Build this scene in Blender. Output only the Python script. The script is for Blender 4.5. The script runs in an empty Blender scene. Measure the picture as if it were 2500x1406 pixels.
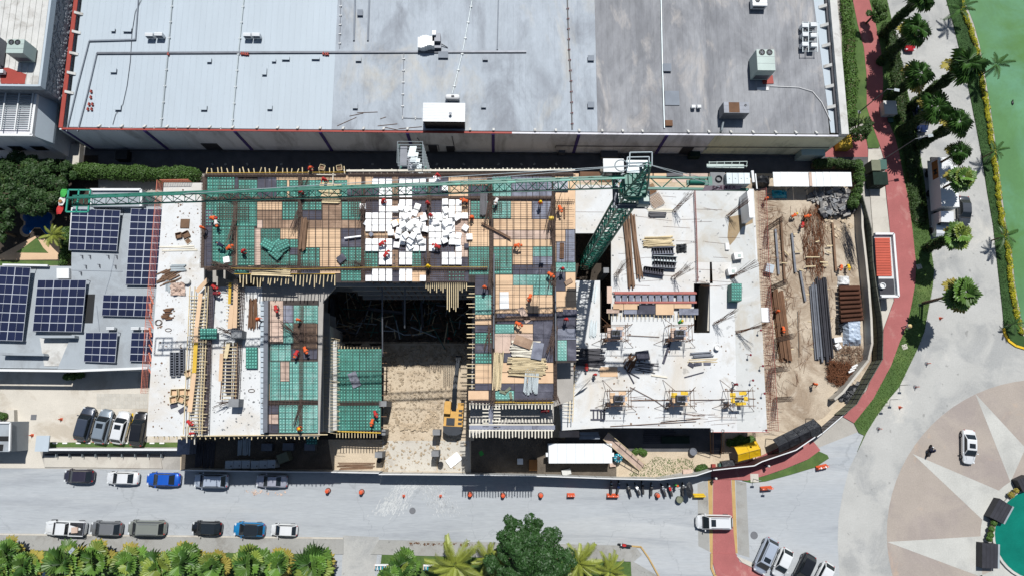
import bpy,math,random
import numpy as np
from mathutils import Vector,Matrix,Euler
rad = math.radians
R = random.Random(11)
sc = bpy.context.scene
COL = sc.collection
CH,FPX = 95.0,1690.0
cam = bpy.data.cameras.new("camera"); cam.lens = 36 * FPX / 2500; cam.sensor_width = 36
cam.clip_start = 1; cam.clip_end = 5000
co = bpy.data.objects.new("camera",cam); COL.objects.link(co)
co.location = (0,0,CH); co.rotation_euler = (rad(10),rad(-1.35),0)
sc.camera = co
RM = Euler((rad(10),rad(-1.35),0)).to_matrix()
SUN_EL,AZ = rad(63.4),rad(10)
to_sun = Vector((math.sin(AZ) * math.cos(SUN_EL),math.cos(AZ) * math.cos(SUN_EL),math.sin(SUN_EL)))
w = bpy.data.worlds.new("World"); sc.world = w; w.use_nodes = True
nt = w.node_tree; bg = nt.nodes["Background"]
sky = nt.nodes.new("ShaderNodeTexSky"); sky.sky_type = 'NISHITA'; sky.sun_disc = False
sky.sun_elevation = SUN_EL; sky.sun_rotation = AZ; sky.air_density = 1.2; sky.dust_density = 0.8
nt.links.new(sky.outputs[0],bg.inputs[0]); bg.inputs[1].default_value = 0.06
sl = bpy.data.lights.new("sun",'SUN'); sl.energy = 4.9; sl.angle = rad(0.5); sl.color = (1.0,0.98,0.95)
so = bpy.data.objects.new("sun",sl); COL.objects.link(so); so.location = (0,60,150)
so.rotation_euler = to_sun.to_track_quat('Z','Y').to_euler()
vs = sc.view_settings
vs.view_transform = 'Standard'; vs.look = 'None'; vs.exposure = 0.25; vs.gamma = 1; vs.use_curve_mapping = False
def W(px,py,z=0.0):
 """point at height z seen at photograph pixel px, py"""
 d = RM @ Vector(((px - 1250) / FPX,-(py - 703) / FPX,-1))
 t = (z - CH) / d.z
 return Vector((d.x * t,d.y * t,z))
def yaw(a,b,z=0.0):
 p,q = W(*a,z),W(*b,z); return math.atan2(q.y - p.y,q.x - p.x)
def lin(v):
 v /= 255.0
 return v / 12.92 if v <= 0.04045 else ((v + 0.055) / 1.055) ** 2.4
def c(r,g,b,k=1.42):
 return tuple(min(0.82,lin(x) / k) for x in (r,g,b))
MATS = {}
def mat(name,col,rough=.85,metal=0.0,nv=.14,ns=.6,fine=.08,fs=9.0,rnd=0.0,col2=None,s2=.12,t2=(.5,.62),
a2=.7,bump=0.0,bs=6.0,coat=0.0,st=(1,1,1),spec=.3,col3=None,s3=.5,t3=(.6,.7),a3=.6,crack=0,spots=0):
 m = bpy.data.materials.new(name); m.use_nodes = True; MATS[name] = m
 n = m.node_tree; N,L = n.nodes,n.links
 p = N["Principled BSDF"]
 p.inputs["Roughness"].default_value = rough; p.inputs["Metallic"].default_value = metal
 p.inputs["Specular IOR Level"].default_value = spec
 if coat: p.inputs["Coat Weight"].default_value = coat; p.inputs["Coat Roughness"].default_value = .05
 g = N.new("ShaderNodeNewGeometry"); mp = N.new("ShaderNodeMapping"); mp.inputs["Scale"].default_value = st
 L.new(g.outputs["Position"],mp.inputs[0])
 def noise(s,det=4,ro=.6,dist=0):
  t = N.new("ShaderNodeTexNoise"); t.inputs["Scale"].default_value = s; t.inputs["Detail"].default_value = det
  t.inputs["Roughness"].default_value = ro; t.inputs["Distortion"].default_value = dist
  L.new(mp.outputs[0],t.inputs["Vector"]); return t.outputs["Fac"]
 def mrange(x,a,b,lo,hi):
  r = N.new("ShaderNodeMapRange"); L.new(x,r.inputs[0])
  for i,v in enumerate((a,b,lo,hi)): r.inputs[i + 1].default_value = v
  return r.outputs[0]
 cur = None
 rgb = N.new("ShaderNodeRGB"); rgb.outputs[0].default_value = (*col,1); cur = rgb.outputs[0]
 for cc,s,t,a in ((col2,s2,t2,a2),(col3,s3,t3,a3)):
  if cc:
   f = mrange(noise(s,6,.65,.6),t[0],t[1],0,a)
   mx = N.new("ShaderNodeMix"); mx.data_type = 'RGBA'; L.new(f,mx.inputs[0]); L.new(cur,mx.inputs[6])
   mx.inputs[7].default_value = (*cc,1); cur = mx.outputs[2]
 mul = mrange(noise(ns),.25,.75,1 - nv,1 + nv)
 if fine:
  f2 = mrange(noise(fs,3,.7),.25,.75,1 - fine,1 + fine)
  q = N.new("ShaderNodeMath"); q.operation = 'MULTIPLY'; L.new(mul,q.inputs[0]); L.new(f2,q.inputs[1]); mul = q.outputs[0]
 if rnd:
  oi = N.new("ShaderNodeObjectInfo"); f3 = mrange(oi.outputs["Random"],0,1,1 - rnd,1 + rnd)
  q = N.new("ShaderNodeMath"); q.operation = 'MULTIPLY'; L.new(mul,q.inputs[0]); L.new(f3,q.inputs[1]); mul = q.outputs[0]
 if crack:
  vo = N.new("ShaderNodeTexVoronoi"); vo.feature = 'DISTANCE_TO_EDGE'; vo.inputs["Scale"].default_value = crack; vo.inputs["Randomness"].default_value = 1
  wv = N.new("ShaderNodeTexNoise"); wv.inputs["Scale"].default_value = .7; wv.inputs["Detail"].default_value = 6; L.new(g.outputs["Position"],wv.inputs["Vector"])
  ad = N.new("ShaderNodeVectorMath"); ad.operation = 'MULTIPLY_ADD'; L.new(wv.outputs["Color"],ad.inputs[0]); ad.inputs[1].default_value = (3,3,0); L.new(g.outputs["Position"],ad.inputs[2]); L.new(ad.outputs[0],vo.inputs["Vector"])
  f4 = mrange(vo.outputs["Distance"],0,.008,.84,1); q = N.new("ShaderNodeMath"); q.operation = 'MULTIPLY'; L.new(mul,q.inputs[0]); L.new(f4,q.inputs[1]); mul = q.outputs[0]
 if spots:
  f5 = mrange(noise(spots,2,.5),.68,.74,1,.7); q = N.new("ShaderNodeMath"); q.operation = 'MULTIPLY'; L.new(mul,q.inputs[0]); L.new(f5,q.inputs[1]); mul = q.outputs[0]
 vm = N.new("ShaderNodeVectorMath"); vm.operation = 'SCALE'; L.new(cur,vm.inputs[0]); L.new(mul,vm.inputs["Scale"])
 L.new(vm.outputs[0],p.inputs["Base Color"])
 if bump:
  b = N.new("ShaderNodeBump"); b.inputs["Strength"].default_value = bump; b.inputs["Distance"].default_value = .1
  L.new(noise(bs,5,.7),b.inputs["Height"]); L.new(b.outputs[0],p.inputs["Normal"])
 return m
def paint(name,r,g,b):
 return mat(name,c(r,g,b,1.3),rough=.28,metal=.25,nv=.03,fine=0,coat=1,spec=.5)
class MB:
 def __init__(s): s.v = []; s.f = []; s.m = []; s.cur = 0
 def add(s,vs,fs):
  k = len(s.v); s.v.extend([tuple(x) for x in vs]); s.f.extend([tuple(i + k for i in q) for q in fs]); s.m.extend([s.cur] * len(fs)); return s
 def hexa(s,p):
  return s.add(p,[(3,2,1,0),(4,5,6,7),(0,1,5,4),(1,2,6,5),(2,3,7,6),(3,0,4,7)])
 def box(s,x,y,z,sx,sy,sz,r=0.0,tilt=(0,0)):
  M = Matrix.Translation((x,y,z)) @ Matrix.Rotation(r,4,'Z') @ Matrix.Rotation(tilt[0],4,'X') @ Matrix.Rotation(tilt[1],4,'Y')
  hx,hy = sx / 2,sy / 2
  return s.hexa([M @ Vector(q) for q in ((-hx,-hy,0),(hx,-hy,0),(hx,hy,0),(-hx,hy,0),(-hx,-hy,sz),(hx,-hy,sz),(hx,hy,sz),(-hx,hy,sz))])
 def prism(s,pts,z0,z1):
  n = len(pts); a = sum(pts[i][0] * pts[(i + 1) % n][1] - pts[(i + 1) % n][0] * pts[i][1] for i in range(n))
  if a < 0: pts = pts[::-1]
  return s.add([(p[0],p[1],z0) for p in pts] + [(p[0],p[1],z1) for p in pts],
  [tuple(range(n))[::-1],tuple(range(n,2 * n))] + [(i,(i + 1) % n,n + (i + 1) % n,n + i) for i in range(n)])
 def sheet(s,pts): return s.add(pts,[tuple(range(len(pts)))])
 def tube(s,a,b,r,n=5,r1=None,cap=True):
  a,b = Vector(a),Vector(b); d = (b - a)
  if d.length < 1e-6: return s
  q = d.to_track_quat('Z','Y'); r1 = r if r1 is None else r1; vs = []
  for p,rr in ((a,r),(b,r1)):
   for i in range(n):
    t = 2 * math.pi * i / n; vs.append(p + q @ Vector((math.cos(t) * rr,math.sin(t) * rr,0)))
  fs = [(i,(i + 1) % n,n + (i + 1) % n,n + i) for i in range(n)]
  if cap: fs += [tuple(range(n))[::-1],tuple(range(n,2 * n))]
  return s.add(vs,fs)
 def bar(s,a,b,w,h):
  a,b = Vector(a),Vector(b); d = (b - a).normalized(); u = Vector((0,0,1))
  if abs(d.z) > .99: u = Vector((0,1,0))
  x = d.cross(u).normalized() * w / 2; y = x.cross(d).normalized() * h / 2
  return s.hexa([a - x - y,a + x - y,b + x - y,b - x - y,a - x + y,a + x + y,b + x + y,b - x + y])
 def path(s,pts,r,n=5):
  for a,b in zip(pts[:-1],pts[1:]): s.tube(a,b,r,n)
  return s
 def lathe(s,x,y,z,prof,n=12,M=None):
  vs = []; k = len(prof)
  for (r,h) in prof:
   for i in range(n):
    t = 2 * math.pi * i / n; q = Vector((x + math.cos(t) * r,y + math.sin(t) * r,z + h)); vs.append(M @ q if M else q)
  fs = [(j * n + i,j * n + (i + 1) % n,(j + 1) * n + (i + 1) % n,(j + 1) * n + i) for j in range(k - 1) for i in range(n)]
  fs += [tuple(range(n))[::-1],tuple(range((k - 1) * n,k * n))]
  return s.add(vs,fs)
 def ball(s,x,y,z,rx,ry,rz,n=8,k=5):
  pr = [(math.sin(math.pi * j / k),-math.cos(math.pi * j / k)) for j in range(k + 1)]
  vs = [(x + rx * max(r,.02) * math.cos(2 * math.pi * i / n),y + ry * max(r,.02) * math.sin(2 * math.pi * i / n),z + rz * h) for r,h in pr for i in range(n)]
  fs = [(j * n + i,j * n + (i + 1) % n,(j + 1) * n + (i + 1) % n,(j + 1) * n + i) for j in range(k) for i in range(n)]
  fs += [tuple(range(n))[::-1],tuple(range(k * n,(k + 1) * n))]
  return s.add(vs,fs)
 def mesh(s,name,mats,smooth=False):
  me = bpy.data.meshes.new(name); me.from_pydata(s.v,[],s.f)
  for m in (mats if isinstance(mats,(list,tuple)) else [mats]): me.materials.append(MATS[m] if isinstance(m,str) else m)
  if any(s.m): me.polygons.foreach_set("material_index",s.m)
  if smooth: me.polygons.foreach_set("use_smooth",[True] * len(s.f))
  me.update(); return me
 def obj(s,name,mats,parent=None,smooth=False,**kw):
  """vertices in world coordinates when parent is None or has key 'w'; else in the parent's own frame"""
  if s.v:
   a = np.array(s.v); o = a.mean(0); o[2] = a[:,2].min()
  else: o = np.zeros(3)
  off = Vector(o)
  s.v = [(x - o[0],y - o[1],z - o[2]) for x,y,z in s.v]
  ob = bpy.data.objects.new(name,s.mesh(name,mats,smooth)); COL.objects.link(ob)
  ob.location = off - (Vector(WL.get(parent.name,(0,0,0))) if parent else Vector())
  if parent: ob.parent = parent
  WL[ob.name] = off if (parent is None or parent.name in WL) else Vector()
  for k,v in kw.items(): ob[k] = v
  return ob
WL = {}
def put(name,me,loc,parent=None,rot=(0,0,0),scale=None,**kw):
 ob = bpy.data.objects.new(name,me); COL.objects.link(ob)
 ob.location = Vector(loc) - (Vector(WL.get(parent.name,(0,0,0))) if parent else Vector())
 ob.rotation_euler = rot
 if scale: ob.scale = scale
 if parent: ob.parent = parent
 for k,v in kw.items(): ob[k] = v
 return ob
def thing(name,label,cat,loc=(0,0,0),rz=0.0,group=None,world=True):
 o = bpy.data.objects.new(name,None); COL.objects.link(o); o.empty_display_size = .3
 o.location = loc; o.rotation_euler = (0,0,rz); o["label"] = label; o["category"] = cat
 if group: o["group"] = group
 if world and not rz: WL[o.name] = Vector(loc)
 return o
def tag(o,label,cat,group=None):
 o["label"] = label; o["category"] = cat
 if group: o["group"] = group
 return o
def children_map():
 d = {}
 for o in bpy.data.objects:
  if o.parent: d.setdefault(o.parent.name,[]).append(o)
 return d
def copy_thing(src,kids,loc,rz=None,label=None,group=None,scale=None):
 r = src.copy(); COL.objects.link(r); r.location = loc
 if rz is not None: r.rotation_euler = (0,0,rz)
 if scale: r.scale = scale
 if label: r["label"] = label
 if group: r["group"] = group
 def rec(a,b):
  for ch in kids.get(a.name,[]):
   d = ch.copy(); COL.objects.link(d); d.parent = b; rec(ch,d)
 rec(src,r); return r
def P2(pts,z=0.0): return [tuple(W(x,y,z)) for x,y in pts]
def area(name,pts,z,m,label=None,**kw):
 b = MB(); b.sheet([(p[0],p[1],z) for p in ccw(P2(pts,z))]); o = b.obj(name,m,**kw); o["kind"] = "structure"
 if label: o["label"] = label
 return o
def raised(name,pts,z0,z1,m,**kw):
 b = MB(); b.prism([p[:2] for p in P2(pts,z1)],z0,z1); o = b.obj(name,m,**kw); o["kind"] = "structure"; return o
def ccw(p):
 n = len(p); a = sum(p[i][0] * p[(i + 1) % n][1] - p[(i + 1) % n][0] * p[i][1] for i in range(n))
 return p if a > 0 else p[::-1]
def pbox(b,x0,y0,x1,y1,z,h,down=True):
 """axis aligned in the picture, top at z, thickness h"""
 b.prism([p[:2] for p in P2([(x0,y0),(x1,y0),(x1,y1),(x0,y1)],z)],z - h,z); return b
mat('concrete_ground',c(176,172,164),ns=.25,nv=.12,fine=.1,fs=5,col2=c(120,116,110),s2=.12,t2=(.5,.7),a2=.5)
mat('asphalt_pale',c(172,177,181),ns=.3,nv=.07,fine=.1,fs=6,col2=c(196,197,195),s2=.12,t2=(.48,.66),a2=.55,col3=c(144,149,155),s3=.35,t3=(.52,.66),a3=.5,st=(.12,1,1),crack=.09)
mat('road_concrete',c(182,182,178),spots=.9,ns=.2,nv=.1,fine=.1,fs=5,col2=c(150,152,152),s2=.18,t2=(.48,.62),a2=.6,col3=c(214,210,200),s3=.1,a3=.6)
mat('soil_shade_tone',c(104,95,84),ns=.6,nv=.35,fine=.3,bump=.8)  # soil darkened to imitate shade in the pit and below the building
mat('leaf_palm_yellow',c(122,140,58),rough=.5,nv=.25,ns=1.5,rnd=.25,spec=.4)
mat('dust',c(200,203,203),ns=.5,nv=.1,fine=.12,fs=7)
mat('red_paving',c(168,100,98),ns=.4,nv=.12,fine=.16,fs=8,col2=c(196,150,142),s2=.35,t2=(.55,.7),a2=.6)
mat('ochre_paving',c(188,158,104),ns=.5,fine=.15)
mat('brown_paving',c(170,160,150),ns=.25,nv=.09,fine=.12,fs=6,col2=c(152,142,138),s2=.13,t2=(.46,.62),a2=.65,col3=c(200,172,148),s3=.22,a3=.45)
mat('cream_paving',c(192,192,186),ns=.3,nv=.1,fine=.12,fs=6,col2=c(168,168,164),s2=.18,a2=.5)
mat('walk_concrete',c(160,160,156),crack=.2,spots=1.2,ns=.35,nv=.1,fine=.1,col2=c(132,128,120),s2=.3,a2=.5)
mat('walk_light',c(200,195,184),ns=.35,nv=.1,fine=.1,col2=c(168,160,150),s2=.2,a2=.6)
mat('paver',c(196,192,182),rnd=.06,ns=.4,nv=.08,fine=.1)
mat('grass',c(76,102,50),ns=.5,nv=.25,fine=.35,fs=14,col2=c(116,128,70),s2=.25,t2=(.5,.7),a2=.5)
mat('grass_blade',c(82,112,50),ns=.8,nv=.3,rnd=0,fine=.2)
mat('grass_dark',c(52,82,38),ns=.5,nv=.25,fine=.35,fs=14)
mat('green_water',c(86,130,80),rough=.5,ns=.15,nv=.14,fine=.05,fs=2,col2=c(98,148,116),s2=.06,t2=(.46,.64),a2=.8,col3=c(80,120,52),s3=.1,t3=(.5,.66),a3=.6,spec=.2)
mat('teal_water',c(14,118,102),rough=.2,ns=.3,nv=.2,fine=.05,spec=.4,bump=.4,bs=3)
mat('pool_blue',c(18,88,150),rough=.15,ns=1,nv=.25,fine=.1,spec=.5)
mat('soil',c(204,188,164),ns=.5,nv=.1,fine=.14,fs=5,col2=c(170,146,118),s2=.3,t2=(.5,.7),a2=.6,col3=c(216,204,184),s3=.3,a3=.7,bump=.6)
mat('soil_dark',c(66,58,50),ns=.6,nv=.3,fine=.25,bump=.6)  # dark tone imitates shade beneath slabs and decks; garden soil shares it
mat('yard_soil',c(194,180,160),ns=.4,nv=.12,fine=.18,fs=5,col2=c(134,112,90),s2=.2,t2=(.46,.62),a2=.75,col3=c(222,212,194),s3=.2,a3=.6,bump=.5)
mat('rock',c(196,178,152),ns=1.5,nv=.2,fine=.15,rnd=.2)
mat('rock_grey',c(128,126,124),ns=1.5,nv=.22,fine=.15,rnd=.28)
mat('slab',c(217,219,219),spots=1.1,ns=.35,nv=.07,fine=.05,col2=c(206,196,180),s2=.14,t2=(.48,.68),a2=.65,col3=c(176,166,150),s3=.35,t3=(.58,.74),a3=.6)
mat('slab_grey',c(204,206,204),spots=1.3,ns=.4,nv=.06,fine=.05,col2=c(186,176,158),s2=.18,a2=.6,col3=c(222,222,220),s3=.25,a3=.6)
mat('slab_edge',c(170,166,160),ns=.6)
mat('wet_stain',c(160,140,110),ns=1)
mat('concrete_box',c(136,138,140),ns=1,nv=.15)
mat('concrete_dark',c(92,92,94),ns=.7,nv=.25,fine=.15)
mat('ply',c(220,188,154),ns=.5,nv=.08,fine=.06,rnd=.07,col2=c(190,152,120),s2=.4,t2=(.52,.7),a2=.5)
mat('ply_brown',c(150,124,104),ns=.7,nv=.16,fine=.12,rnd=.12,col2=c(186,158,134),s2=.6,a2=.6)
mat('ply_pink',c(206,182,166),ns=.7,nv=.1,fine=.1,rnd=.08,col2=c(160,136,124),s2=.6,a2=.5)
mat('ply_dark',c(76,76,88),ns=.8,nv=.25,fine=.18,rnd=.14,col2=c(122,122,134),s2=.5,t2=(.52,.72),a2=.6)
mat('ply_slate',c(138,142,156),ns=.8,nv=.2,fine=.18,rnd=.1,col2=c(92,94,108),s2=.5,a2=.6)
mat('form_green',c(46,108,97),rough=.5,ns=.8,nv=.2,fine=.12,rnd=.16,col2=c(84,140,132),s2=.4,t2=(.52,.7),a2=.5)
mat('form_dome',c(104,182,166),rough=.45,ns=.8,nv=.2,rnd=.1)
mat('form_pale',c(92,150,140),rough=.6,ns=.5,nv=.2,fine=.15,rnd=.1,col2=c(150,178,172),s2=.5,a2=.6)
mat('dome_pale',c(142,200,190),rough=.5,ns=.8,nv=.2,rnd=.1)
mat('underboard',c(66,60,58),ns=1,nv=.3)
mat('beam_board',c(112,98,88),ns=1,nv=.25,rnd=.15)
mat('rebar',c(98,82,74),rough=.8,ns=1,nv=.3,fine=.1)
mat('rebar_rust',c(112,72,48),rough=.9,ns=1,nv=.3)
mat('foam',(.80,.80,.79),rough=.7,nv=.02,fine=.01)
mat('timber',c(214,196,158),ns=1,nv=.15,rnd=.15)
mat('timber_white',c(226,220,204),ns=1,nv=.1,rnd=.08)
mat('timber_brown',c(122,96,76),ns=1,nv=.25,rnd=.2)
mat('timber_yellow',c(216,178,66),ns=1,nv=.15)
mat('steel_grey',c(112,116,124),rough=.5,metal=.3,ns=1,nv=.2,rnd=.2)
mat('steel_dark',c(58,58,64),rough=.5,metal=.2,ns=1,nv=.25,rnd=.2)
mat('steel_light',c(172,182,186),rough=.45,metal=.3,ns=1,nv=.12,rnd=.1)
mat('rust_steel',c(110,80,58),rough=.8,ns=.8,nv=.25,rnd=.15)
mat('crane_green',c(20,106,90),rough=.45,nv=.12,ns=.8,fine=.05,spec=.4)
mat('crane_teal',c(44,150,128),rough=.45,nv=.12,ns=.8,spec=.4)
mat('orange_net',c(206,122,98),rough=.7,nv=.15)
mat('red_net',c(176,104,96),rough=.7,nv=.15)
mat('roof_blue',c(182,194,203),rough=.6,ns=.2,nv=.03,fine=.025,rnd=.012,col2=c(176,187,195),s2=.1,a2=.5,st=(1,.3,1))
mat('roof_grey',c(168,177,186),rough=.7,ns=.7,nv=.09,fine=.07,fs=3,rnd=.02,col2=c(116,120,128),s2=.2,t2=(.48,.68),a2=.7,col3=c(192,186,172),s3=.13,t3=(.52,.66),a3=.6,st=(1,.45,1))
mat('roof_brown',c(152,154,158),rough=.75,ns=.9,nv=.14,fine=.08,fs=3,rnd=.03,col2=c(110,112,117),s2=.16,t2=(.44,.62),a2=.7,col3=c(186,180,174),s3=.34,t3=(.54,.66),a3=.55,st=(1,.4,1))
mat('roof_joint',c(128,136,146),rough=.7)
mat('white_metal',c(232,236,238),rough=.45,nv=.05,ns=.7,fine=.03,spec=.4)
mat('white_paint',c(226,228,228),rough=.6,nv=.06,ns=.6,fine=.04)
mat('old_white',c(206,206,202),nv=.12,ns=.6,fine=.1,col2=c(140,132,122),s2=.5,t2=(.54,.7),a2=.6)
mat('ac_green',c(176,192,186),rough=.5,nv=.08,rnd=.04)
mat('dark_vent',c(30,32,34),rough=.6,nv=.2)
mat('wall_grey',c(226,226,232),ns=.4,nv=.1,fine=.08,col2=c(130,126,128),s2=.35,t2=(.5,.7),a2=.7,st=(1,1,.25))
mat('wall_cream',c(236,234,204),ns=.4,nv=.1,fine=.05,col2=c(150,148,120),s2=.35,a2=.5,st=(1,1,.3))
mat('wall_white',c(214,216,216),ns=.5,nv=.08,fine=.05)
mat('purple_paint',c(70,56,120),nv=.2,ns=1)
mat('red_paint',c(158,64,54),rough=.6,nv=.1,ns=.6,fine=.06)
mat('stucco',c(140,144,150),ns=1.2,nv=.25,fine=.3,fs=4,bump=1,bs=4)
mat('house_roof',c(164,172,178),ns=.4,nv=.07,fine=.05,col2=c(138,142,146),s2=.25,a2=.5)
mat('house_paving',c(208,202,190),ns=.3,nv=.1,fine=.1,fs=7,col2=c(172,160,142),s2=.2,a2=.6)
mat('solar_cell',(.010,.014,.040),rough=.3,nv=.15,ns=1,fine=.1,fs=6,spec=.45,rnd=.12)
mat('solar_frame',c(206,212,220),rough=.4,metal=.3,nv=.03)
mat('glass_car',(.012,.016,.02),rough=.15,nv=.1,fine=0,spec=.6)
mat('tyre',(.012,.012,.013),rough=.9)
mat('rim',c(150,154,160),rough=.4,metal=.6)
mat('lamp_glass',c(214,218,220),rough=.2)
mat('lamp_red',c(176,26,24),rough=.3)
mat('black_plastic',(.016,.016,.018),rough=.45,nv=.2,fine=.1)
mat('black_sheet',(.022,.024,.028),rough=.35,nv=.4,ns=1.5,fine=.3,fs=3,bump=1,bs=2)
mat('yellow_tarp',c(226,182,24),rough=.6,nv=.12,ns=1,fine=.08,bump=.5,bs=2)
mat('yellow_paint',c(224,186,40),rough=.5,nv=.1,ns=1)
mat('orange_plastic',c(218,92,54),rough=.5,nv=.12)
mat('white_plastic',c(232,232,230),rough=.5,nv=.05)
mat('digger_yellow',c(212,164,84),rough=.5,nv=.12,ns=1.5,fine=.1)
mat('digger_dark',c(46,52,60),rough=.5,nv=.2,ns=1.5)
mat('tile_red',c(192,88,68),rough=.7,rnd=.08,nv=.1)
mat('tank_blue',c(30,160,184),rough=.4,nv=.08)
mat('hoarding',c(206,208,206),rough=.6,nv=.08)
mat('mesh_khaki',c(120,124,104),rough=.8,nv=.12,ns=1,rnd=.08)
mat('hoarding_shadow_maroon',c(66,34,40),rough=.7,nv=.15)  # dark maroon imitates red paving in shadow
mat('box_green',c(52,92,84),rough=.5,nv=.1)
mat('box_brown',c(150,104,60),nv=.2)
mat('clay_pipe',c(92,58,42),rough=.8,nv=.25,rnd=.15)
mat('wrap_plastic',c(186,200,216),rough=.25,nv=.2,ns=1.5,bump=.8,bs=2)
mat('leaf_palm',c(86,120,46),rough=.5,nv=.25,ns=1.5,fine=.15,rnd=.4,spec=.4)
mat('leaf_palm_dark',c(64,100,42),rough=.5,nv=.25,ns=1.5,fine=.15,rnd=.25,spec=.4)
mat('leaf_old',c(158,146,66),rough=.7,nv=.25,rnd=.2)
mat('leaf_coconut',c(136,146,58),rough=.5,nv=.22,ns=1.5,rnd=.2,spec=.4)
mat('leaf_tree',c(46,80,34),rough=.55,nv=.35,ns=1.2,fine=.35,fs=5,spec=.35)
mat('leaf_garden',c(46,74,30),rough=.6,nv=.4,ns=1.0,fine=.4,fs=5,spec=.35,col2=c(84,100,44),s2=.5,t2=(.55,.7),a2=.6)
mat('leaf_hedge',c(64,94,34),rough=.6,nv=.35,ns=1.2,fine=.35,fs=6,spec=.35)
mat('leaf_bright',c(78,112,44),rough=.6,nv=.3,ns=1.2,fine=.3,fs=6)
mat('leaf_yellow',c(190,184,40),rough=.6,nv=.3,ns=2,fine=.4,fs=7,col2=c(104,128,34),s2=1.5,t2=(.48,.6),a2=.85)
mat('leaf_ivy',c(50,74,28),rough=.6,nv=.4,ns=1.2,fine=.4,fs=5)
mat('bark',c(112,96,78),nv=.25,ns=2,fine=.2)
mat('skin',c(150,104,78),rough=.6,nv=.05)
for nm,q in dict(orange=(224,100,50),red=(188,50,50),white=(216,214,210),green=(64,168,76),yellow=(232,190,30),navy=(34,40,66),maroon=(122,40,50),straw=(222,196,140)).items():
 mat('cloth_' + nm,c(*q),rough=.8,nv=.08)
mat('cloth_dark',c(40,44,62),rough=.9,nv=.15)
mat('manhole',c(116,118,122),nv=.2)
mat('blue_paint',c(40,84,170),rough=.5,nv=.15)
mat('screen_green',c(24,44,36),rough=.9,nv=.3,ns=2)
# ================================================================ ground and roads
PIT = (W(806,640),W(1152,800))
px0,px1 = PIT[0].x,PIT[1].x; py1,py0 = W(980,560).y,W(980,842).y
b = MB(); G = 900.0
for (x0,y0,x1,y1) in ((-G,py1,G,G),(-G,-G,G,py0),(-G,py0,px0,py1),(px1,py0,G,py1)):
 b.sheet([(x0,y0,0),(x1,y0,0),(x1,y1,0),(x0,y1,0)])
b.obj('ground','concrete_ground',kind='structure')
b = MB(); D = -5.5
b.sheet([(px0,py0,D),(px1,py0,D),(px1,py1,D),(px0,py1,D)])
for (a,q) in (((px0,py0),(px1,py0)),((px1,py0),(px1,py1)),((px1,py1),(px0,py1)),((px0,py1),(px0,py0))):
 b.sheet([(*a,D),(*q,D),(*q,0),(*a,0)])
b.obj('excavation_pit','soil_shade_tone',kind='structure')
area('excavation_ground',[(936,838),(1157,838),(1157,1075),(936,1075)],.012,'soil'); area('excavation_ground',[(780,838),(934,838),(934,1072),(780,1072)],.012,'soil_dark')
z = .004
area('asphalt_street',[(-400,1139),(440,1146),(930,1152),(1480,1170),(1740,1163),(1860,1150),(1990,1095),(2130,1040),(2130,1800),(-400,1800)],z,'asphalt_pale')
road_l = [(2160,-500),(2163,-120),(2166,0),(2176,43),(2189,100),(2204,160),(2218,234),(2230,284),(2243,350),(2258,450),(2268,540),(2275,620),(2281,660),(2277,702),(2268,749),(2257,809),(2239,854),(2195,945),(2172,972),(2140,1016),(2116,1055),(2093,1103),(2073,1143),(2057,1206),(2047,1265),(2045,1325),(2050,1410),(2070,1500),(2100,1600)]
road_r = [(2250,-500),(2300,-120),(2311,0),(2328,60),(2345,130),(2362,200),(2382,300),(2398,385),(2411,471),(2425,549),(2436,649),(2448,756),(2452,806),(2470,832),(2510,856),(2700,880),(3200,900),(3200,1600)]
area('roundabout_road',road_l + road_r[::-1],2 * z,'road_concrete')
def circ(cx,cy,r,a0,a1,n=48): return [(cx + r * math.cos(rad(a0 + (a1 - a0) * i / n)),cy + r * math.sin(rad(a0 + (a1 - a0) * i / n))) for i in range(n + 1)]
area('roundabout_paving',circ(2541,1302,376,0,360,72)[:-1],3 * z,'brown_paving')
area('roundabout_border',circ(2541,1302,147,0,360,48)[:-1],4 * z,'cream_paving')
for i,t in enumerate([((2381,960),(2504,1093),(2467,1176)),((2228,1107),(2444,1199),(2403,1272)),((2166,1322),(2396,1308),(2398,1408)),((2220,1470),(2430,1390),(2460,1440)),((2560,915),(2600,1160),(2560,1150))]):
 area('paving_ray',list(t),5 * z,'cream_paving')
raised('planter_kerb',circ(2541,1302,118,0,360,40)[:-1],0,.3,'cream_paving')
area('planter_water',circ(2541,1302,112,0,360,40)[:-1],.32,'teal_water')
path_l = [(2060,-400),(2075,-120),(2082,0),(2094,60),(2109,117),(2116,187),(2116,261),(2128,301),(2148,355),(2161,395),(2162,453),(2171,542),(2180,640),(2183,734),(2158,802),(2150,860),(2116,953),(2077,988),(2045,1020),(2000,1062),(1983,1083)]
path_r = [(2105,-400),(2116,-120),(2122,0),(2138,60),(2151,124),(2156,187),(2156,247),(2168,294),(2186,338),(2196,378),(2206,430),(2219,493),(2229,571),(2236,640),(2235,690),(2226,742),(2215,791),(2197,834),(2176,891),(2132,973),(2085,1032)]
raised('grass_verge',path_r + [(2097,1056),(2110,1062)] + road_l[:-7][::-1],0,.11,'grass')
raised('red_path',path_l[:-4] + [(2050,1012),(2085,1032)] + path_r[::-1],0,.13,'red_paving')
raised('red_pavement',[(1786,1170),(1825,1172),(1871,1159),(1917,1143),(1973,1120),(2003,1098),(1985,1076),(1950,1070),(1841,1120),(1737,1150),(1737,1169)],0,.12,'red_paving')
raised('grass_tongue',[(1812,1173),(1871,1160),(1917,1144),(1973,1121),(1998,1100),(2020,1110),(2024,1118),(1990,1140),(1930,1158),(1870,1174),(1835,1178)],0,.10,'grass')
area('red_crossing',[(1741,1169),(1785,1169),(1791,1300),(1797,1358),(1740,1358)],4.6 * z,'red_paving')
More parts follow.
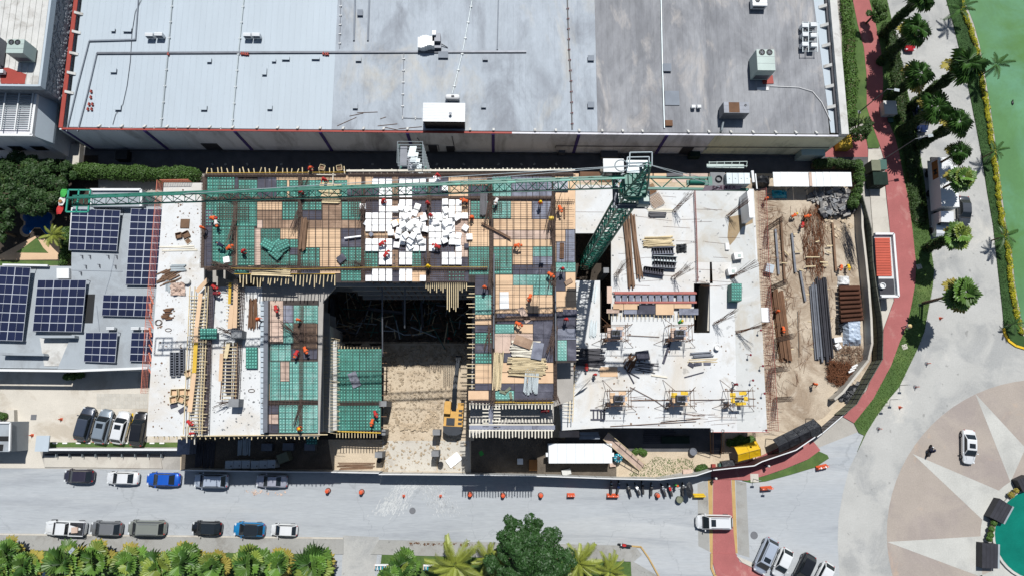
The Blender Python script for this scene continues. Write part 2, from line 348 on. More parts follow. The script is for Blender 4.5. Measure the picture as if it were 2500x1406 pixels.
area('ochre_stripe',[(1728,1169),(1740,1169),(1740,1352),(1733,1346)],4 * z,'ochre_paving')
area('ochre_stripe',[(1786,1169),(1794,1169),(1801,1350),(1791,1350)],4 * z,'ochre_paving')
area('speckled_paving',[(1703,1180),(1727,1172),(1732,1346),(1705,1332)],2 * z,'walk_concrete')
area('speckled_paving',[(1796,1172),(1822,1178),(1830,1360),(1802,1352)],2 * z,'walk_concrete')
raised('red_pavement',[(1734,1350),(1798,1352),(1806,1370),(1850,1392),(1900,1430),(1900,1500),(1770,1500),(1748,1400)],0,.12,'red_paving')
b = MB()
for a,q in zip([(1737,1350),(1737,1385),(1744,1402),(1762,1420)],[(1737,1385),(1744,1402),(1762,1420),(1800,1450)]): b.bar(W(*a,.08),W(*q,.08),.3,.16)
b.obj('yellow_kerb','ochre_paving',kind='structure')
raised('white_pavement',[(1798,1356),(1836,1372),(1852,1392),(1812,1372)],0,.125,'walk_light')
area('site_ground',[(440,1060),(440,1148),(930,1151),(1180,1157),(1500,1166),(1735,1146),(1841,1133),(1943,1098),(2000,1062),(2050,1010),(2110,950),(2140,870),(2140,700),(2108,500),(2080,410),(1800,395),(1160,395),(1160,1060)],1.3 * z,'soil')
area('yard_ground',[(1800,440),(2098,440),(2110,560),(2125,720),(2130,880),(2080,950),(2010,1020),(1900,1060),(1800,1070)],2 * z,'yard_soil')
area('entrance_drive',[(932,1064),(1064,1062),(1066,1150),(930,1150)],2 * z,'walk_light')
area('entrance_apron',[(1076,1040),(1143,1036),(1150,1152),(1068,1150)],2 * z,'walk_light')
area('weedy_ground',[(1505,1122),(1600,1070),(1735,1140),(1600,1164),(1505,1160)],2 * z,'soil')
e = MB(); g_ = random.Random(4)
for i in range(1100):
 s_ = g_.choice((-1,1)); u = g_.random(); x = 1020 + s_ * (20 + 70 * u) * g_.uniform(.6,1.1) + g_.uniform(-25,25); y = 1172 + 80 * u + g_.uniform(-8,8); a_ = W(x,y,.01); l = g_.uniform(.08,.5); dx = s_ * l * g_.uniform(.3,.7); w_ = g_.uniform(.01,.04)
 e.add([(a_.x - w_,a_.y,.009 + i * .00003),(a_.x + w_,a_.y + .02,.009 + i * .00003),(a_.x + dx + w_ * .5,a_.y - l,.009 + i * .00003),(a_.x + dx - w_,a_.y - l + .1,.009 + i * .00003)],[(0,3,2,1)])
o = e.obj('dust_tracks','dust',kind='stuff'); o['label'] = 'pale dusty tyre tracks fanning out from the site entrance'
area('house_courtyard',[(-400,880),(365,880),(480,880),(480,1080),(440,1092),(95,1092),(110,1142),(-400,1139)],2 * z,'house_paving')
b = MB(); t = thing('paver_bay','bay of pale square pavers beside the parked cars','paving',W(300,975),group=None)
t['kind'] = 'structure'
for i in range(13):
 for j in range(4):
  x,y = 236 + i * 9.6,960 + j * 9.3
  pv = MB(); pbox(pv,x,y,x + 9.0,y + 8.7,.03,.03); pv.obj('paver','paver',t)
raised('pavement',[(108,1108),(392,1116),(396,1143),(108,1139)],0,.12,'walk_light')
raised('south_pavement',[(-300,1303),(300,1306),(838,1312),(838,1352),(-300,1338)],0,.13,'walk_concrete')
raised('south_pavement',[(925,1317),(1550,1332),(1568,1352),(1545,1372),(1550,1372),(1608,1406),(1640,1480),(1545,1480),(1540,1370),(905,1352)],0,.13,'walk_concrete')
area('side_drive',[(838,1306),(925,1310),(905,1500),(830,1500)],2 * z,'road_concrete')
raised('grass_bed',[(-300,1340),(800,1350),(815,1376),(815,1480),(-300,1480)],0,.12,'grass')
raised('grass_bed',[(932,1353),(1540,1371),(1547,1480),(916,1480)],0,.12,'grass')
b = MB()
for a,q in zip([(1540,1332),(1565,1334),(1583,1360)],[(1565,1334),(1583,1360),(1612,1412)]): b.bar(W(*a,.08),W(*q,.08),.18,.17)
b.obj('yellow_kerb','ochre_paving',kind='structure')
b = MB()
b.bar(W(-100,1302,.1),W(450,1308,.1),.2,.14); b.bar(W(450,1308,.1),W(838,1313,.1),.2,.14)
b.obj('kerb','walk_light',kind='structure')
raised('grass_strip',[(122,1079),(440,1079),(440,1091),(122,1091)],0,.08,'grass')
verge_r = [(2300,-400),(2330,-120),(2343,0),(2366,60),(2380,110),(2394,190),(2406,260),(2416,330),(2428,420),(2434,470),(2443,540),(2458,610),(2466,690),(2480,770),(2492,812),(2520,840)]
raised('east_verge',road_r[:14] + [(2490,845),(2520,848)] + verge_r[::-1],0,.12,'grass_dark')
lag = [(x + 12,y) for x,y in verge_r]
area('lagoon',lag + [(3600,840),(3600,-400)],.03,'green_water')
b = MB()
for p,q in zip([(2450,800),(2453,815),(2463,832),(2480,844),(2510,853)],[(2453,815),(2463,832),(2480,844),(2510,853),(2560,860)]): b.bar(W(*p,.1),W(*q,.1),.3,.2)
b.obj('yellow_kerb','yellow_paint',kind='structure')
area('garden_soil',[(-300,380),(240,380),(240,640),(-300,640)],2 * z,'soil_dark')
area('garden_path',[(0,622),(60,590),(90,575),(108,580),(128,605),(146,622),(140,634),(-60,636)],3 * z,'ply')
raised('garden_lawn',[(38,617),(60,603),(90,580),(105,605),(118,618)],0,.04,'grass')
raised('garden_lawn',[(-20,636),(142,637),(142,648),(-20,648)],0,.04,'grass')
pool = []
for (cx,cy,r,a0,a1) in ((66,532,14,180,290),(72,560,15,270,90)): pass
pts = circ(66,561,12,60,250,10) + circ(66,531,11,110,280,8) + [(85,523)] + circ(116,531,12,250,70,8)[:0] + circ(116,531,12,-90,60,8) + circ(118,561,13,-70,120,8) + [(98,556),(84,556)]
cx_,cy_ = 92,546
out = [(cx_ + (x - cx_) * 1.16,cy_ + (y - cy_) * 1.22) for x,y in pts]
raised('pool_coping',out,0,.12,'ply')
area('swimming_pool',pts,.13,'pool_blue')
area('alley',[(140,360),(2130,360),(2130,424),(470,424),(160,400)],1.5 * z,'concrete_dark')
area('red_court',[(2015,330),(2115,330),(2120,384),(2015,384)],2 * z,'red_paving')
raised('grass_verge',[(2056,-200),(2078,-120),(2082,0),(2094,60),(2109,117),(2116,187),(2116,261),(2128,301),(2148,355),(2146,362),(2120,362),(2108,300),(2056,320)],0,.1,'grass')
raised('pale_pavement',[(2120,365),(2150,365),(2158,392),(2160,452),(2170,542),(2174,580),(2133,580),(2125,480),(2118,430)],0,.12,'walk_light')
raised('pale_pavement',[(2150,725),(2182,732),(2157,802),(2152,850),(2150,850)],0,.12,'walk_light')
# ================================================================ large store
ZR = 6.8
st = thing('retail_store','huge flat roofed store with pale blue and stained grey roof and red parapet','building',(0,0,0))
SX0,SX1 = W(150,325,7).x,W(2045,312,7).x; SY0 = W(1100,322,7).y; SY1 = SY0 + 46
yb = lambda x: W((x),320 if x > 300 else 325,7).y
n = 126
WD = (SX1 - SX0 - 1.6) / n
variants = {}
for i in range(n):
 x = SX0 + .5 + WD * (i + .5); f = (i + .5) / n
 m = 'roof_blue' if f < .338 else 'roof_grey' if f < .69 else 'roof_brown'
 if m not in variants:
  v = MB(); v.box(0,(SY1 - SY0) / 2,0,WD - .004,SY1 - SY0 - .3,.2)
  v.box(-WD / 2 + .03,(SY1 - SY0) / 2,.2,.035,SY1 - SY0 - .4,.012); variants[m] = v.mesh('roof_panel',m)
 put('roof_panel',variants[m],(x,SY0 + .1,ZR - .2),st)
bays = [(-1,0)]
xs = [SX0] + [W(p,322,6.8).x for p in (355,575,783,995,1204,1413,1627)] + [W(1745,318,6.8).x,W(1900,318,6.8).x,SX1 + 1.0]
for i in range(len(xs) - 1):
 v = MB(); v.prism([(xs[i] + .02,SY0 - .25),(xs[i + 1] - .02,SY0 - .25),(xs[i + 1] - .02,SY0),(xs[i] + .02,SY0)],0,7.0)
 v.obj('wall_panel','wall_cream' if i >= 8 else 'wall_grey',st)
for x in xs[1:8]:
 v = MB(); v.box(x,SY0 - .29,.0,.42,.12,7.0); v.obj('pilaster','purple_paint',st)
v = MB(); v.prism([(xs[0] + .1,SY0 - .3),(xs[0] + .5,SY0 - .3),(xs[0] + .5,SY0 - .25),(xs[0] + .1,SY0 - .25)],0,7.0); v.obj('pilaster','purple_paint',st)
v = MB(); v.box((SX0 + SX1) / 2,SY0 - .36,.0,SX1 - SX0,.16,.35); v.obj('plinth','concrete_dark',st)
for (x0,x1,m) in ((SX0,W(1250,322,7).x,'red_paint'),(W(1250,322,7).x,SX1,'wall_grey')):
 v = MB(); v.box((x0 + x1) / 2,SY0 - .12,7.0,x1 - x0,.24,.12); v.obj('parapet_coping',m,st)
v = MB(); v.prism([(SX0 - .3,SY0 - .25),(SX0,SY0 - .25),(SX0,SY1),(SX0 - .3,SY1)],0,7.05); v.obj('west_wall','wall_white',st)
v = MB(); v.box(SX0 - .1,(SY0 + SY1) / 2,7.05,.55,SY1 - SY0,.12); v.obj('parapet_coping','red_paint',st)
v = MB(); v.prism([(SX1,SY0 - .2),(SX1 + 1.0,SY0 - .2),(SX1 + 1.0,SY1),(SX1,SY1)],0,7.9); v.obj('east_wall','old_white',st)
v = MB(); v.box(SX1 - .15,(SY0 + SY1) / 2,ZR + .01,.3,SY1 - SY0 - .4,.4); v.obj('gutter','steel_dark',st)
v = MB(); v.sheet([(SX1 - .3,SY0 + .4,ZR + .05),(SX1 - .3,SY1,ZR + .05),(SX1 - 2.9,SY1,ZR + .03),(SX1 - .9,SY0 + .4,ZR + .03)]); v.obj('roof_flashing','roof_blue',st)
bk = MB(); bk.add([(-.14,0,0),(.14,0,0),(.14,.55,0),(-.14,.55,0),(-.14,0,.62),(.14,0,.62),(.14,.55,.1),(-.14,.55,.1)],[(3,2,1,0),(4,5,6,7),(0,1,5,4),(1,2,6,5),(2,3,7,6),(3,0,4,7)])
bm_ = bk.mesh('bracket','old_white')
for px in (242,297,353,408,460,512,568,628,678,727,782,838,888,937,995,1148,1205,1306,1357,1414,1470,1520,1568,1680,1730,1784,1838,1893,1942,1992):
 put('bracket',bm_,(W(px,318,7).x,SY0 + .06,ZR),st)
for px,py in ((186,34),(180,80),(173,132),(168,180),(161,227)):
 put('bracket',bm_,(SX0 + .02,W(px,py,7).y,ZR),st,rot=(0,0,rad(-90)),scale=(1.3,1.6,1))
for px,py in ((2024,18),(2028,64),(2030,113),(2034,163),(2036,213),(2040,263)):
 put('bracket',bm_,(SX1 - .3,W(px,py,7).y,ZR),st,rot=(0,0,rad(90)),scale=(1.6,1.6,1.2))
for px,py,w_,h_ in ((520,372,2.2,2.3),(1058,372,1.2,2.2),(1100,368,1.1,2.0),(1672,362,1.6,2.6)):
 v = MB(); v.box(W(px,py,1).x,SY0 - .3,.35,w_,.1,h_); v.obj('service_door','steel_dark',st)
v = MB(); yy = SY0 - .36
v.path([(W(1355,360,2).x,yy,2.4),(W(1357,352,3).x,yy,3.1),(W(1640,352,3).x,yy,3.1),(W(2020,345,3).x,yy,3.3)],.05)
v.path([(W(1020,330,5).x,yy,5.6),(W(1030,360,3).x,yy,3.0),(W(1070,360,3).x,yy,3.0),(W(1072,372,1).x,yy,.9)],.05)
v.path([(W(1105,330,5).x,yy,6.2),(W(1111,365,1).x,yy,1.2)],.06)
v.obj('wall_pipe','steel_dark',st)
v = MB(); v.path([W(1766,298,7.6),W(1762,318,7.2),W(1722,365,2.2)],.14,6); v.obj('cable_duct','steel_light',st)
def roofpath(name,pts,r,m,label,cat,zz=ZR + .12,clamps=0,cm=None,group=None,box=False):
 b = MB(); P = [W(x,y,zz) for x,y in pts]
 for a,q in zip(P[:-1],P[1:]):
  if box: b.bar(a,q,r * 2,.22)
  else: b.tube(a,q,r,6)
 o = tag(b.obj(name,m),label,cat,group)
 if clamps:
  L = sum((q - a).length for a,q in zip(P[:-1],P[1:])); k = 0; cmh = None
  for i in range(clamps):
   d = L * (i + .5) / clamps
   for a,q in zip(P[:-1],P[1:]):
    l = (q - a).length
    if d <= l:
     p = a.lerp(q,d / l); ang = math.atan2(q.y - a.y,q.x - a.x)
     if cmh is None:
      e = MB(); e.box(0,0,-.1,.1,.34,.14); e.box(0,.14,0,.16,.08,.12); cmh = e.mesh('clamp',cm or 'white_paint')
     put('clamp',cmh,p - Vector(WL[o.name]),None,rot=(0,0,ang)).parent = o
     break
    d -= l
 return o
roofpath('roof_duct',[(237,131),(640,129),(1285,127)],.13,'steel_grey','long grey duct running across the store roof','duct',box=True)
roofpath('roof_upstand',[(237,131),(214,230),(190,322)],.07,'roof_joint','slanting grey upstand from the long duct to the south parapet','ridge',box=True)
roofpath('roof_upstand',[(218,102),(190,210),(163,322)],.07,'roof_joint','slanting grey upstand nearest the west parapet','ridge',box=True)
roofpath('roof_upstand',[(218,101),(331,98)],.1,'roof_joint','short cross upstand above the long duct at the west end','ridge',box=True)
roofpath('roof_upstand',[(331,99),(341,-40)],.07,'roof_joint','upstand running north off the short cross upstand','ridge',box=True)
roofpath('roof_pipe',[(424,-40),(410,130),(393,311)],.09,'steel_light','thin white pipe with clamps left of the two on the blue roof','pipe',clamps=9)
roofpath('roof_pipe',[(599,-40),(582,130),(566,314)],.09,'steel_light','thin white pipe with clamps right of the two on the blue roof','pipe',clamps=9)
roofpath('roof_pipe',[(833,-40),(829,118)],.04,'steel_grey','thin pipe with ring brackets near the blue and grey roof seam','pipe',clamps=7)
roofpath('roof_pipe',[(986,130),(982,288),(1030,290)],.04,'steel_grey','thin pipe with ring brackets leading to the white rooftop shed','pipe',clamps=7)
roofpath('roof_pipe',[(1160,-40),(1130,125),(1104,230)],.05,'steel_light','gas pipe on blocks running down to the white gas tank','pipe',clamps=7)
roofpath('roof_cable',[(1384,-40),(1389,120),(1394,200),(1397,316)],.08,'black_plastic','black cable with dark red clamps crossing the grey roof','cable',clamps=14,cm='cloth_maroon')
roofpath('roof_pipe',[(1613,-40),(1617,160),(1622,314)],.1,'steel_light','plain pale pipe crossing the brown end of the roof','pipe')
roofpath('roof_cable',[(1880,211),(1950,214),(1984,224),(2006,250),(2028,296)],.05,'white_plastic','loose white cable curving to the east parapet','cable')
roofpath('roof_cable',[(345,0),(330,30),(322,80),(318,150),(310,210),(300,255),(282,280),(275,305)],.03,'steel_dark','thin dark cable wandering down the blue roof','cable')
roofpath('roof_ridge',[(868,-40),(864,100)],.12,'roof_joint','left of two short parallel strips near the north edge','ridge',box=True)
roofpath('roof_ridge',[(903,-40),(898,100)],.12,'roof_joint','right of two short parallel strips near the north edge','ridge',box=True)
roofpath('roof_ridge',[(1218,-40),(1214,122)],.08,'roof_joint','single pale strip ending at the long duct','ridge',box=True)
roofpath('roof_pipe',[(240,315),(400,312),(566,314)],.07,'steel_light','pipe laid along the south parapet of the blue roof','pipe',clamps=6)
for k,(a,q) in enumerate([((823,308),(870,287)),((853,284),(887,277)),((872,276),(922,274)),((922,308),(970,303)),((928,291),(943,286)),((973,315),(1030,310)),((938,311),(972,318))]):
 e = MB(); e.tube(W(*a,ZR + .05),W(*q,ZR + .05),.035,5)
 tag(e.obj('loose_rod','rust_steel'),'thin dark rod lying on the grey roof west of the rooftop shed','rod','rods lying west of the rooftop shed')
def hatch(px,py,w_,d_,m,label,h=.35):
 s = FPX / (CH - ZR) * 1.0
 p = W(px,py,ZR + h); ww,dd = w_ / 19.2,d_ / 19.2
 t = thing('roof_hatch',label,'roof hatch',(p.x,p.y,ZR),group='hatches on the store roof')
 e = MB(); e.box(p.x,p.y,ZR,ww - .08,dd - .08,h - .06); e.obj('frame','steel_grey',t)
 e = MB(); e.box(p.x,p.y,ZR + h - .06,ww,dd,.06); e.obj('lid',m,t)
for a in [(276,172,16,12,'roof_blue','pale blue roof hatch just below the west end of the long duct'),(310,73,22,11,'roof_blue','wide blue hatch above the short cross upstand'),
(275,73,11,9,'roof_blue','small blue hatch beside the stain in the north west corner'),(287,263,16,13,'roof_blue','blue hatch beside the wandering cable'),
(497,263,16,13,'roof_blue','blue hatch between the two clamped pipes near the south parapet'),(510,147,12,12,'roof_blue','crooked blue hatch between the two clamped pipes below the duct'),
(645,174,12,20,'roof_blue','tall narrow blue hatch east of the second clamped pipe'),(658,262,13,12,'roof_blue','blue hatch south of the tall narrow one'),
(668,147,11,9,'roof_blue','smallest hatch just below the duct on the blue roof'),(697,142,20,10,'roof_blue','flat wide blue hatch below the duct, left of two'),(770,142,21,7,'roof_blue','flat wide blue hatch at the edge of the blue roof'),
(879,31,15,17,'roof_joint','grey hatch between the two short strips'),(875,144,15,13,'roof_grey','grey hatch just below the duct east of the seam'),(867,259,13,14,'roof_grey','pale hatch above the loose rods'),
(1082,134,26,18,'roof_joint','largest grey hatch, straddling the duct below the white collector'),(1185,142,14,12,'roof_grey','pale hatch right of the gas pipe below the duct'),(1181,258,13,12,'roof_grey','pale hatch right of the white rooftop shed'),
(1443,142,17,15,'roof_joint','square hatch right of the black cable, northern one'),(1443,256,17,16,'roof_joint','square hatch right of the black cable, southern one'),(1629,165,22,22,'roof_joint','large square hatch touching the plain pale pipe'),
(1641,240,38,40,'roof_joint','broad flat hatch beside the plain pale pipe')]: hatch(*a,h=.12 if a[2] > 30 else .35)
def fan(e,x,y,z,r): e.lathe(x,y,z,[(r,0),(r,.05),(r * .8,.05),(r * .8,.0)],14)
def ac_unit(px0,py0,px1,py1,z0,h,label,m='ac_green',fans=(),name='air_conditioner',frame=False,cat='air conditioner',group='air conditioners on the roofs',cap=None):
 """px rectangle is the top face"""
 zt = z0 + h; a,q = W(px0,py1,zt),W(px1,py0,zt)
 t = thing(name,label,cat,((a.x + q.x) / 2,(a.y + q.y) / 2,z0),group=group)
 e = MB(); e.prism([(a.x,a.y),(q.x,a.y),(q.x,q.y),(a.x,q.y)],z0 + .25,zt); e.obj('casing',m,t)
 e = MB()
 for x in (a.x + .12,q.x - .12): e.prism([(x - .07,a.y + .05),(x + .07,a.y + .05),(x + .07,q.y - .05),(x - .07,q.y - .05)],z0,z0 + .25)
 e.obj('skid','steel_dark',t)
 e = MB()
 for k in (.33,.66): e.box((a.x + q.x) / 2,a.y + (q.y - a.y) * k,zt,q.x - a.x,.03,.012)
 e.box((a.x + q.x) / 2,a.y - .015,z0 + .5,(q.x - a.x) * .8,.03,h * .35)
 e.obj('seam','steel_grey',t)
 for (fx,fy,r) in fans:
  e = MB(); x,y = a.x + (q.x - a.x) * fx,q.y - (q.y - a.y) * fy
  e.lathe(x,y,zt,[(r,0),(r,.06),(r * .86,.06),(r * .86,.01)],16); e.cur = 1
  for i in range(5): e.box(x + r * .4 * math.cos(i * 1.257),y + r * .4 * math.sin(i * 1.257),zt + .015,r * .7,r * .16,.02,i * 1.257)
  e.obj('fan',['dark_vent','steel_grey'],t)
 if cap:
  e = MB(); e.prism([(a.x + (q.x - a.x) * cap[0],a.y + .05),(a.x + (q.x - a.x) * cap[1],a.y + .05),(a.x + (q.x - a.x) * cap[1],q.y - .05),(a.x + (q.x - a.x) * cap[0],q.y - .05)],zt,zt + .02)
  e.obj('stained_lid',cap[2],t)
 return t
ac_unit(353,81,373,88,ZR,1.1,'left white condenser of the pair beside the first clamped pipe','white_metal')
ac_unit(376,80,396,87,ZR,1.1,'right white condenser of the pair beside the first clamped pipe','white_metal')
ac_unit(593,81,612,88,ZR,1.1,'left white condenser of the pair beside the second clamped pipe','white_metal')
ac_unit(614,81,634,88,ZR,1.1,'right white condenser of the pair beside the second clamped pipe','white_metal')
ac_unit(1850,122,1890,172,ZR,3.0,'large pale green rooftop unit with two fans on the brown roof','ac_green',[(.3,.14,.42),(.72,.14,.42)])
ac_unit(1768,250,1828,276,ZR,2.3,'rust stained rooftop unit standing near the south parapet','steel_grey',[(.86,.3,.15)],cap=(.2,.62,'rust_steel'))
ac_unit(1838,-8,1872,14,ZR,1.2,'white rooftop unit at the north edge of the brown roof','white_metal',[(.35,.4,.35)])
ac_unit(1689,257,1698,264,ZR,.6,'left of two small white vents on the brown roof','white_metal',cat='vent',group='small white roof vents')
ac_unit(1703,257,1712,264,ZR,.6,'right of two small white vents on the brown roof','white_metal',cat='vent',group='small white roof vents')
for k,(px,py) in enumerate([(1962,58),(1983,56),(1963,80),(1983,82),(1962,104),(1984,106)]):
 ac_unit(px - 3,py,px + 11,py + 8,ZR,1.2 + .2 * (k % 2),['north west','north east','middle west','middle east','south west','south east'][k] + ' condenser of the white cluster on the steel rack','white_metal',group='condensers on the steel rack')
e = MB()
for x in (1960,1974,1996):
 e.tube(W(x,54,ZR + 1),W(x,128,ZR + 1),.05)
for y in (56,78,102,126): e.tube(W(1960,y,ZR + 1),W(1998,y,ZR + 1),.05)
tag(e.obj('steel_rack','steel_light'),'pale steel rack carrying six condensers near the east parapet','rack')
e = MB()
for i,(px,py) in enumerate([(591,133),(596,133),(601,134),(606,134),(790,133),(796,134),(801,134),(224,225),(223,239),(219,256),(227,256),(216,268),(225,268),(412,134)]):
 g = 'red roof blocks below the duct' if py < 200 else 'red roof blocks at the west end'
 e = MB(); p = W(px,py,ZR); e.box(p.x,p.y,ZR,.16,.38,.3,rad(-15)); e.box(p.x + .1,p.y - .15,ZR,.14,.14,.3)
 tag(e.obj('red_block','red_paint'),'small red block in the row just below the long duct' if py < 200 else 'small red block in the loose cluster at the roof\'s west end','block',g)
p = W(1047,105,ZR)
t = thing('dust_collector','white humped extractor unit with steel duct beside the large hatch','extractor',(p.x,p.y,ZR))
e = MB(); a = W(1020,100,ZR + 1.2)
for i in range(7):
 x0 = a.x + i * .32; h = (.9,1.0,1.15,1.3,1.35,1.3,1.2)[i]; e.box(x0 + .16,a.y - .2 + .04 * h,ZR + .2,.33,1.5 + .25 * math.sin(i * .9),h)
e.obj('housing','white_metal',t)
e = MB(); q = W(1066,95,ZR + 1); e.box(q.x,q.y,ZR + .2,1.1,1.2,1.2); e.box(q.x,q.y - .9,ZR,1.2,.7,.8); e.obj('motor_box','steel_grey',t)
e = MB(); q = W(1060,82,ZR + 1.6); e.box(q.x,q.y,ZR + 1.3,.5,.62,.5); e.obj('outlet','white_metal',t)
e = MB(); e.tube(W(1077,108,ZR + .3),W(1093,117,ZR + .1),.06); e.obj('hose','steel_dark',t)
p = W(1105,239,ZR + .6)
t = thing('gas_tank','white horizontal gas tank with rounded ends above the rooftop shed','tank',(p.x,p.y,ZR))
e = MB(); M = Matrix.Translation((p.x,p.y,ZR + .62)) @ Matrix.Rotation(rad(90),4,'Y')
e.lathe(0,0,0,[(.05,-.98),(.3,-.92),(.42,-.75),(.42,.75),(.3,.92),(.05,.98)],16,M); e.obj('tank_body','white_paint',t,smooth=True)
e = MB(); e.box(p.x + .05,p.y,ZR + 1.02,.4,.22,.1); e.obj('valve_cover','steel_dark',t)
e = MB(); e.box(p.x - .6,p.y,ZR,.12,.7,.3); e.box(p.x + .6,p.y,ZR,.12,.7,.3); e.obj('stand','steel_grey',t)
zt = ZR + 2.6; a,q = W(1032,297,zt),W(1136,252,zt)
t = thing('rooftop_shed','white corrugated metal shed at the south edge of the store roof','shed',((a.x + q.x) / 2,(a.y + q.y) / 2,ZR))
e = MB(); e.prism([(a.x + .1,a.y + .1),(q.x - .1,a.y + .1),(q.x - .1,q.y - .1),(a.x + .1,q.y - .1)],ZR,zt - .08); e.obj('shed_wall','steel_dark',t)
hh = (q.y - a.y) / 12; rm = MB(); rm.box(0,0,0,q.x - a.x,hh - .03,.05); rm.box(0,hh / 2 - .05,.05,q.x - a.x,.05,.03); rm = rm.mesh('roof_sheet','white_metal')
for i in range(12): put('roof_sheet',rm,((a.x + q.x) / 2,a.y + hh * (i + .5),zt - .08),t)
e = MB(); p = W(1100,281,zt); e.lathe(p.x,p.y,zt,[(.12,0),(.12,.35),(.2,.36),(.2,.45)],10); e.obj('vent_pipe','steel_grey',t)
e = MB();
for k in range(9): e.box(a.x + .3 + k * (q.x - a.x - .6) / 8,a.y + .07,ZR + .1,.05,.05,2.3)
e.obj('rib','black_plastic',t)
e = MB(); e.sheet([tuple(p) for p in ccw(P2([(1856,214),(1868,206),(1880,212),(1874,222),(1852,224)],ZR + .08))]);
e = MB(); e.box(*W(1862,218,ZR)[:2],ZR,1.6,.45,.08,rad(4)); tag(e.obj('foam_board','white_plastic'),'white board lying below the large green rooftop unit','board')
e = MB(); e.box(*W(1874,196,ZR)[:2],ZR,1.5,1.2,.1,rad(4)); tag(e.obj('red_mat','red_paint'),'red mat showing under the large green rooftop unit','mat')
e = MB(); e.box(*W(1632,303,ZR)[:2],ZR,1.0,.8,.3); tag(e.obj('rusty_box','rust_steel'),'rusty box at the foot of the plain pale pipe','box')
# ================================================================ west neighbour with metal roof
ZN = 11.5
nb = thing('metal_roof_building','white ribbed roof building with rough grey side wall at the top left','building',(0,0,0))
x1 = W(95,205,ZN).x; y0 = W(60,208,ZN).y
e = MB(); e.prism([(x1 - 22,y0),(x1,y0),(x1,y0 + 30),(x1 - 22,y0 + 30)],0,ZN - .15); e.obj('side_wall','stucco',nb)
rm = MB(); rm.box(0,15,0,.78,30,.1); rm.box(-.37,15,.1,.06,30,.08); rm = rm.mesh('roof_sheet','old_white')
for i in range(27): put('roof_sheet',rm,(x1 - .5 - .8 * i,y0,ZN - .12),nb)
e = MB(); e.box(x1 + .15,y0 + 15,ZN - .9,.3,30.4,1.0); e.box(x1 - 11,y0 - .1,ZN - .9,22,.25,1.0); e.obj('fascia','roof_blue',nb)
e = MB(); e.prism([(W(4,200,ZN).x,y0 + .1),(W(62,200,ZN).x,y0 + .1),(W(66,180,ZN).x,y0 + 1.4),(W(20,165,ZN).x,y0 + 2.3),(W(0,160,ZN).x,y0 + 2.2)],ZN - .02,ZN + .07); e.obj('red_roof_patch','red_paint',nb)
e = MB(); rr = random.Random(5)
for i in range(1500):
 y = y0 + rr.random() * 26; zz = rr.uniform(.5,ZN - 1); s = rr.uniform(.16,.42)
 e.ball(x1 + .02,y,zz,.16,s,s * .7,5,3)
e.obj('rough_render','stucco',nb,kind='stuff')
ac_unit(14,97,60,130,ZN,2.6,'big green rooftop unit with two fans on the white ribbed roof','ac_green',[(.25,.22,.35),(.62,.22,.35)])
ac_unit(-20,90,-2,150,ZN,1.6,'grey unit cut off by the left edge on the white ribbed roof','steel_grey')
ac_unit(-12,170,8,178,ZN,.8,'small white unit on the red roof patch','white_metal')
ZL = 8.6
n2 = thing('pergola_building','low wing with louvred roof frame and pale blue side below the ribbed roof','building',(0,0,0))
xr = W(82,330,ZL).x; ya,yb_ = W(40,332,ZL).y,y0 - .02
e = MB(); e.prism([(xr - 16,ya),(xr,ya),(xr,yb_),(xr - 16,yb_)],0,ZL - .1); e.obj('wing_wall','wall_grey',n2)
e = MB();
xx = W(126,350,6.4).x
e.add([(xr,ya,ZL),(xx,ya,6.2),(xx,yb_,6.2),(xr,yb_,ZL),(xr,ya,5.8),(xx,ya,5.8),(xx,yb_,5.8),(xr,yb_,5.8)],[(0,1,2,3),(4,7,6,5),(0,4,5,1),(1,5,6,2),(2,6,7,3),(3,7,4,0)]); e.obj('sloping_side','roof_blue',n2)
sm = MB(); sm.box(0,0,0,7.0,.1,.12); sm = sm.mesh('louvre','steel_light')
for i in range(22): put('louvre',sm,(xr - 3.9,ya + .9 + i * .3,ZL + .25),n2)
sm = MB(); sm.box(0,3.6,0,.14,7.4,.15); sm = sm.mesh('louvre_beam','white_paint')
for i in range(5): put('louvre_beam',sm,(xr - .4 - i * 1.75,ya + .6,ZL + .4),n2)
e = MB(); e.box(xr - 8,ya - .05,ZL - .1,16.3,.3,.5); e.box(xr - .1,(ya + yb_) / 2,ZL - .1,.3,yb_ - ya,.5); e.obj('parapet','white_paint',n2)
wn = MB(); wn.box(0,0,0,1.6,.08,1.3); wn = wn.mesh('window','glass_car'); wf = MB(); wf.box(0,.02,-.08,1.8,.06,1.46); wf = wf.mesh('window_frame','steel_grey')
for i in range(5):
 o = put('window',wn,(xr - 2 - i * 3,ya - .04,3.6),n2); put('window_frame',wf,(0,0,0)).parent = o
e = MB(); e.prism([p[:2] for p in P2([(162,352),(196,352),(192,402),(160,404)],1)],0,1.0); tag(e.obj('concrete_block_wall','walk_light'),'pale concrete strip between the stores at the alley\'s west end','wall')
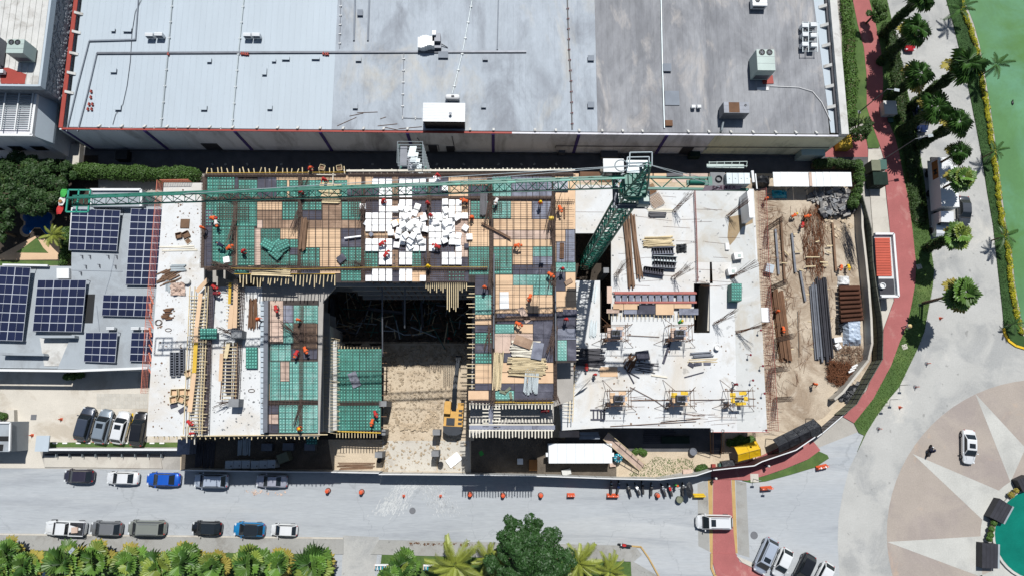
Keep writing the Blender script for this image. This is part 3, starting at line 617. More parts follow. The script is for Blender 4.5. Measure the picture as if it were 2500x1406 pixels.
# ================================================================ houses with solar roofs
ZH = 4.2
hs = thing('solar_house','flat grey roofed house covered with solar panels beside the building site','house',(0,0,0))
def roofp(parent,name,pts,z0,z1,m): e = MB(); e.prism([p[:2] for p in P2(pts,z1)],z0,z1); return e.obj(name,m,parent)
roofp(hs,'roof_slab',[(178,505),(402,505),(470,520),(460,905),(140,900),(182,800),(174,640)],0,ZH,'house_roof')
roofp(hs,'low_roof',[(-150,650),(182,650),(182,800),(140,899),(-150,896)],0,ZH - .25,'house_roof')
def bars(parent,name,segs,z,h,w_,m):
 e = MB()
 for s in segs:
  for a,q in zip(s[:-1],s[1:]): e.bar(W(*a,z + h / 2),W(*q,z + h / 2),w_,h)
 return e.obj(name,m,parent)
bars(hs,'parapet',[[(-100,902),(182,905),(362,898)]],ZH - .2,.45,.3,'white_paint')
bars(hs,'parapet',[[(8,647),(118,649)],[(178,508),(172,612)]],ZH,.35,.25,'white_paint')
bars(hs,'roof_seam',[[(282,616),(268,680),(255,722)],[(236,745),(243,808)],[(180,560),(300,560)],[(176,660),(300,663)]],ZH,.03,.06,'roof_joint')
roofp(hs,'sunken_terrace',[(96,820),(183,820),(183,893),(108,893)],ZH - .3,ZH - .18,'old_white')
roofp(hs,'stair_head',[(210,718),(232,718),(226,788),(206,788)],ZH,ZH + .04,'dark_vent')
roofp(hs,'terrace_wall',[(96,818),(182,818),(182,824),(96,824)],ZH,ZH + 1.0,'house_roof')
roofp(hs,'terrace_wall',[(0,860),(105,862),(108,868),(0,866)],ZH - .2,ZH + .9,'house_roof')
roofp(hs,'white_box',[(222,462),(345,462),(345,505),(222,505)],0,ZH + 1.2,'house_roof')
bars(hs,'parapet',[[(222,464),(345,464),(345,505)],[(222,464),(222,505)]],ZH + 1.2,.35,.3,'white_paint')
roofp(hs,'white_box',[(138,655),(168,655),(168,680),(138,680)],ZH - .2,ZH + .3,'white_paint')
for px,py in ((203,628),(222,628),(267,628),(287,628),(212,652),(245,650),(284,652),(200,668)):
 e = MB(); p = W(px,py,ZH); e.box(p.x,p.y,ZH,.06,.45,.3,rad(10)); e.box(p.x - .2,p.y + .2,ZH,.45,.05,.06,rad(-15)); e.obj('anchor_bracket','steel_grey',hs)
for k,(px,py) in enumerate([(270,802),(330,802),(354,802)]):
 ac_unit(px - 11,py - 4,px + 9,py + 2,ZH,.8,['left of three white condensers below the wide solar array','middle of three white condensers below the wide solar array','right of three white condensers below the wide solar array'][k],'white_metal')
pm = MB(); pm.cur = 0; pm.box(0,0,0,1,1,.04); pm.cur = 1; pm.v = []; pm.f = []; pm.m = []
def solar(quad,nc,nr,lift,label):
 """quad: px corners tl,tr,br,bl of the array plane"""
 tl,tr,br,bl = [W(*p,ZH + l) for p,l in zip(quad,lift)]
 t = thing('solar_array',label,'solar panels',(bl.x,bl.y,ZH),group='solar arrays on the house roofs')
 e0 = None
 for i in range(nc):
  for j in range(nr):
   def at(u,v): return tl.lerp(tr,u).lerp(bl.lerp(br,u),v)
   u0,u1,v0,v1 = i / nc,(i + 1) / nc,j / nr,(j + 1) / nr
   e = MB(); A,B,C,Dd = at(u0,v1),at(u1,v1),at(u1,v0),at(u0,v0)
   up = Vector((0,0,.04)); g = .035
   e.hexa([A - up,B - up,C - up,Dd - up,A,B,C,Dd]); fr = e.obj('solar_panel','solar_frame',t)
   cell = MB(); du,dv = (u1 - u0),(v1 - v0); gu = .03 / max(.1,(B - A).length) * du; gv = .03 / max(.1,(Dd - A).length) * dv
   for s in (0,1):
    a0 = u0 + du * s / 2 + gu * (1.6 if s == 0 else .5); a1 = u0 + du * (s + 1) / 2 - gu * (1.6 if s else .5)
    cell.add([at(a0,v1 - 1.6 * gv) + up * .2,at(a1,v1 - 1.6 * gv) + up * .2,at(a1,v0 + 1.6 * gv) + up * .2,at(a0,v0 + 1.6 * gv) + up * .2],[(0,1,2,3)])
   o = cell.obj('cell_glass','solar_cell',None); o.parent = fr; wl = WL[o.name]; o.location = Vector(wl) - Vector(WL[fr.name])
 e = MB()
 for p in (tl,tr,br,bl): e.tube((p.x,p.y,ZH - .3),p - Vector((0,0,.05)),.04)
 e.obj('stand','steel_grey',t)
solar([(176,510),(294,514),(285,614),(168,610)],3,6,(.9,.9,.5,.5),'three column solar array nearest the pool garden')
solar([(320,509),(399,511),(382,696),(306,695)],2,11,(.9,.9,.6,.6),'tall two column solar array against the building site')
solar([(0,650),(75,653),(55,832),(-22,830)],2,8,(.9,.9,.5,.5),'tall solar array cut by the left edge')
solar([(92,683),(211,683),(199,810),(79,808)],3,6,(.9,.9,.6,.6),'solar array above the sunken terrace')
solar([(252,719),(370,721),(365,773),(248,770)],3,3,(.8,.8,.5,.5),'wide low solar array of nine panels')
solar([(209,811),(287,811),(281,885),(204,882)],2,4,(.8,.8,.5,.5),'small eight panel solar array above the white condensers\' row end')
solar([(321,811),(398,811),(393,883),(316,881)],2,4,(.8,.8,.5,.5),'small solar array partly hidden by orange netting')
sb = thing('corner_house','pale flat roofed house cut by the lower left edge','house',(0,0,0))
roofp(sb,'roof_slab',[(-150,1029),(27,1029),(24,1102),(-150,1102)],0,3.5,'house_roof')
roofp(sb,'roof_opening',[(-60,1064),(22,1064),(22,1076),(-60,1076)],3.5,3.56,'dark_vent')
roofp(sb,'roof_opening',[(-60,1084),(8,1084),(6,1100),(-60,1100)],3.5,3.56,'dark_vent')
bars(sb,'parapet',[[(-40,1031),(26,1031),(24,1100)]],3.5,.25,.2,'white_paint')
roofp(sb,'planter',[(6,1000),(34,1000),(36,1076),(28,1076),(27,1028),(6,1028)],0,.7,'walk_light')
# ================================================================ building under construction
ZD,ZS,ZE,ZG = 17.0,13.6,5.8,4.5
bd = thing('building_under_construction','unfinished concrete building with white slabs and columns rising around a deep pit','building',(0,0,0))
def slabp(name,pts,z,th,m,parent=bd): e = MB(); e.prism([p[:2] for p in P2(pts,z)],z - th,z); return e.obj(name,m,parent)
slabp('floor_slab',[(400,447),(498,447),(498,700),(640,700),(640,1064),(357,1064)],ZS,.3,'slab')
slabp('floor_slab',[(640,700),(820,700),(790,735),(780,1064),(640,1064)],ZS - .02,.3,'slab_edge')
slabp('floor_slab',[(640,440),(1345,440),(1345,690),(1160,700),(640,700)],ZS - .05,.3,'slab_edge')
slabp('floor_slab',[(1157,690),(1400,690),(1400,975),(1150,1065),(1150,975)],ZS - .05,.3,'slab_edge')
for z_ in (10.0,6.6,3.2):
 for pts,zz in (([(520,445),(1345,445),(1345,684),(830,684),(830,664),(520,650)],ZD),([(1166,690),(1398,690),(1398,970),(1166,970)],ZD),([(380,460),(498,460),(498,660),(770,745),(770,1056),(366,1056)],ZS)):
  e = MB(); e.prism([p[:2] for p in P2(pts,zz)],z_ - .3,z_); e.obj('floor_slab','slab_edge',bd)
slabp('floor_slab',[(1352,450),(1840,462),(1846,570),(1350,570)],ZE,.3,'slab')
slabp('floor_slab',[(1350,570),(1405,570),(1405,685),(1350,685)],ZE,.3,'slab')
slabp('floor_slab',[(1492,570),(1735,570),(1740,692),(1694,692),(1694,812),(1492,812)],ZE,.3,'slab')
slabp('floor_slab',[(1733,570),(1846,570),(1860,812),(1733,812)],ZE,.3,'slab')
slabp('floor_slab',[(1350,685),(1465,685),(1465,812),(1350,812)],ZE,.3,'slab')
slabp('floor_slab',[(1350,812),(1861,812),(1873,1054),(1735,1054),(1735,1044),(1370,1044)],ZE,.3,'slab')
slabp('screed_patch',[(1694,466),(1836,464),(1846,640),(1700,640)],ZE + .012,.01,'slab_grey')
slabp('screed_patch',[(1780,530),(1838,520),(1838,545),(1812,555),(1795,585),(1782,600),(1776,580)],ZE + .018,.005,'wet_stain')
slabp('screed_patch',[(1785,640),(1852,640),(1872,1050),(1800,1050),(1795,800)],ZE + .012,.01,'slab_grey')
slabp('floor_slab',[(1370,900),(1460,900),(1465,1044),(1370,1050)],ZE + .25,.25,'slab')
e = MB(); e.bar(W(1722,692,3),W(1716,812,3),.35,5.0); e.obj('opening_wall','walk_light',bd)
cm_ = MB(); cm_.box(0,0,0,.8,.8,1); cm_ = cm_.mesh('column','concrete_box')
for (px,py,zt) in [(575,500,ZD - .3),(733,500,ZD - .3),(887,500,ZD - .3),(1047,500,ZD - .3),(1197,500,ZD - .3),(1340,500,ZD - .3),
(575,660,ZD - .3),(733,650,ZD - .3),(887,660,ZD - .3),(1047,660,ZD - .3),(1197,665,ZD - .3),(1335,660,ZD - .3),
(1200,800,ZD - .3),(1335,800,ZD - .3),(1200,965,ZD - .3),(1345,965,ZD - .3),(420,560,ZS - .3),(400,780,ZS - .3),(390,1030,ZS - .3),(560,1030,ZS - .3),(560,820,ZS - .3),(720,1030,ZS - .3),(720,800,ZS - .3)]:
 put('column',cm_,W(px,py,zt).xy.to_3d(),bd,scale=(1,1,zt))
for (px,py) in [(1505,540),(1650,520),(1780,530),(1500,820),(1655,815),(1800,800),(1400,1000),(1510,975),(1663,970),(1815,975),(1380,620),(1480,660),(1500,700)]:
 put('column',cm_,W(px,py,ZE - .3).xy.to_3d(),bd,scale=(.9,.9,ZE - .3))
e = MB()
for k in range(6): e.box(px0 + 3 + k * 3,(py0 + py1) / 2 + 3,D,.3,14,.5 + .3 * (k % 3),rad(4 * (k % 3)))
e.obj('footing_wall','concrete_dark',bd)
slabp('floor_slab',[(806,590),(900,590),(900,690),(806,690)],1.0,.3,'concrete_dark')
slabp('floor_slab',[(905,640),(1010,640),(1010,668),(905,668)],3.0,.3,'concrete_dark')
slabp('floor_slab',[(1060,590),(1150,590),(1150,640),(1060,640)],-1.0,.3,'concrete_dark')
for (a,q) in [((812,730),(812,810)),((812,800),(870,815)),((900,755),(985,765)),((985,730),(990,800)),((1030,740),(1034,800))]:
 e = MB(); e.bar(W(*a,-1),W(*q,-1),.3,2.0); e.obj('retaining_wall','concrete_dark',bd)
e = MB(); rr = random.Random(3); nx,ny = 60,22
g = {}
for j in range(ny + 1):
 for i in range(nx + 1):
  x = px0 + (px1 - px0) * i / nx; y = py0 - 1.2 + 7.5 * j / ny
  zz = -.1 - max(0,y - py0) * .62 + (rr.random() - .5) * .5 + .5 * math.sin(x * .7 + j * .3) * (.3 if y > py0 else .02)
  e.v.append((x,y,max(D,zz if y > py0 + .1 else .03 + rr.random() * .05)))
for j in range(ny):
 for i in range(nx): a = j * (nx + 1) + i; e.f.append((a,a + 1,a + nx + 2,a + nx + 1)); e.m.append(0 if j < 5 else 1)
e.obj('rubble_slope',['soil','soil_shade_tone'],kind='structure')  # darker second material paints shade onto the deeper rows of the slope
rr = random.Random(14); e = MB()
for _ in range(300):
 x,y = rr.uniform(px0 + 1,px1 - 1),rr.uniform(py0 + 1,py0 + 17); a_ = rr.choice((0,1.57)) + rr.gauss(0,.35); l = rr.uniform(.6,4); z_ = max(D,-(y - py0) * .6) + .3 + rr.random() * 1.5; e.bar((x - math.cos(a_) * l / 2,y - math.sin(a_) * l / 2,z_),(x + math.cos(a_) * l / 2,y + math.sin(a_) * l / 2,z_ + rr.uniform(-.5,.5)),.1,.1)
e.m = [rr.randrange(4) for _ in range(300) for k in range(1)] and [v for _ in range(300) for v in [rr.randrange(4)] * 6]; o = e.obj('pit_debris',['timber','timber_brown','steel_light','form_green'],kind='stuff'); o['label'] = 'planks, props and bars strewn through the dark pit'
area('shade_toned_yard',[(445,1066),(800,1066),(812,1145),(442,1146)],2.5 * .004,'soil_shade_tone'); area('planted_yard',[(1150,1066),(1340,1066),(1505,1078),(1505,1164),(1150,1156)],2.5 * .004,'soil_shade_tone'); area('shade_toned_yard',[(1380,1040),(1735,1040),(1735,1102),(1380,1102)],3 * .004,'concrete_dark')  # dark yard patches carry the shade of the building and east slab in their colour
area('shade_toned_ground',[(1340,560),(1800,560),(1800,880),(1340,880)],3.4 * .004,'soil_dark')  # dark sheet paints shade on the ground seen through the slab openings
def stones(name,label,cat,pts_fn,n,smin,smax,m,z=0.0,seed=1,heap=0.0,flat=.6,big=0,bign='slab_fragment',kind='stuff'):
 rr = random.Random(seed); e = MB()
 def one(e,x,y,zz,s):
  r = rr.random() * 3.14; t = (rr.uniform(-.5,.5),rr.uniform(-.5,.5))
  M = Matrix.Translation((x,y,zz)) @ Euler((t[0],t[1],r)).to_matrix().to_4x4()
  k = rr.uniform(.6,1); f = flat * rr.uniform(.5,1.2)
  q = [Vector((sx * s * rr.uniform(.7,1.1) / 2,sy * s * k * rr.uniform(.7,1.1) / 2,sz * s * f / 2)) for sz in (-1,1) for sx,sy in ((-1,-1),(1,-1),(1,1),(-1,1))]
  e.hexa([M @ v for v in q])
 for _ in range(n):
  px,py,h = pts_fn(rr); s = smin + (smax - smin) * rr.random() ** 3; p = W(px,py,z); one(e,p.x,p.y,z + h * heap + s * .15,s)
 ms = [m] + (['slab_edge','concrete_box','steel_dark'] if m == 'rock_grey' else [])
 if len(ms) > 1: e.m = [ms_ for _ in range(n) for ms_ in [rr.randrange(len(ms))] * 6]
 o = e.obj(name,ms); o['kind'] = kind; o['label'] = label
 return o
def inpoly(x,y,P):
 ins = False; j = len(P) - 1
 for i in range(len(P)):
  if (P[i][1] > y) != (P[j][1] > y) and x < (P[j][0] - P[i][0]) * (y - P[i][1]) / (P[j][1] - P[i][1]) + P[i][0]: ins = not ins
  j = i
 return ins
def inside(P,hfn=None):
 x0,x1,y0,y1 = min(p[0] for p in P),max(p[0] for p in P),min(p[1] for p in P),max(p[1] for p in P)
 def f(rr):
  while True:
   x,y = rr.uniform(x0,x1),rr.uniform(y0,y1)
   if inpoly(x,y,P): return x,y,(hfn(x,y) if hfn else 0)
 return f
stones('rubble','pale broken limestone scattered over the excavation forecourt','rubble',inside([(940,872),(1080,872),(1080,1040),(1000,1058),(942,1050)]),1300,.05,.34,'rock',seed=2)
stones('rubble','crescent of larger pale stones at the foot of the forecourt','rubble',inside([(955,990),(975,1030),(1020,1040),(1060,1000),(1070,1020),(1040,1052),(975,1045)]),300,.12,.6,'rock',seed=3,heap=.3)
stones('rubble','rubble spilling over the rim of the pit and the edges of the forecourt','rubble',inside([(925,845),(1165,845),(1165,885),(925,885)]),500,.1,.6,'rock',seed=5)
stones('rubble','broken stone along both sides of the entrance drive','rubble',inside([(930,1040),(950,1040),(946,1150),(930,1150)]),160,.08,.5,'rock',seed=6)
stones('slab_debris','offcuts and crumbs strewn over the east slab','debris',inside([(1380,780),(1855,820),(1865,1040),(1390,1040)]),330,.04,.24,'timber_brown',z=ZE,seed=7,flat=.12)
stones('slab_debris','grit and scraps on the north half of the east slab','debris',inside([(1410,470),(1840,470),(1850,690),(1500,690)]),260,.04,.26,'concrete_box',z=ZE,seed=8,flat=.12)
stones('slab_debris','offcuts and crumbs strewn over the west slab','debris',inside([(405,460),(490,460),(480,720),(460,1050),(370,1050)]),330,.04,.24,'timber_brown',z=ZS,seed=9,flat=.12)
stones('slab_debris','scraps on the white slab beside the lower green deck','debris',inside([(520,730),(640,740),(635,1055),(515,1055)]),300,.04,.26,'concrete_box',z=ZS,seed=10,flat=.12)
stones('gravel','fine grit on the entrance drive','gravel',inside([(930,1060),(1140,1060),(1140,1150),(930,1150)]),300,.08,.35,'rock',seed=4)
dk = thing('formwork_deck','huge formwork deck of plywood and green plastic forms under rebar','formwork',(0,0,0))
d2 = thing('lower_formwork_deck','narrower green formwork deck west of the pit with plywood strips','formwork',(0,0,0))
d3 = thing('small_formwork_deck','small all green formwork deck beside the excavation ramp','formwork',(0,0,0))
def underboard(parent,pts,z): e = MB(); e.prism([p[:2] for p in P2(pts,z)],z - .12,z); return e.obj('decking','underboard',parent)
underboard(dk,[(499,427),(1405,427),(1405,690),(820,690),(820,668),(499,652)],ZD - .06)
underboard(dk,[(1159,691),(1407,691),(1407,884),(1356,886),(1356,978),(1143,978),(1143,950),(1159,950)],ZD - .06)
underboard(d2,[(645,733),(776,733),(776,1058),(641,1058)],ZS + .12)
underboard(d3,[(824,851),(933,851),(930,1053),(816,1050)],ZG - .06)
rr = random.Random(8)
MT = {'P': 'ply','B': 'ply_brown','K': 'ply_pink','D': 'ply_dark','S': 'ply_slate'}
def patch(parent,z,t,x0,y0,x1,y1):
 if t in MT:
  W_,H_ = x1 - x0,y1 - y0
  a,q = (52,26) if W_ >= H_ or W_ > 60 else (26,52)
  nx,ny = max(1,round(W_ / a)),max(1,round(H_ / q))
  for i in range(nx):
   for j in range(ny):
    e = MB(); g = .5; zz = z + rr.uniform(0,.03)
    pbox(e,x0 + W_ * i / nx + g / 2,y0 + H_ * j / ny + g / 2,x0 + W_ * (i + 1) / nx - g / 2,y0 + H_ * (j + 1) / ny - g / 2,zz,.03)
    e.obj('dark_sheet' if t in 'DS' else 'plywood_sheet',MT[t],parent)
 else:
  ms = ['form_pale','dome_pale'] if t == 'g' else ['form_green','form_dome']
  W_,H_ = x1 - x0,y1 - y0; s = 7.4
  nx,ny = max(1,round(W_ / 44)),max(1,round(H_ / 44))
  for i in range(nx):
   for j in range(ny):
    e = MB(); u0,u1 = x0 + W_ * i / nx,x0 + W_ * (i + 1) / nx; v0,v1 = y0 + H_ * j / ny,y0 + H_ * (j + 1) / ny
    pbox(e,u0 + .25,v0 + .25,u1 - .25,v1 - .25,z,.04); e.obj('green_form',ms,parent)
    e = MB(); e.cur = 0
    kx,ky = max(1,round((u1 - u0) / s)),max(1,round((v1 - v0) / s))
    for a in range(kx):
     for q in range(ky):
      p = W(u0 + (u1 - u0) * (a + .5) / kx,v0 + (v1 - v0) * (q + .5) / ky,z)
      e.lathe(p.x,p.y,z - .001,[(.115,0),(.085,.055),(.02,.075)],7)
    e.obj('dome',ms[1],parent,kind='stuff')
main = """G 506 432 573 492|G 582 440 628 492|D 629 432 675 490|G 675 441 700 490|P 675 430 848 440|P 701 441 706 490|G 707 441 848 490|P 848 430 911 456|D 848 457 890 492|D 574 432 581 492
G 502 493 627 553|D 499 511 520 553|D 498 554 517 652|G 518 554 572 649|G 580 554 621 649|B 573 554 579 649|P 628 493 689 514|B 628 515 688 537|K 628 538 641 558|G 689 493 729 537|G 736 493 785 514|D 736 515 785 537|B 786 493 833 537|G 834 493 881 537
B 642 538 732 558|B 733 538 882 558|K 622 559 636 648|G 637 559 684 648|P 685 559 729 584|G 685 585 707 648|D 708 606 730 622|G 708 585 730 605|G 708 623 730 648|K 731 559 746 604|P 747 559 831 604|G 731 605 780 653|P 781 605 831 668|D 832 559 884 603|G 832 604 884 686|D 731 654 780 668|G 570 656 607 667|K 608 656 730 667
D 885 432 911 460|D 891 461 925 480|D 886 481 905 530|P 885 562 1000 576|B 885 577 1040 583|D 886 531 1045 560|B 957 432 972 500|K 957 501 972 580|D 911 432 1094 485|D 906 486 956 530|G 1005 454 1046 470|D 973 486 1093 530|D 885 584 1045 610|B 957 584 972 655|G 886 611 922 656|D 923 611 956 656|G 1005 611 1028 650|D 973 611 1004 656|D 1029 611 1076 656|D 886 657 956 686|P 990 657 1040 688|D 957 657 989 688|D 1041 657 1144 688|G 1094 662 1134 686|D 1077 584 1110 656|D 1046 531 1110 583|P 1111 500 1143 534|K 1111 535 1142 600|K 1111 601 1143 628|D 1111 629 1143 656
P 1095 430 1143 454|B 1144 430 1193 454|g 1202 430 1248 482|S 1249 430 1300 482|S 1301 430 1347 482|P 1095 455 1143 486|D 1144 455 1193 486|D 1202 483 1350 490|G 1149 491 1194 535|g 1202 491 1247 533|P 1248 491 1298 535|S 1299 491 1348 535|K 1144 487 1148 535|P 1144 536 1195 602|P 1205 536 1350 562|K 1205 563 1350 584|P 1205 585 1350 602|G 1145 603 1194 671|G 1205 603 1250 669|P 1251 603 1300 646|g 1301 603 1348 626|S 1301 627 1348 646|D 1251 647 1348 670|g 1253 671 1349 696|g 1302 697 1349 719|D 1159 672 1194 718
P 1353 430 1405 560|P 1353 561 1380 590|S 1381 561 1403 640|P 1353 591 1358 640|S 1359 591 1380 640|g 1357 641 1405 664|P 1381 665 1405 710|D 1357 665 1380 710|P 1357 711 1407 760|D 1360 761 1406 800|S 1361 801 1406 829|g 1361 830 1384 880|D 1385 830 1407 880
g 1160 719 1203 767|P 1160 768 1204 792|D 1160 793 1204 811|G 1160 812 1201 838|D 1160 839 1203 861|G 1160 862 1201 887|P 1160 888 1201 935|D 1160 936 1207 952|P 1143 953 1193 976|P 1210 671 1252 696|P 1210 697 1301 764|P 1302 720 1350 764|D 1213 765 1301 790|D 1302 765 1352 884|g 1209 791 1255 813|P 1256 791 1301 813|K 1207 814 1247 861|D 1230 862 1301 884|K 1248 814 1301 861|P 1207 885 1355 908|P 1207 909 1355 935|D 1256 936 1355 976|g 1208 953 1255 976|D 1208 936 1255 952"""
for t in main.replace('\n','|').split('|'):
 k,*q = t.split(); patch(dk,ZD,k,*map(int,q))
for t in "K 659 734 691 785|K 659 786 691 834|S 692 745 716 787|G 717 745 776 789|G 692 788 716 838|B 717 790 774 850|G 660 839 710 881|D 711 851 774 876|G 659 882 684 977|K 685 882 706 930|G 707 882 776 977|G 685 931 706 977|P 645 936 658 977|D 642 988 680 1010|K 642 1011 679 1034|D 642 1035 679 1056|G 681 988 776 1056|S 645 733 658 935".split('|'):
 k,*q = t.split(); patch(d2,ZS + .2,'g' if k == 'G' else k,*map(int,q))
for t in "G 824 851 932 905|G 822 906 932 982|G 818 988 930 1050".split('|'):
 k,*q = t.split(); patch(d3,ZG,k,*map(int,q))
def rebar(parent,z,x0,y0,x1,y1,sx=16.2,sy=16.2,r=.016,skip=.0,m='rebar',seed=1):
 rr = random.Random(seed); e = MB(); nx,ny = int((x1 - x0) / sx),int((y1 - y0) / sy)
 for i in range(nx + 1):
  if rr.random() < skip: continue
  for d in ((0,) if sx < 18 else (-1.1,1.1)):
   x = x0 + i * sx + d; a,q = W(x,y0 + rr.uniform(-3,3),z),W(x + rr.uniform(-.6,.6),y1 + rr.uniform(-3,3),z); e.tube(a,q,r,4,cap=False)
 for j in range(ny + 1):
  if rr.random() < skip: continue
  for d in ((0,) if sx < 18 else (-1.1,1.1)):
   y = y0 + j * sy + d; a,q = W(x0 + rr.uniform(-3,3),y,z + .05),W(x1 + rr.uniform(-3,3),y + rr.uniform(-.6,.6),z + .05); e.tube(a,q,r,4,cap=False)
 return e.obj('rebar_grid',m,parent,kind='stuff')
for k,q in enumerate([(503,432,570,650),(582,432,728,650),(738,432,882,650),(892,432,1042,650),(1052,432,1190,650),(1204,432,1346,650),(575,492,1400,655),(1204,655,1348,765),(1160,660,1196,950),(892,655,1196,688),(832,655,884,690),(1356,480,1402,640)]):
 rebar(dk,ZD + .28,*q,skip=.12,seed=k)
def mesh_mat(parent,z,x0,y0,x1,y1,s=5.0):
 e = MB(); x = x0
 while x <= x1: e.tube(W(x,y0,z),W(x,y1,z),.02,4,cap=False); x += s
 y = y0
 while y <= y1: e.tube(W(x0,y,z),W(x1,y,z),.02,4,cap=False); y += s
 return e.obj('rebar_mat','rebar',parent,kind='stuff')
for q in [(532,455,610,485),(530,497,608,538),(857,462,905,524),(700,640,780,660),(885,632,905,680),(1010,632,1065,656),(1040,657,1135,690),(1200,495,1225,520),(1175,632,1220,658),(1357,488,1403,496),(1120,485,1145,520),(840,640,880,655)]: mesh_mat(dk,ZD + .34,*q)
mesh_mat(d2,ZS + .55,716,788,772,851,3.2); rebar(d2,ZS + .45,662,740,772,1050,17,14,seed=33,skip=.25)
rebar(d3,ZG + .25,826,858,928,1046,17,24,seed=34,r=.012)
def cage(parent,a,q,z,w_=.36,h=.3,sp=.42,m='rebar',r=.02):
 A,B = W(*a,z),W(*q,z); d = (B - A); L = d.length; d.normalize(); s = Vector((-d.y,d.x,0)) * w_ / 2; u = Vector((0,0,h)); e = MB()
 for k in (-1,-.33,.33,1):
  e.tube(A + s * k,B + s * k,r,4,cap=False); e.tube(A + s * k + u,B + s * k + u,r,4,cap=False)
 n = int(L / sp)
 for i in range(n):
  p = A + d * (i + .5) * sp; e.tube(p + s + u,p - s + u,.02,4,cap=False); e.tube(p + s,p + s + u,.02,4,cap=False); e.tube(p - s,p - s + u,.02,4,cap=False)
 return e.obj('beam_cage',m,parent,kind='stuff')
for a,q in [((576,492),(570,650)),((733,432),(731,668)),((887,432),(886,690)),((1047,432),(1046,690)),((1196,428),(1200,690)),((1351,428),(1353,700)),((1203,690),(1205,975)),((1353,700),(1356,975)),
((500,487),(1350,484)),((500,655),(1190,657)),((1200,780),(1350,776)),((499,429),(845,429)),((850,428),(1400,427)),((499,432),(494,655))]:
 cage(dk,a,q,ZD + .08,w_=.32)
 e = MB(); e.bar(W(*a,ZD + .02),W(*q,ZD + .02),.4,.05); e.obj('beam_form','beam_board',dk)
cage(dk,(1145,980),(1350,978),ZD,.5)
cage(d2,(641,983),(776,980),ZS + .3,.5); cage(d2,(738,745),(735,1050),ZS + .35,.3); cage(d3,(818,984),(930,983),ZG + .1,.5)
def fan_bars(parent,px,py,z,tx,ty,n=14,h=3.0,spread=.5,seed=1,r=.022,name='column_bars',m='rebar'):
 rr = random.Random(seed); e = MB(); p = W(px,py,z); q = W(tx,ty,z + .4 * 0 + h) if h else W(tx,ty,z)
 for i in range(n):
  o = Vector((rr.uniform(-.3,.3),rr.uniform(-.3,.3),0)); o2 = Vector((rr.uniform(-spread,spread),rr.uniform(-spread,spread),rr.uniform(-.3,.3)))
  e.tube(p + o,q + o2,r,4)
 for k in (.1,.3,.5):
  e.tube(p.lerp(q,k) + Vector((-.35,0,0)),p.lerp(q,k) + Vector((.35,0,0)),.03,4)
 return e.obj(name,m,parent,kind='stuff')
S = 0
for a in [(575,493,548,470,.9),(572,540,560,590,.6),(733,478,745,440,1.5),(735,500,715,560,.5),(888,490,880,530,1.2),(886,652,860,635,.8),(1047,478,1044,510,1.0),(1046,652,1040,630,1.0),(1199,484,1192,540,.8),(1200,500,1196,430,1.4),
(1352,484,1340,560,.8),(1352,650,1348,700,.8),(1199,650,1198,700,.7),(1197,795,1190,850,.6),(1356,795,1342,860,.7),(1205,970,1200,985,1.0),(1356,966,1360,985,1.0),(510,655,560,650,.8),(600,655,680,650,.5),(1350,600,1351,520,.7),(520,640,570,660,.7)]:
 S += 1; fan_bars(dk,*a[:2],ZD + .3,a[2],a[3],n=14,h=a[4],seed=S)
fan_bars(d2,738,830,ZS + .4,690,790,n=14,h=.6,seed=60); fan_bars(d2,735,985,ZS + .4,722,1040,n=10,h=.5,seed=61)
jm = {}
def joists(parent,z,pts,m='timber',w_=.09,h=.12,name='joist'):
 key = (m,w_)
 if key not in jm: e = MB(); e.box(0,.5,-h,w_,1,h); jm[key] = e.mesh('joist',m)
 for (x0,y0,x1,y1) in pts:
  a,q = W(x0,y0,z),W(x1,y1,z); d = q - a
  put(name,jm[key],a,parent,rot=(0,0,math.atan2(d.y,d.x) - math.pi / 2),scale=(1,d.length,1))
rr = random.Random(21)
N = [(505 + i * 13 + rr.uniform(-3,3),426,505 + i * 13 + rr.uniform(-4,4),408 + rr.uniform(-2,5)) for i in range(27)]
joists(dk,ZD - .1,N)
joists(dk,ZD + .02,[(842 + i * 15,426,838 + i * 15 + rr.uniform(-3,3),412 + rr.uniform(0,3)) for i in range(14)],'timber_white')
joists(dk,ZD + .02,[(1052 + i * 10.4,420,1052 + i * 10.4 + rr.uniform(-1,1),410 + rr.uniform(0,3)) for i in range(34)],'timber_white',.11)
joists(dk,ZD - .1,[(586 + i * 8.6 + rr.uniform(-2,2),668,584 + i * 8.6 + rr.uniform(-3,3),692 + rr.uniform(-6,10)) for i in range(28)])
joists(dk,ZD - .14,[(1040 + i * 5.2,686,1040 + i * 5.2,704 + (i % 3) * 5 + (46 if i in (10,11,12,13,14,15) else 0)) for i in range(20)])
joists(dk,ZD - .14,[(1160,700 + i * 12.3 + (i % 2) * 4,1140 + rr.uniform(-3,5),700 + i * 12.3 + (i % 2) * 4) for i in range(21)])
joists(dk,ZD - .14,[(1407,690 + i * 11,1413 + rr.uniform(-2,3),690 + i * 11) for i in range(18)],'timber_white')
e = MB(); e.bar(W(846,418,ZD + .1),W(1404,416,ZD + .1),.22,.22); e.obj('edge_beam','timber_white',dk)
e = MB(); e.bar(W(505,423,ZD),W(845,421,ZD),.04,.08); e.bar(W(570,669,ZD),W(818,669,ZD),.05,.1); e.obj('edge_batten','timber_yellow',dk)
e = MB(); e.bar(W(1257,982,ZD + .05),W(1352,982,ZD + .05),.14,.16); e.bar(W(1205,981,ZD + .05),W(1256,981,ZD + .05),.14,.16); e.obj('edge_batten','timber_yellow',dk)
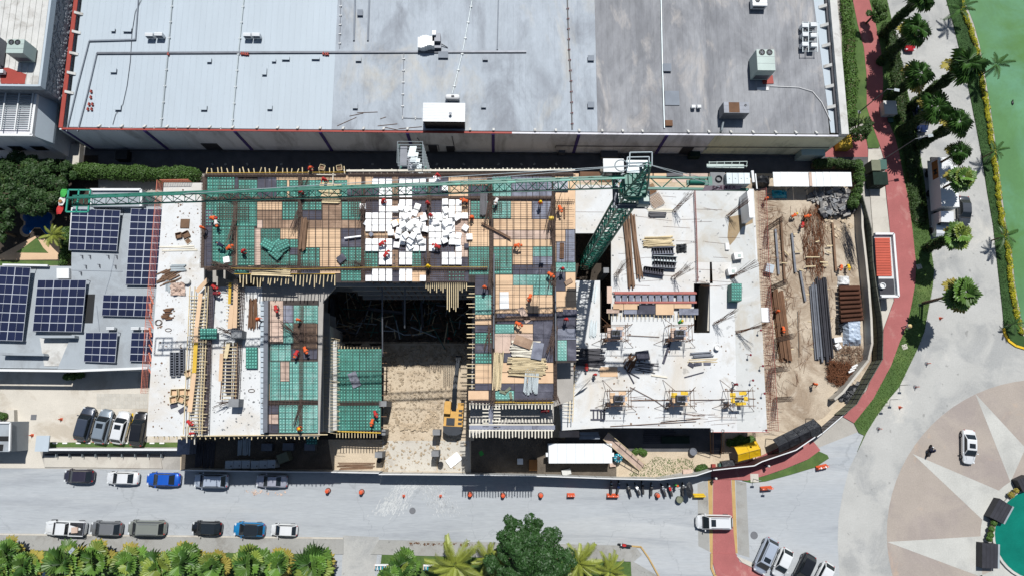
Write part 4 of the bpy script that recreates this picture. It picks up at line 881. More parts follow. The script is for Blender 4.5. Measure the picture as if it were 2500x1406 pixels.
e = MB(); e.bar(W(563,655,ZD + .9),W(722,657,ZD + .9),.03,.03); e.bar(W(722,657,ZD + .9),W(886,653,ZD + .9),.03,.03); e.bar(W(886,653,ZD + .9),W(1046,651,ZD + .9),.03,.03); e.bar(W(1046,651,ZD + .9),W(1190,652,ZD + .9),.03,.03); e.obj('guide_line','timber_yellow',dk)
for (y0,y1,yb0,yb1,nm) in ((985,998,986,989,'a'),(1032,1022,1036,1038,'b'),(1050,1068,1050,1053,'c')):
 joists(dk,ZD - .05,[(1147 + i * 8.0,y0 - 2,1147 + i * 8.0 + rr.uniform(-.5,.5),y1 + rr.uniform(-2,2)) for i in range(26)],'timber_white',.13)
 e = MB(); e.bar(W(1145,yb0,ZD - .12),W(1352,yb0,ZD - .12),.12,.1); e.obj('edge_batten','timber_white',dk)
for q in [(1146,1037,1215,1048),(1216,1037,1300,1048),(1301,1037,1355,1048)]:
 e = MB(); pbox(e,*q,ZD - .1,.04); e.obj('dark_sheet','ply_slate',dk)
joists(dk,ZD - .1,[(1178,998 + i * 8.5,1193,998 + i * 8.5) for i in range(6)] + [(1205,990 + i * 7.5,1222,990 + i * 7.5) for i in range(8)],'timber_white',.12)
e = MB(); e.bar(W(1198,985,ZD - .2),W(1198,1040,ZD - .2),.5,.1); e.obj('beam_form','ply_slate',dk)
e = MB(); e.prism([p[:2] for p in P2([(1148,990),(1352,990),(1352,1032),(1148,1032)],ZS)],ZS - .2,ZS); e.obj('lower_slab','slab_edge',bd)
pr = MB(); pr.tube((0,0,0),(0,0,1),.05,6); pr = pr.mesh('prop','rust_steel')
for i in range(14): put('prop',pr,W(900 + i * 18,684,0).xy.to_3d() + Vector((0,0,D)),dk,scale=(1,1,ZD - .2 - D)).location.xy = W(900 + i * 18,680,ZD).xy
for i in range(8): put('prop',pr,(W(1166,700 + i * 24,ZD).x,W(1166,700 + i * 24,ZD).y,0),dk,scale=(1,1,ZD - .2))
wk = thing('plank_walkway','long peach and yellow plank walkway across beam forms on the west slab','walkway',(0,0,0))
def plank(parent,pts,z,w_,m,name='plank'):
 for a,q in zip(pts[:-1],pts[1:]): e = MB(); e.bar(W(*a,z),W(*q,z),w_,.06); e.obj(name,m,parent)
ZW = ZS + .9
plank(wk,[(490,716),(480,798)],ZW,.48,'ply'); plank(wk,[(479,799),(478,835)],ZW,.48,'ply'); plank(wk,[(478,836),(474,910)],ZW,.46,'timber_yellow'); plank(wk,[(474,911),(463,1005)],ZW,.5,'ply')
plank(wk,[(508,682),(480,712)],ZW + .1,.5,'ply')
joists(wk,ZW - .05,[(460 - i * .9 * 0 + (i % 3) * 2,722 + i * 8,506 - (i % 4) * 3,722 + i * 8) for i in range(42)],'timber',.07)
for x in (458,470,496,503): e = MB(); e.bar(W(x + 6,700,ZW - .16),W(x - 10,1060,ZW - .16),.08,.1); e.obj('bearer','timber',wk)
e = MB(); e.bar(W(509,830,ZS + .2),W(500,1058,ZS + .2),.6,.3); e.bar(W(520,690,ZS + .2),W(512,815,ZS + .2),.7,.3); e.obj('beam_form','ply_dark',wk); cage(wk,(514,690),(502,1058),ZS + .35,.7); cage(wk,(498,800),(488,1058),ZS + .25,.5)  # added beam trough, its dark face also imitates the shadow zone beside the walkway
w2 = thing('yellow_plank_walkway','short walkway with yellow and peach planks running south off the big deck','walkway',(0,0,0))
plank(w2,[(576,682),(573,800)],ZW + .2,.5,'ply'); plank(w2,[(562,690),(560,742)],ZW + .2,.3,'timber_yellow'); plank(w2,[(566,744),(561,802)],ZW + .25,.5,'ply')
plank(w2,[(558,835),(550,874)],ZW,.45,'timber'); plank(w2,[(541,862),(538,930)],ZW,.4,'ply')
joists(w2,ZW - .05,[(552,690 + i * 8,584,690 + i * 8) for i in range(14)] + [(541,838 + i * 8.5,578,838 + i * 8.5) for i in range(17)],'timber',.07)
for q in [((548,835),(538,975)),((572,835),(566,975)),((580,835),(575,975))]: e = MB(); e.bar(W(*q[0],ZW - .16),W(*q[1],ZW - .16),.1,.1); e.obj('bearer','timber_brown',w2)
cage(w2,(592,700),(578,975),ZS + .2,.6)
e = MB(); e.bar(W(560,835,ZS + .3),W(557,960,ZS + .3),.5,.3); e.obj('beam_form','ply_dark',w2)
def box_obj(name,label,cat,px,py,z,sx,sy,sz,ang,m,group=None,tilt=(0,0)):
 p = W(px,py,z + sz); e = MB(); e.box(p.x,p.y,z,sx,sy,sz,rad(ang),tilt); return tag(e.obj(name,m),label,cat,group)
def panel_with_domes(label,x0,y0,x1,y1,z,h=.2):
 e = MB(); pbox(e,x0,y0,x1,y1,z + h,h); p = W((x0 + x1) / 2,(y0 + y1) / 2,z)
 t = thing('plastic_formwork',label,'form panel',(p.x,p.y,z),group='loose green domed formwork'); e.obj('panel','form_green',t); e = MB()
 kx,ky = max(1,round((x1 - x0) / 7)),max(1,round((y1 - y0) / 7))
 for a in range(kx):
  for q in range(ky):
   v = W(x0 + (x1 - x0) * (a + .5) / kx,y0 + (y1 - y0) * (q + .5) / ky,z + h); e.lathe(v.x,v.y,z + h,[(.12,0),(.09,.06),(.02,.08)],7)
 e.obj('dome','form_dome',t,kind='stuff')
panel_with_domes('green domed panel beside the peach plank, left of two joined',488,801,503,827,ZS + .8)
panel_with_domes('green domed panel right of the one touching the peach plank',504,801,529,827,ZS + .8)
panel_with_domes('green domed panel stack on the white slab west of the lower green deck',600,847,628,899,ZS,.35)
panel_with_domes('stack of green domed panels on the east slab near the yard',1786,692,1811,734,ZE,1.6)
panel_with_domes('green domed panel jutting out below the lower green deck',748,1062,774,1084,1.0)
p = W(672,610,ZD)
t = thing('green_form_pile','tilted stack of green domed panels lying askew on the big deck','form panels',(p.x,p.y,ZD))
for k,(x,y,a) in enumerate([(660,605,-38),(686,608,38),(672,618,-40),(674,600,40),(690,600,30),(655,598,-30)]):
 e = MB(); q = W(x,y,ZD + .5); e.box(q.x,q.y,ZD + .3 + k * .07,1.5,1.0,.07,rad(a))
 for i in range(5):
  for j in range(3):
   l = Matrix.Rotation(rad(a),2) @ Vector((-.6 + i * .3,-.33 + j * .33)); e.lathe(q.x + l.x,q.y + l.y,ZD + .37 + k * .07,[(.11,0),(.08,.05),(.02,.07)],6)
 e.m = [0] * 6 + [1] * (len(e.f) - 6); e.obj('panel',['form_green','form_dome'],t)
fb = MB(); h = .36
def bev(e,s,h):
 k = .03; v = []
 for z,q in ((0,s / 2),(h - k,s / 2),(h,s / 2 - k)): v += [(-q,-q,z),(q,-q,z),(q,q,z),(-q,q,z)]
 e.add(v,[(3,2,1,0),(8,9,10,11)] + [(a + i,a + (i + 1) % 4,a + 4 + (i + 1) % 4,a + 4 + i) for a in (0,4) for i in range(4)])
bev(fb,.68,h); fbm = fb.mesh('foam_block','foam')
cx = [899.5,916,932.5,949.5,982,998.5,1015,1032,1054,1070,1086,1103,1119.5,1135]
grid = {444: '.1111111100000'.replace('0','.'),459: '..1111....1...',475: '..1111........',494.5: '..1111....111.',510: '..1111....111.',526.5: '11111111111111',542.5: '111111111111..',558: '111111111111..',
574: '......1.1111..',590: '1111111111.1..',606: '1111.1111...1.',623: '..1111....111.',639: '..1111....111.',664: '.11111........',679: '111111.1......'}
nB = 0
rr = random.Random(4)
for y,row in grid.items():
 for x,k in zip(cx,row):
  if k == '1':
   p = W(x,y,ZD + .42); o = put('foam_block',fbm,(p.x,p.y,ZD + .05),rot=(0,0,rad(rr.uniform(-1,1))))
   tag(o,'square white foam block in the even rows, %s group of columns' % ('west' if x < 960 else 'middle' if x < 1045 else 'east'),'foam block','%s group of foam blocks set in rows' % ('west' if x < 960 else 'middle' if x < 1045 else 'east'))
loose = [(1066,435,20,0),(1019,505,-18,1),(965,512,0,1),(988,530,40,2),(1010,540,15,2),(1025,548,65,2),(985,548,28,3),(1000,555,50,3),(975,562,75,2),(1018,562,10,3),(990,572,35,3),(1008,574,-30,3),(1000,588,60,2),(984,580,80,2),(1022,580,22,2),
(1000,600,35,1),(953,568,4,1),(970,574,15,1),(998,525,-20,1),(1086,492,5,1),(1088,515,25,1),(1075,530,-10,1),(1085,545,42,2),(1098,540,0,2),(1100,552,-28,1),(1084,585,28,1),(1090,570,12,2),(1115,530,35,1),(1136,556,60,0),(1146,578,3,0),(1116,590,0,1),(1066,542,10,1),
(885,504,0,0),(896,545,-35,0),(1035,530,12,1),(1040,558,-15,1),(962,545,30,1),(978,505,-12,1),(993,508,20,1),(1103,523,0,2),(1094,560,20,1),(1012,520,70,1),(968,598,-5,0),(552,634,12,0),(1119,575,-12,0),(1030,590,8,1)]
spots = ['near the north edge beside a worker','alone west of the second beam','at the west rim of the heap','on the heap\'s upper left','on the heap\'s upper middle','on the heap\'s upper right']
for i,(x,y,a,l) in enumerate(loose):
 z = ZD + .08 + (.36 * l if l else 0); p = W(x,y,z + .36)
 tl = (rad(rr.uniform(-18,18)),rad(rr.uniform(-18,18))) if l else (0,0)
 o = put('foam_block',fbm,(p.x,p.y,z),rot=(tl[0],tl[1],rad(a)))
 if l: tag(o,'white foam block tumbled at an angle in the loose heap on the big deck','foam block','foam blocks tumbled in the heap')
 else: tag(o,{1066: 'white foam block turned aside next to the worker at the deck\'s north edge',1136: 'tilted white foam block right of the heap, upper of two',1146: 'white foam block standing alone below the tilted one right of the heap',885: 'single white foam block standing left of the rows',896: 'white foam block turned like a diamond at the left end of the rows',552: 'small white foam block lying alone on green forms at the deck\'s west end',1119: 'white foam block on bare plywood just east of the rows',968: 'white foam block slipped below the plywood gap'}.get(x,'loose white foam block'),'foam block')
for (x,y,a,m,lb,sx,sy) in [(964,542,12,'ply','yellowish board stuck in the foam heap',1.0,.5),(1014,527,14,'ply_pink','long pinkish board bridging the foam blocks',1.9,.45),(833,631,40,'ply_dark','dark square board turned like a diamond on the deck',.95,.8),(861,579,8,'foam','white strip lying on dark sheets west of the rows',1.9,.15),(1139,600,0,'ply_dark','dark square lid on the reddish plywood strip',.5,.5),(906,572,40,'ply_slate','grey block at the left end of the plywood gap',.45,.45),(1321,0,0,'x','',0,0)][:6]:
 box_obj('board',lb,'board',x,y,ZD + .35,sx,sy,.12,a,m)
box_obj('stencilled_board','narrow brown board with dark marks between the foam rows','board',962,634,ZD + .05,.4,1.5,.1,0,'ply_brown')
e = MB()
for k,(dx,dy) in enumerate([(0,.5),(.03,.1),(0,-.5)]): p = W(962,634,ZD + .2); e.box(p.x + dx,p.y + dy,ZD + .16,.18,.2,.01,.4 * k)
tag(e.obj('stencil_mark','black_plastic'),'dark marks on the narrow brown board between foam rows','marks')
box_obj('paper_sheet','pale grey sheet with a pencilled mark on the right wing','sheet',1231,733,ZD + .04,1.05,1.95,.02,2,'white_paint')
def stack(label,px,py,z,n,L,w_,h,ang,m,layers=2,name='timber_stack',part='plank',cat='timber stack',group=None,jit=.04,seed=1,spread=None):
 p = W(px,py,z + h * layers); t = thing(name,label,cat,(p.x,p.y,z),group=group); rr = random.Random(seed)
 base = MB(); base.box(0,0,0,1,w_ * .92,h * .92); me = base.mesh(part,m)
 d = Vector((math.cos(rad(ang)),math.sin(rad(ang)))); s = Vector((-d.y,d.x))
 for l in range(layers):
  for i in range(n):
   o = (i - (n - 1) / 2) * w_ * (spread or 1.05) + rr.uniform(-1,1) * jit; k = rr.uniform(-1,1) * jit * 3
   put(part,me,(p.x + s.x * o + d.x * k,p.y + s.y * o + d.y * k,z + l * h * 1.02),t,rot=(0,0,rad(ang) + rr.uniform(-1,1) * jit * .6),scale=(L * rr.uniform(.88,1.05),1,1))
 return t
stack('stack of pale planks under the crane jib on the big deck',805,464,ZD + .1,8,2.2,.2,.1,-2,'timber',3,seed=5,jit=.08)
stack('second small stack of pale planks just below the crane jib',806,489,ZD + .1,4,2.1,.15,.1,-3,'timber',2,seed=6,jit=.08)
stack('brown bundle of steel beams laid north to south on the big deck',740,570,ZD + .3,5,3.9,.13,.15,88,'timber_brown',2,part='beam',cat='beam stack',seed=7)
stack('row of pale planks lying along the deck edge above the joist ends',660,661,ZD + .2,6,4.4,.16,.06,-1,'timber',2,seed=8,jit=.1)
stack('bundle of yellowish poles laid north to south beside the beam on the right wing',1215,903,ZD + .2,8,4.0,.12,.1,87,'timber',2,seed=9,jit=.07,part='pole',cat='poles')
stack('wide stack of long pale planks in the middle of the right wing',1288,895,ZD + .2,13,3.9,.14,.07,-1,'timber',3,seed=10,jit=.12)
stack('upper stack of mixed planks partly under boards on the right wing',1280,850,ZD + .2,11,2.8,.15,.07,-3,'timber_white',3,seed=11,jit=.14)
stack('bundle of white and grey pipes with dark ends on the right wing',1297,932,ZD + .2,16,2.4,.09,.09,86,'steel_light',2,seed=12,jit=.08,part='pipe',cat='pipes')
stack('dark pipe bundle laid north to south east of the foam rows',1181,498,ZD + .3,7,2.8,.11,.1,90,'steel_dark',2,seed=13,part='pipe',cat='pipes')
stack('pair of long grey timbers slanting across the right wing',1212,563,ZD + .3,2,3.8,.12,.12,-29,'timber_brown',1,seed=14)
for (x,y,a,m,lb,sx,sy) in [(1277,834,-20,'ply_brown','brown sheet lying over the upper plank stack',2.0,1.1),(1312,856,80,'ply_slate','weathered grey sheet at the right end of the upper plank stack',1.9,1.2),(1280,768,-60,'ply_pink','triangular pinkish board leaning over the beam line',1.9,.7),(1270,776,0,'ply_brown','grey brown board along the beam line',3.4,.45),(1392,762,0,'ply_dark','dark board near the east edge of the right wing',1.6,.7),
(1372,612,88,'rust_steel','rusty beam piece standing on slate sheets at the deck\'s east strip',1.9,.5),(1378,520,90,'timber_brown','brown trestle on the plywood strip above the slate sheets',1.4,.2),(1388,688,30,'ply_brown','brown offcut lying on a dark sheet at the east strip',.9,.5)]:
 box_obj('board',lb,'board',x,y,ZD + .6 if y > 830 and x < 1330 else ZD + .12,sx,sy,.06,a,m)
for i,(x,y) in enumerate([(1240,951),(1228,957),(1247,965)]): box_obj('green_offcut','olive offcut lying on the pale green forms, one of three','offcut',x,y,ZD + .1,.8,.3,.08,40 - 60 * i,'mesh_khaki','olive offcuts on the right wing')
for (a,q,lb) in [((1206,620),(1205,850),'long grey tube laid along the inner beam of the right wing'),((1356,700),(1357,880),'long grey tube laid along the east beam of the right wing'),((933,690),(934,870),'tall grey tube slanting down into the pit, left of two'),((989,690),(988,800),'tall grey tube slanting down into the pit, right of two')]:
 e = MB(); z0_ = ZD + .9; pit_ = a[0] < 1000
 e.tube(W(*a,z0_ if not pit_ else 12),W(*q,z0_ if not pit_ else 9),.09,7); tag(e.obj('steel_tube','steel_grey'),lb,'tube')
box_obj('pallet','weathered wooden pallet on the white slab right of the tall solar array','pallet',451,546,ZS,1.05,1.1,.14,0,'timber_brown')
def crate(label,px,py,z,ang,s=.7,h=.3,m='timber',group=None,fill=None):
 p = W(px,py,z + h); t = thing('wooden_crate',label,'crate',(p.x,p.y,z),rz=rad(ang),group=group)
 for k in range(4):
  e = MB(); e.box(math.cos(k * math.pi / 2) * s / 2,math.sin(k * math.pi / 2) * s / 2,0,.05,s,h,k * math.pi / 2); e.obj('side',m,t)
 e = MB(); e.box(0,0,0,s - .06,s - .06,.04); e.obj('floor',fill or 'timber_brown',t)
crate('open square crate left of two below the pallet',435,575,ZS,15,.65,.35,'timber_brown'); crate('open square crate right of two below the pallet',453,573,ZS,28,.75,.3,'timber_brown')
crate('white open frame below the two crates',459,589,ZS,40,.6,.1,'timber_white')
for k,(x,y,a,lb) in enumerate([(427,944,0,'top left'),(443,943,0,'top middle'),(424,957,2,'second row left'),(443,956,3,'second row middle'),(458,957,4,'second row right'),(422,975,12,'bottom left'),(441,974,-22,'bottom middle'),(458,980,25,'bottom right'),(458,911,25,'by itself above')]):
 crate('open wooden box, %s of the box pile beside the plank walkway' % lb,x,y,ZS,a,.72,.4,'timber','wooden boxes beside the plank walkway',fill='ply')
for (x,y,a,lb) in [(424,989,20,'left of two dark boards below the wooden boxes'),(444,1001,35,'right of two dark boards below the wooden boxes')]: box_obj('board',lb,'board',x,y,ZS,.8,.5,.1,a,'ply_dark')
stack('pale boards laid across the slab below the crates, with cross pieces',436,607,ZS,4,4.0,.14,.1,-1,'timber_white',1,seed=20,jit=.12,spread=1.6)
stack('light blue grey steel props stacked on the white slab',434,654,ZS,6,1.7,.13,.12,2,'steel_light',2,seed=21,part='prop',cat='props',name='prop_stack')
stack('jumbled heap of weathered planks near the slab\'s west edge',411,674,ZS,9,1.5,.14,.07,25,'timber_brown',3,seed=22,jit=.3)
stack('small pile of dark brown battens on the white slab',407,766,ZS,8,.8,.16,.12,5,'rust_steel',2,seed=23,jit=.14,part='batten')
stack('pale green pipes standing west of the brown tarp',410,700,ZS,5,1.6,.12,.1,92,'steel_light',1,seed=24,part='pipe',cat='pipes',jit=.12)
e = MB(); rr = random.Random(9)
for j in range(9):
 for i in range(9):
  p = W(418 + i * 4.4,690 + j * 3.8,ZS); e.v.append((p.x + rr.uniform(-.08,.08),p.y + rr.uniform(-.08,.08),ZS + .05 + rr.random() * .35))
for j in range(8):
 for i in range(8): a = j * 9 + i; e.f.append((a,a + 9,a + 10,a + 1)); e.m.append(0)
tag(e.obj('crumpled_tarp','ply_pink'),'crumpled brownish paper tarp on the white slab','tarp')
e = MB(); p = W(456,686,ZS + .5); e.lathe(p.x,p.y,ZS,[(.3,0),(.38,.5),(.38,.56),(.3,.56)],14); tag(e.obj('plastic_tub','old_white'),'round cream tub beside the crumpled tarp','tub')
fp = thing('steel_form_stack','three ladder like dark steel forms lying side by side on the white slab','steel forms',tuple(W(432,888,ZS)))
for k,(x,y0,y1) in enumerate([(421,860,917),(434,860,916),(445,853,910)]):
 e = MB()
 for d in (-4.5,4.5): e.bar(W(x + d,y0,ZS + .35),W(x + d,y1,ZS + .35),.08,.3)
 for j in range(10): yy = y0 + (y1 - y0) * j / 9; e.bar(W(x - 4.5,yy,ZS + .35),W(x + 4.5,yy,ZS + .35),.06,.3)
 e.bar(W(x,y0,ZS + .1),W(x,y1,ZS + .1),.4,.02)
 e.obj('steel_form','steel_grey',fp)
for (x,y,a,lb) in [(386,787,5,'black wire loop bundle at the slab\'s west edge'),(411,805,-20,'single black wire ring on the white slab'),(614,953,50,'thin wire loop on the slab west of the lower deck')]:
 e = MB(); p = W(x,y,ZS + .05)
 for o in ((0,.12) if x == 386 else (0,)):
  pts = [(p.x + math.cos(t) * .36 + o,p.y + math.sin(t) * .18 * (1 if x != 386 else 1.8),ZS + .06) for t in [i * math.pi / 7 for i in range(15)]]
  e.path(pts,.035,4)
 tag(e.obj('wire_loop','rebar'),lb,'wire')
stack('bundle of dark rusty rebar lying on the slab beside the blue grey edge wall',616,765,ZS + .1,9,3.4,.1,.1,93,'rust_steel',2,seed=25,part='bar',cat='rebar',name='rebar_bundle',jit=.1)
for (x,y,s,lb) in [(577,815,1.2,'square grey concrete column top beside the yellow plank walkway'),(570,983,1.15,'grey concrete column top with trailing cables near the slab\'s south end')]:
 p = W(x,y,ZS + 1.6); e = MB(); e.box(p.x,p.y,ZS,s,.9,1.6); tag(e.obj('column_stub','concrete_box'),lb,'column')
 S += 1; o = fan_bars(None,x - 14,y - 2,ZS + .9,x - 40,y - 8 if y < 900 else y + 2,n=12,h=.3,seed=S,name='rebar_tail'); tag(o,'dark rebar ends tied to the %s column top' % ('upper' if y < 900 else 'lower'),'rebar'); o['kind'] = 'thing'
e = MB()
for i in range(26):
 e.box(*W(641 + (i % 2) * 0,740 + i * 12.5,ZS + .3)[:2],ZS + .02,.5,.5,.35)
o = e.obj('edge_block','roof_blue',bd,kind='stuff')
e = MB(); e.bar(W(651,734,ZS + .6),W(649,1055,ZS + .6),.5,.5); e.obj('edge_wall','steel_grey',bd)
joists(bd,ZS - .15,[(375 + i * 11.5 + rr.uniform(-3,3),1062,375 + i * 11.5 + rr.uniform(-3,3),1068 + rr.uniform(0,6)) for i in range(36)],'timber')
e = MB(); e.bar(W(440,1064,ZS + .1),W(800,1060,ZS + .1),.1,.1); e.obj('edge_batten','timber',bd)
e = MB(); e.bar(W(790,1062,ZS + .1),W(792,1055,ZS + .1),.2,.1);
for (x,y0,y1) in ((456,1035,1080),(475,1035,1084)):
 e = MB(); e.tube(W(x,y0,ZS + .5),W(x,y1,ZS + .5),.06,5); e.obj('guard_pole','timber_white',bd)
def net(name,label,pts,z,h,m,sp=.28,tilt=0.0,group=None,cat='safety net'):
 e = MB(); P = [W(x,y,z) for x,y in pts]
 for a,q in zip(P[:-1],P[1:]):
  L = (q - a).length; n = max(1,int(L / sp)); o = Vector((0,0,h))
  for i in range(n + 1): v = a.lerp(q,i / n); e.tube(v,v + o + Vector((rr.uniform(-.05,.05) + tilt,0,0)),.018,3,cap=False)
  for k in range(1,6): e.tube(a + o * k / 5 + Vector((tilt * k / 5,0,0)),q + o * k / 5 + Vector((tilt * k / 5,0,0)),.018 if k < 5 else .04,3,cap=False)
 return tag(e.obj(name,m),label,cat,group)
net('safety_net','orange plastic net standing along the west edge of the white slab',[(400,447),(384,640),(372,800),(362,960)],ZS - .3,1.1,'orange_net',tilt=-.3)
net('safety_net','orange net along the short north edge of the white slab',[(400,447),(470,446)],ZS,1.1,'orange_net')
net('safety_net','red net along the east edge of the east slab',[(1846,470),(1852,640),(1862,830),(1874,1050)],ZE - 1.2,2.0,'red_net',sp=.22,tilt=.6)
net('safety_net','sagging red net strip along the south edge of the east slab',[(1735,1054),(1800,1054),(1873,1054)],ZE - .5,.7,'red_net')
net('safety_net','red net between the slab screed strips near the crane',[(1693,470),(1697,560),(1700,690)],ZE,.8,'red_net')
net('safety_net','red net beside the trench of box forms',[(1495,714),(1695,714)],ZE,.5,'red_net')
e = MB()
for k in range(11):
 a = (366 - k * .3,700 + k * 20); q = (372 + 3 * math.sin(k * 2.1),722 + k * 20); e.bar(W(*a,8),W(*q,8),.1 + .06 * (k % 3),.04)
tag(e.obj('draped_net','orange_net'),'loose orange netting hanging beside the solar roofs','safety net')
for (x0,x1,y0,y1,z,m,lb) in [(784,794,820,1055,6,'red_net',0),(796,806,795,1055,6.5,'old_white',0),(813,822,830,1050,5.2,'old_white',0)]:
 e = MB(); pbox(e,x0,y0,x1,y1,z,z + 2); e.obj('retaining_wall',m,bd)
e = MB(); rr = random.Random(40)
for i in range(60):
 y = 820 + i * 4; e.tube(W(782,y,7),W(800 + rr.uniform(-3,4),y + rr.uniform(-3,3),7),.03,3)
 if i % 2: e.tube(W(806,y,6.5),W(830,y + rr.uniform(-5,5),6.2),.025,3)
e.obj('starter_bars','timber',bd,kind='stuff')
joists(d3,ZG - .1,[(826 + i * 7.6,853,826 + i * 7.6,843 + rr.uniform(0,4)) for i in range(14)] + [(822 + i * 7.4,1050,822 + i * 7.4,1068) for i in range(14)],'timber')
joists(d3,ZG - .1,[(931,860 + i * 26,944,860 + i * 26) for i in range(8)],'timber_brown')
e = MB(); e.bar(W(818,1052,ZG),W(930,1056,ZG),.12,.1); e.obj('edge_batten','timber_yellow',d3)
box_obj('board','grey wedge shaped board lying on the small green deck','board',865,926,ZG + .1,1.1,2.0,.1,25,'ply_slate')
for (x,y,lb) in [(935,985,'grey concrete block at the right edge of the small green deck'),(932,1055,'grey concrete block at the lower right corner of the small green deck'),(924,1110,'left gate pillar of the site entrance'),(1065,1055,'grey concrete pillar left of the entrance apron, upper'),(1062,1107,'grey concrete pillar left of the entrance apron, lower')]:
 p = W(x,y,4.6 if y < 1000 else 3); z1 = 4.8 if y < 1000 else 3.0; e = MB(); e.box(p.x,p.y,0,.95,.7,z1); tag(e.obj('gate_pillar','concrete_box'),lb,'pillar')
mat('sign_grey',c(150,136,144),nv=.05); mat('sign_letter',c(92,62,76),nv=.05)
# ================================================================ tower crane
ZJ = 35.5
crm = W(1548,455,ZJ - 1)
cr = thing('tower_crane','green lattice tower crane with a long jib over the big deck and white counterweights','crane',(crm.x,crm.y,-1))
MX,MY = crm.x,crm.y
def lattice(name,A,B,w_,n,r,rd,m,parent,tri=False,up=None,ext=0):
 A,B = Vector(A),Vector(B); d = (B - A).normalized()
 if up is None: u = Vector((1,0,0)); v = d.cross(u).normalized(); u = v.cross(d)
 else: v = Vector(up); u = d.cross(v).normalized()
 if tri: cs = [u * w_ / 2,-u * w_ / 2,v * w_ * .95]
 else: cs = [(u + v) * w_ / 2,(u - v) * w_ / 2,(-u - v) * w_ / 2,(-u + v) * w_ / 2]
 e = MB()
 for q in cs: e.bar(A + q,B + q,r * 2,r * 2)
 L = (B - A); k = len(cs)
 for i in range(n):
  a,b_ = A + L * i / n,A + L * (i + 1) / n
  for j in range(k):
   p,q = cs[j],cs[(j + 1) % k]
   if i % 2: p,q = q,p
   e.tube(a + p,b_ + q,rd,4,cap=False)
   if not tri or j == 0: e.tube(b_ + p,b_ + q,rd,4,cap=False)
 return e.obj(name,m,parent)
for i in range(6):
 lattice('mast_section',(MX,MY,-1 + i * 5.7),(MX,MY,-1 + (i + 1) * 5.7 - .05),1.5,4,.085,.05,'crane_green',cr)
e = MB()
for i in range(70): e.box(MX + .35,MY - .2,-.5 + i * .48,.5,.05,.04)
e.bar((MX + .1,MY - .2,-1),(MX + .1,MY - .2,ZJ - 2),.06,.06); e.bar((MX + .6,MY - .2,-1),(MX + .6,MY - .2,ZJ - 2),.06,.06)
for i in range(5): e.box(MX - .2,MY + .2,3 + i * 6,1.0,.9,.05)
e.obj('ladder','crane_green',cr,kind='stuff')
e = MB(); e.lathe(MX,MY,ZJ - 2.0,[(1.15,0),(1.25,.2),(1.25,.7),(1.0,.9)],20); e.box(MX,MY,ZJ - 1.2,2.1,2.1,.5); e.obj('slewing_ring','crane_green',cr)
e = MB();
for (x,y) in ((-1.6,-1.5),(1.6,-1.5),(1.6,1.5),(-1.6,1.5)): e.tube((MX + x,MY + y,ZJ - 3),(MX + x,MY + y,ZJ - 1.9),.04,4)
for (a,q) in (((-1.6,-1.5),(1.6,-1.5)),((1.6,-1.5),(1.6,1.5)),((1.6,1.5),(-1.6,1.5)),((-1.6,1.5),(-1.6,-1.5))):
 for z_ in (ZJ - 3,ZJ - 1.95): e.tube((MX + a[0],MY + a[1],z_),(MX + q[0],MY + q[1],z_),.05,4)
 e.bar((MX + a[0] * .85,MY + a[1] * .85,ZJ - 3),(MX + q[0] * .85,MY + q[1] * .85,ZJ - 3),.5,.04)
e.obj('gallery','steel_grey',cr)
jt = W(176,491,ZJ); ja = Vector((MX - 1.2,MY + .05,ZJ)); jt = Vector((jt.x,jt.y,ZJ))
nsec = 10
for i in range(nsec):
 a = ja.lerp(jt,i / nsec); q = ja.lerp(jt,(i + 1) / nsec - .0006)
 lattice('jib_section',a,q,1.12 - .05 * i * .5,5,.06,.035,'crane_green',cr,tri=True,up=(0,0,1))
e = MB(); d = (jt - ja)
e.bar(ja + Vector((0,.0,1.05)),jt + Vector((0,0,.8)),.16,.16); e.obj('jib_top_chord','crane_teal',cr)
e = MB(); t0 = jt
for dy in (-1.0,1.0): e.bar(t0 + Vector((-.4,dy,0)),t0 + Vector((1.5,dy,0)),.12,.12)
for dx in (-.4,.5,1.5): e.bar(t0 + Vector((dx,-1.0,0)),t0 + Vector((dx,1.0,0)),.12,.12)
e.obj('jib_tip_frame','crane_teal',cr)
fl = thing('mexican_flag','green white and red flag hanging at the far left tip of the crane jib','flag',tuple(t0 + Vector((-1.5,1.2,-.2))))
for k,m in enumerate(('green','white','red')):
 e = MB()
 for i in range(4):
  y0_ = t0.y + 1.2 - .78 * k - i * .195; xx = t0.x - .75 - .05 * (k * 4 + i)
  for j in range(3): e.add([(xx - .35 * j,y0_,ZJ - .3 - .12 * math.sin(i + j)),(xx - .35 * j - .35,y0_,ZJ - .3 - .12 * math.sin(i + j + 1)),(xx - .35 * j - .39,y0_ - .195,ZJ - .3 - .12 * math.sin(i + j + 2)),(xx - .35 * j - .04,y0_ - .195,ZJ - .3 - .12 * math.sin(i + j + 1))],[(0,3,2,1)])
 for v in range(len(e.v)): x_,y_,z_ = e.v[v]; e.v[v] = (t0.x - .75 + (x_ - t0.x + .75) * .42,y_,z_)
 e.obj('flag_stripe','cloth_' + m,fl)
e = MB(); e.lathe(t0.x - 1.1,t0.y + .0,ZJ - .12,[(.16,0),(.16,.02)],10); e.obj('emblem','box_brown',fl)
cA = Vector((MX + 1.2,MY,ZJ)); e1 = W(1735,458,ZJ); cB = Vector((e1.x + 4.0,MY - .05,ZJ))
e = MB()
for dy,z_ in ((-.55,0),(.5,0)): e.bar(cA + Vector((-.5,dy,z_)),cB + Vector((-2 if dy > 0 else -.6,dy,z_)),.2,.3)
n = 6
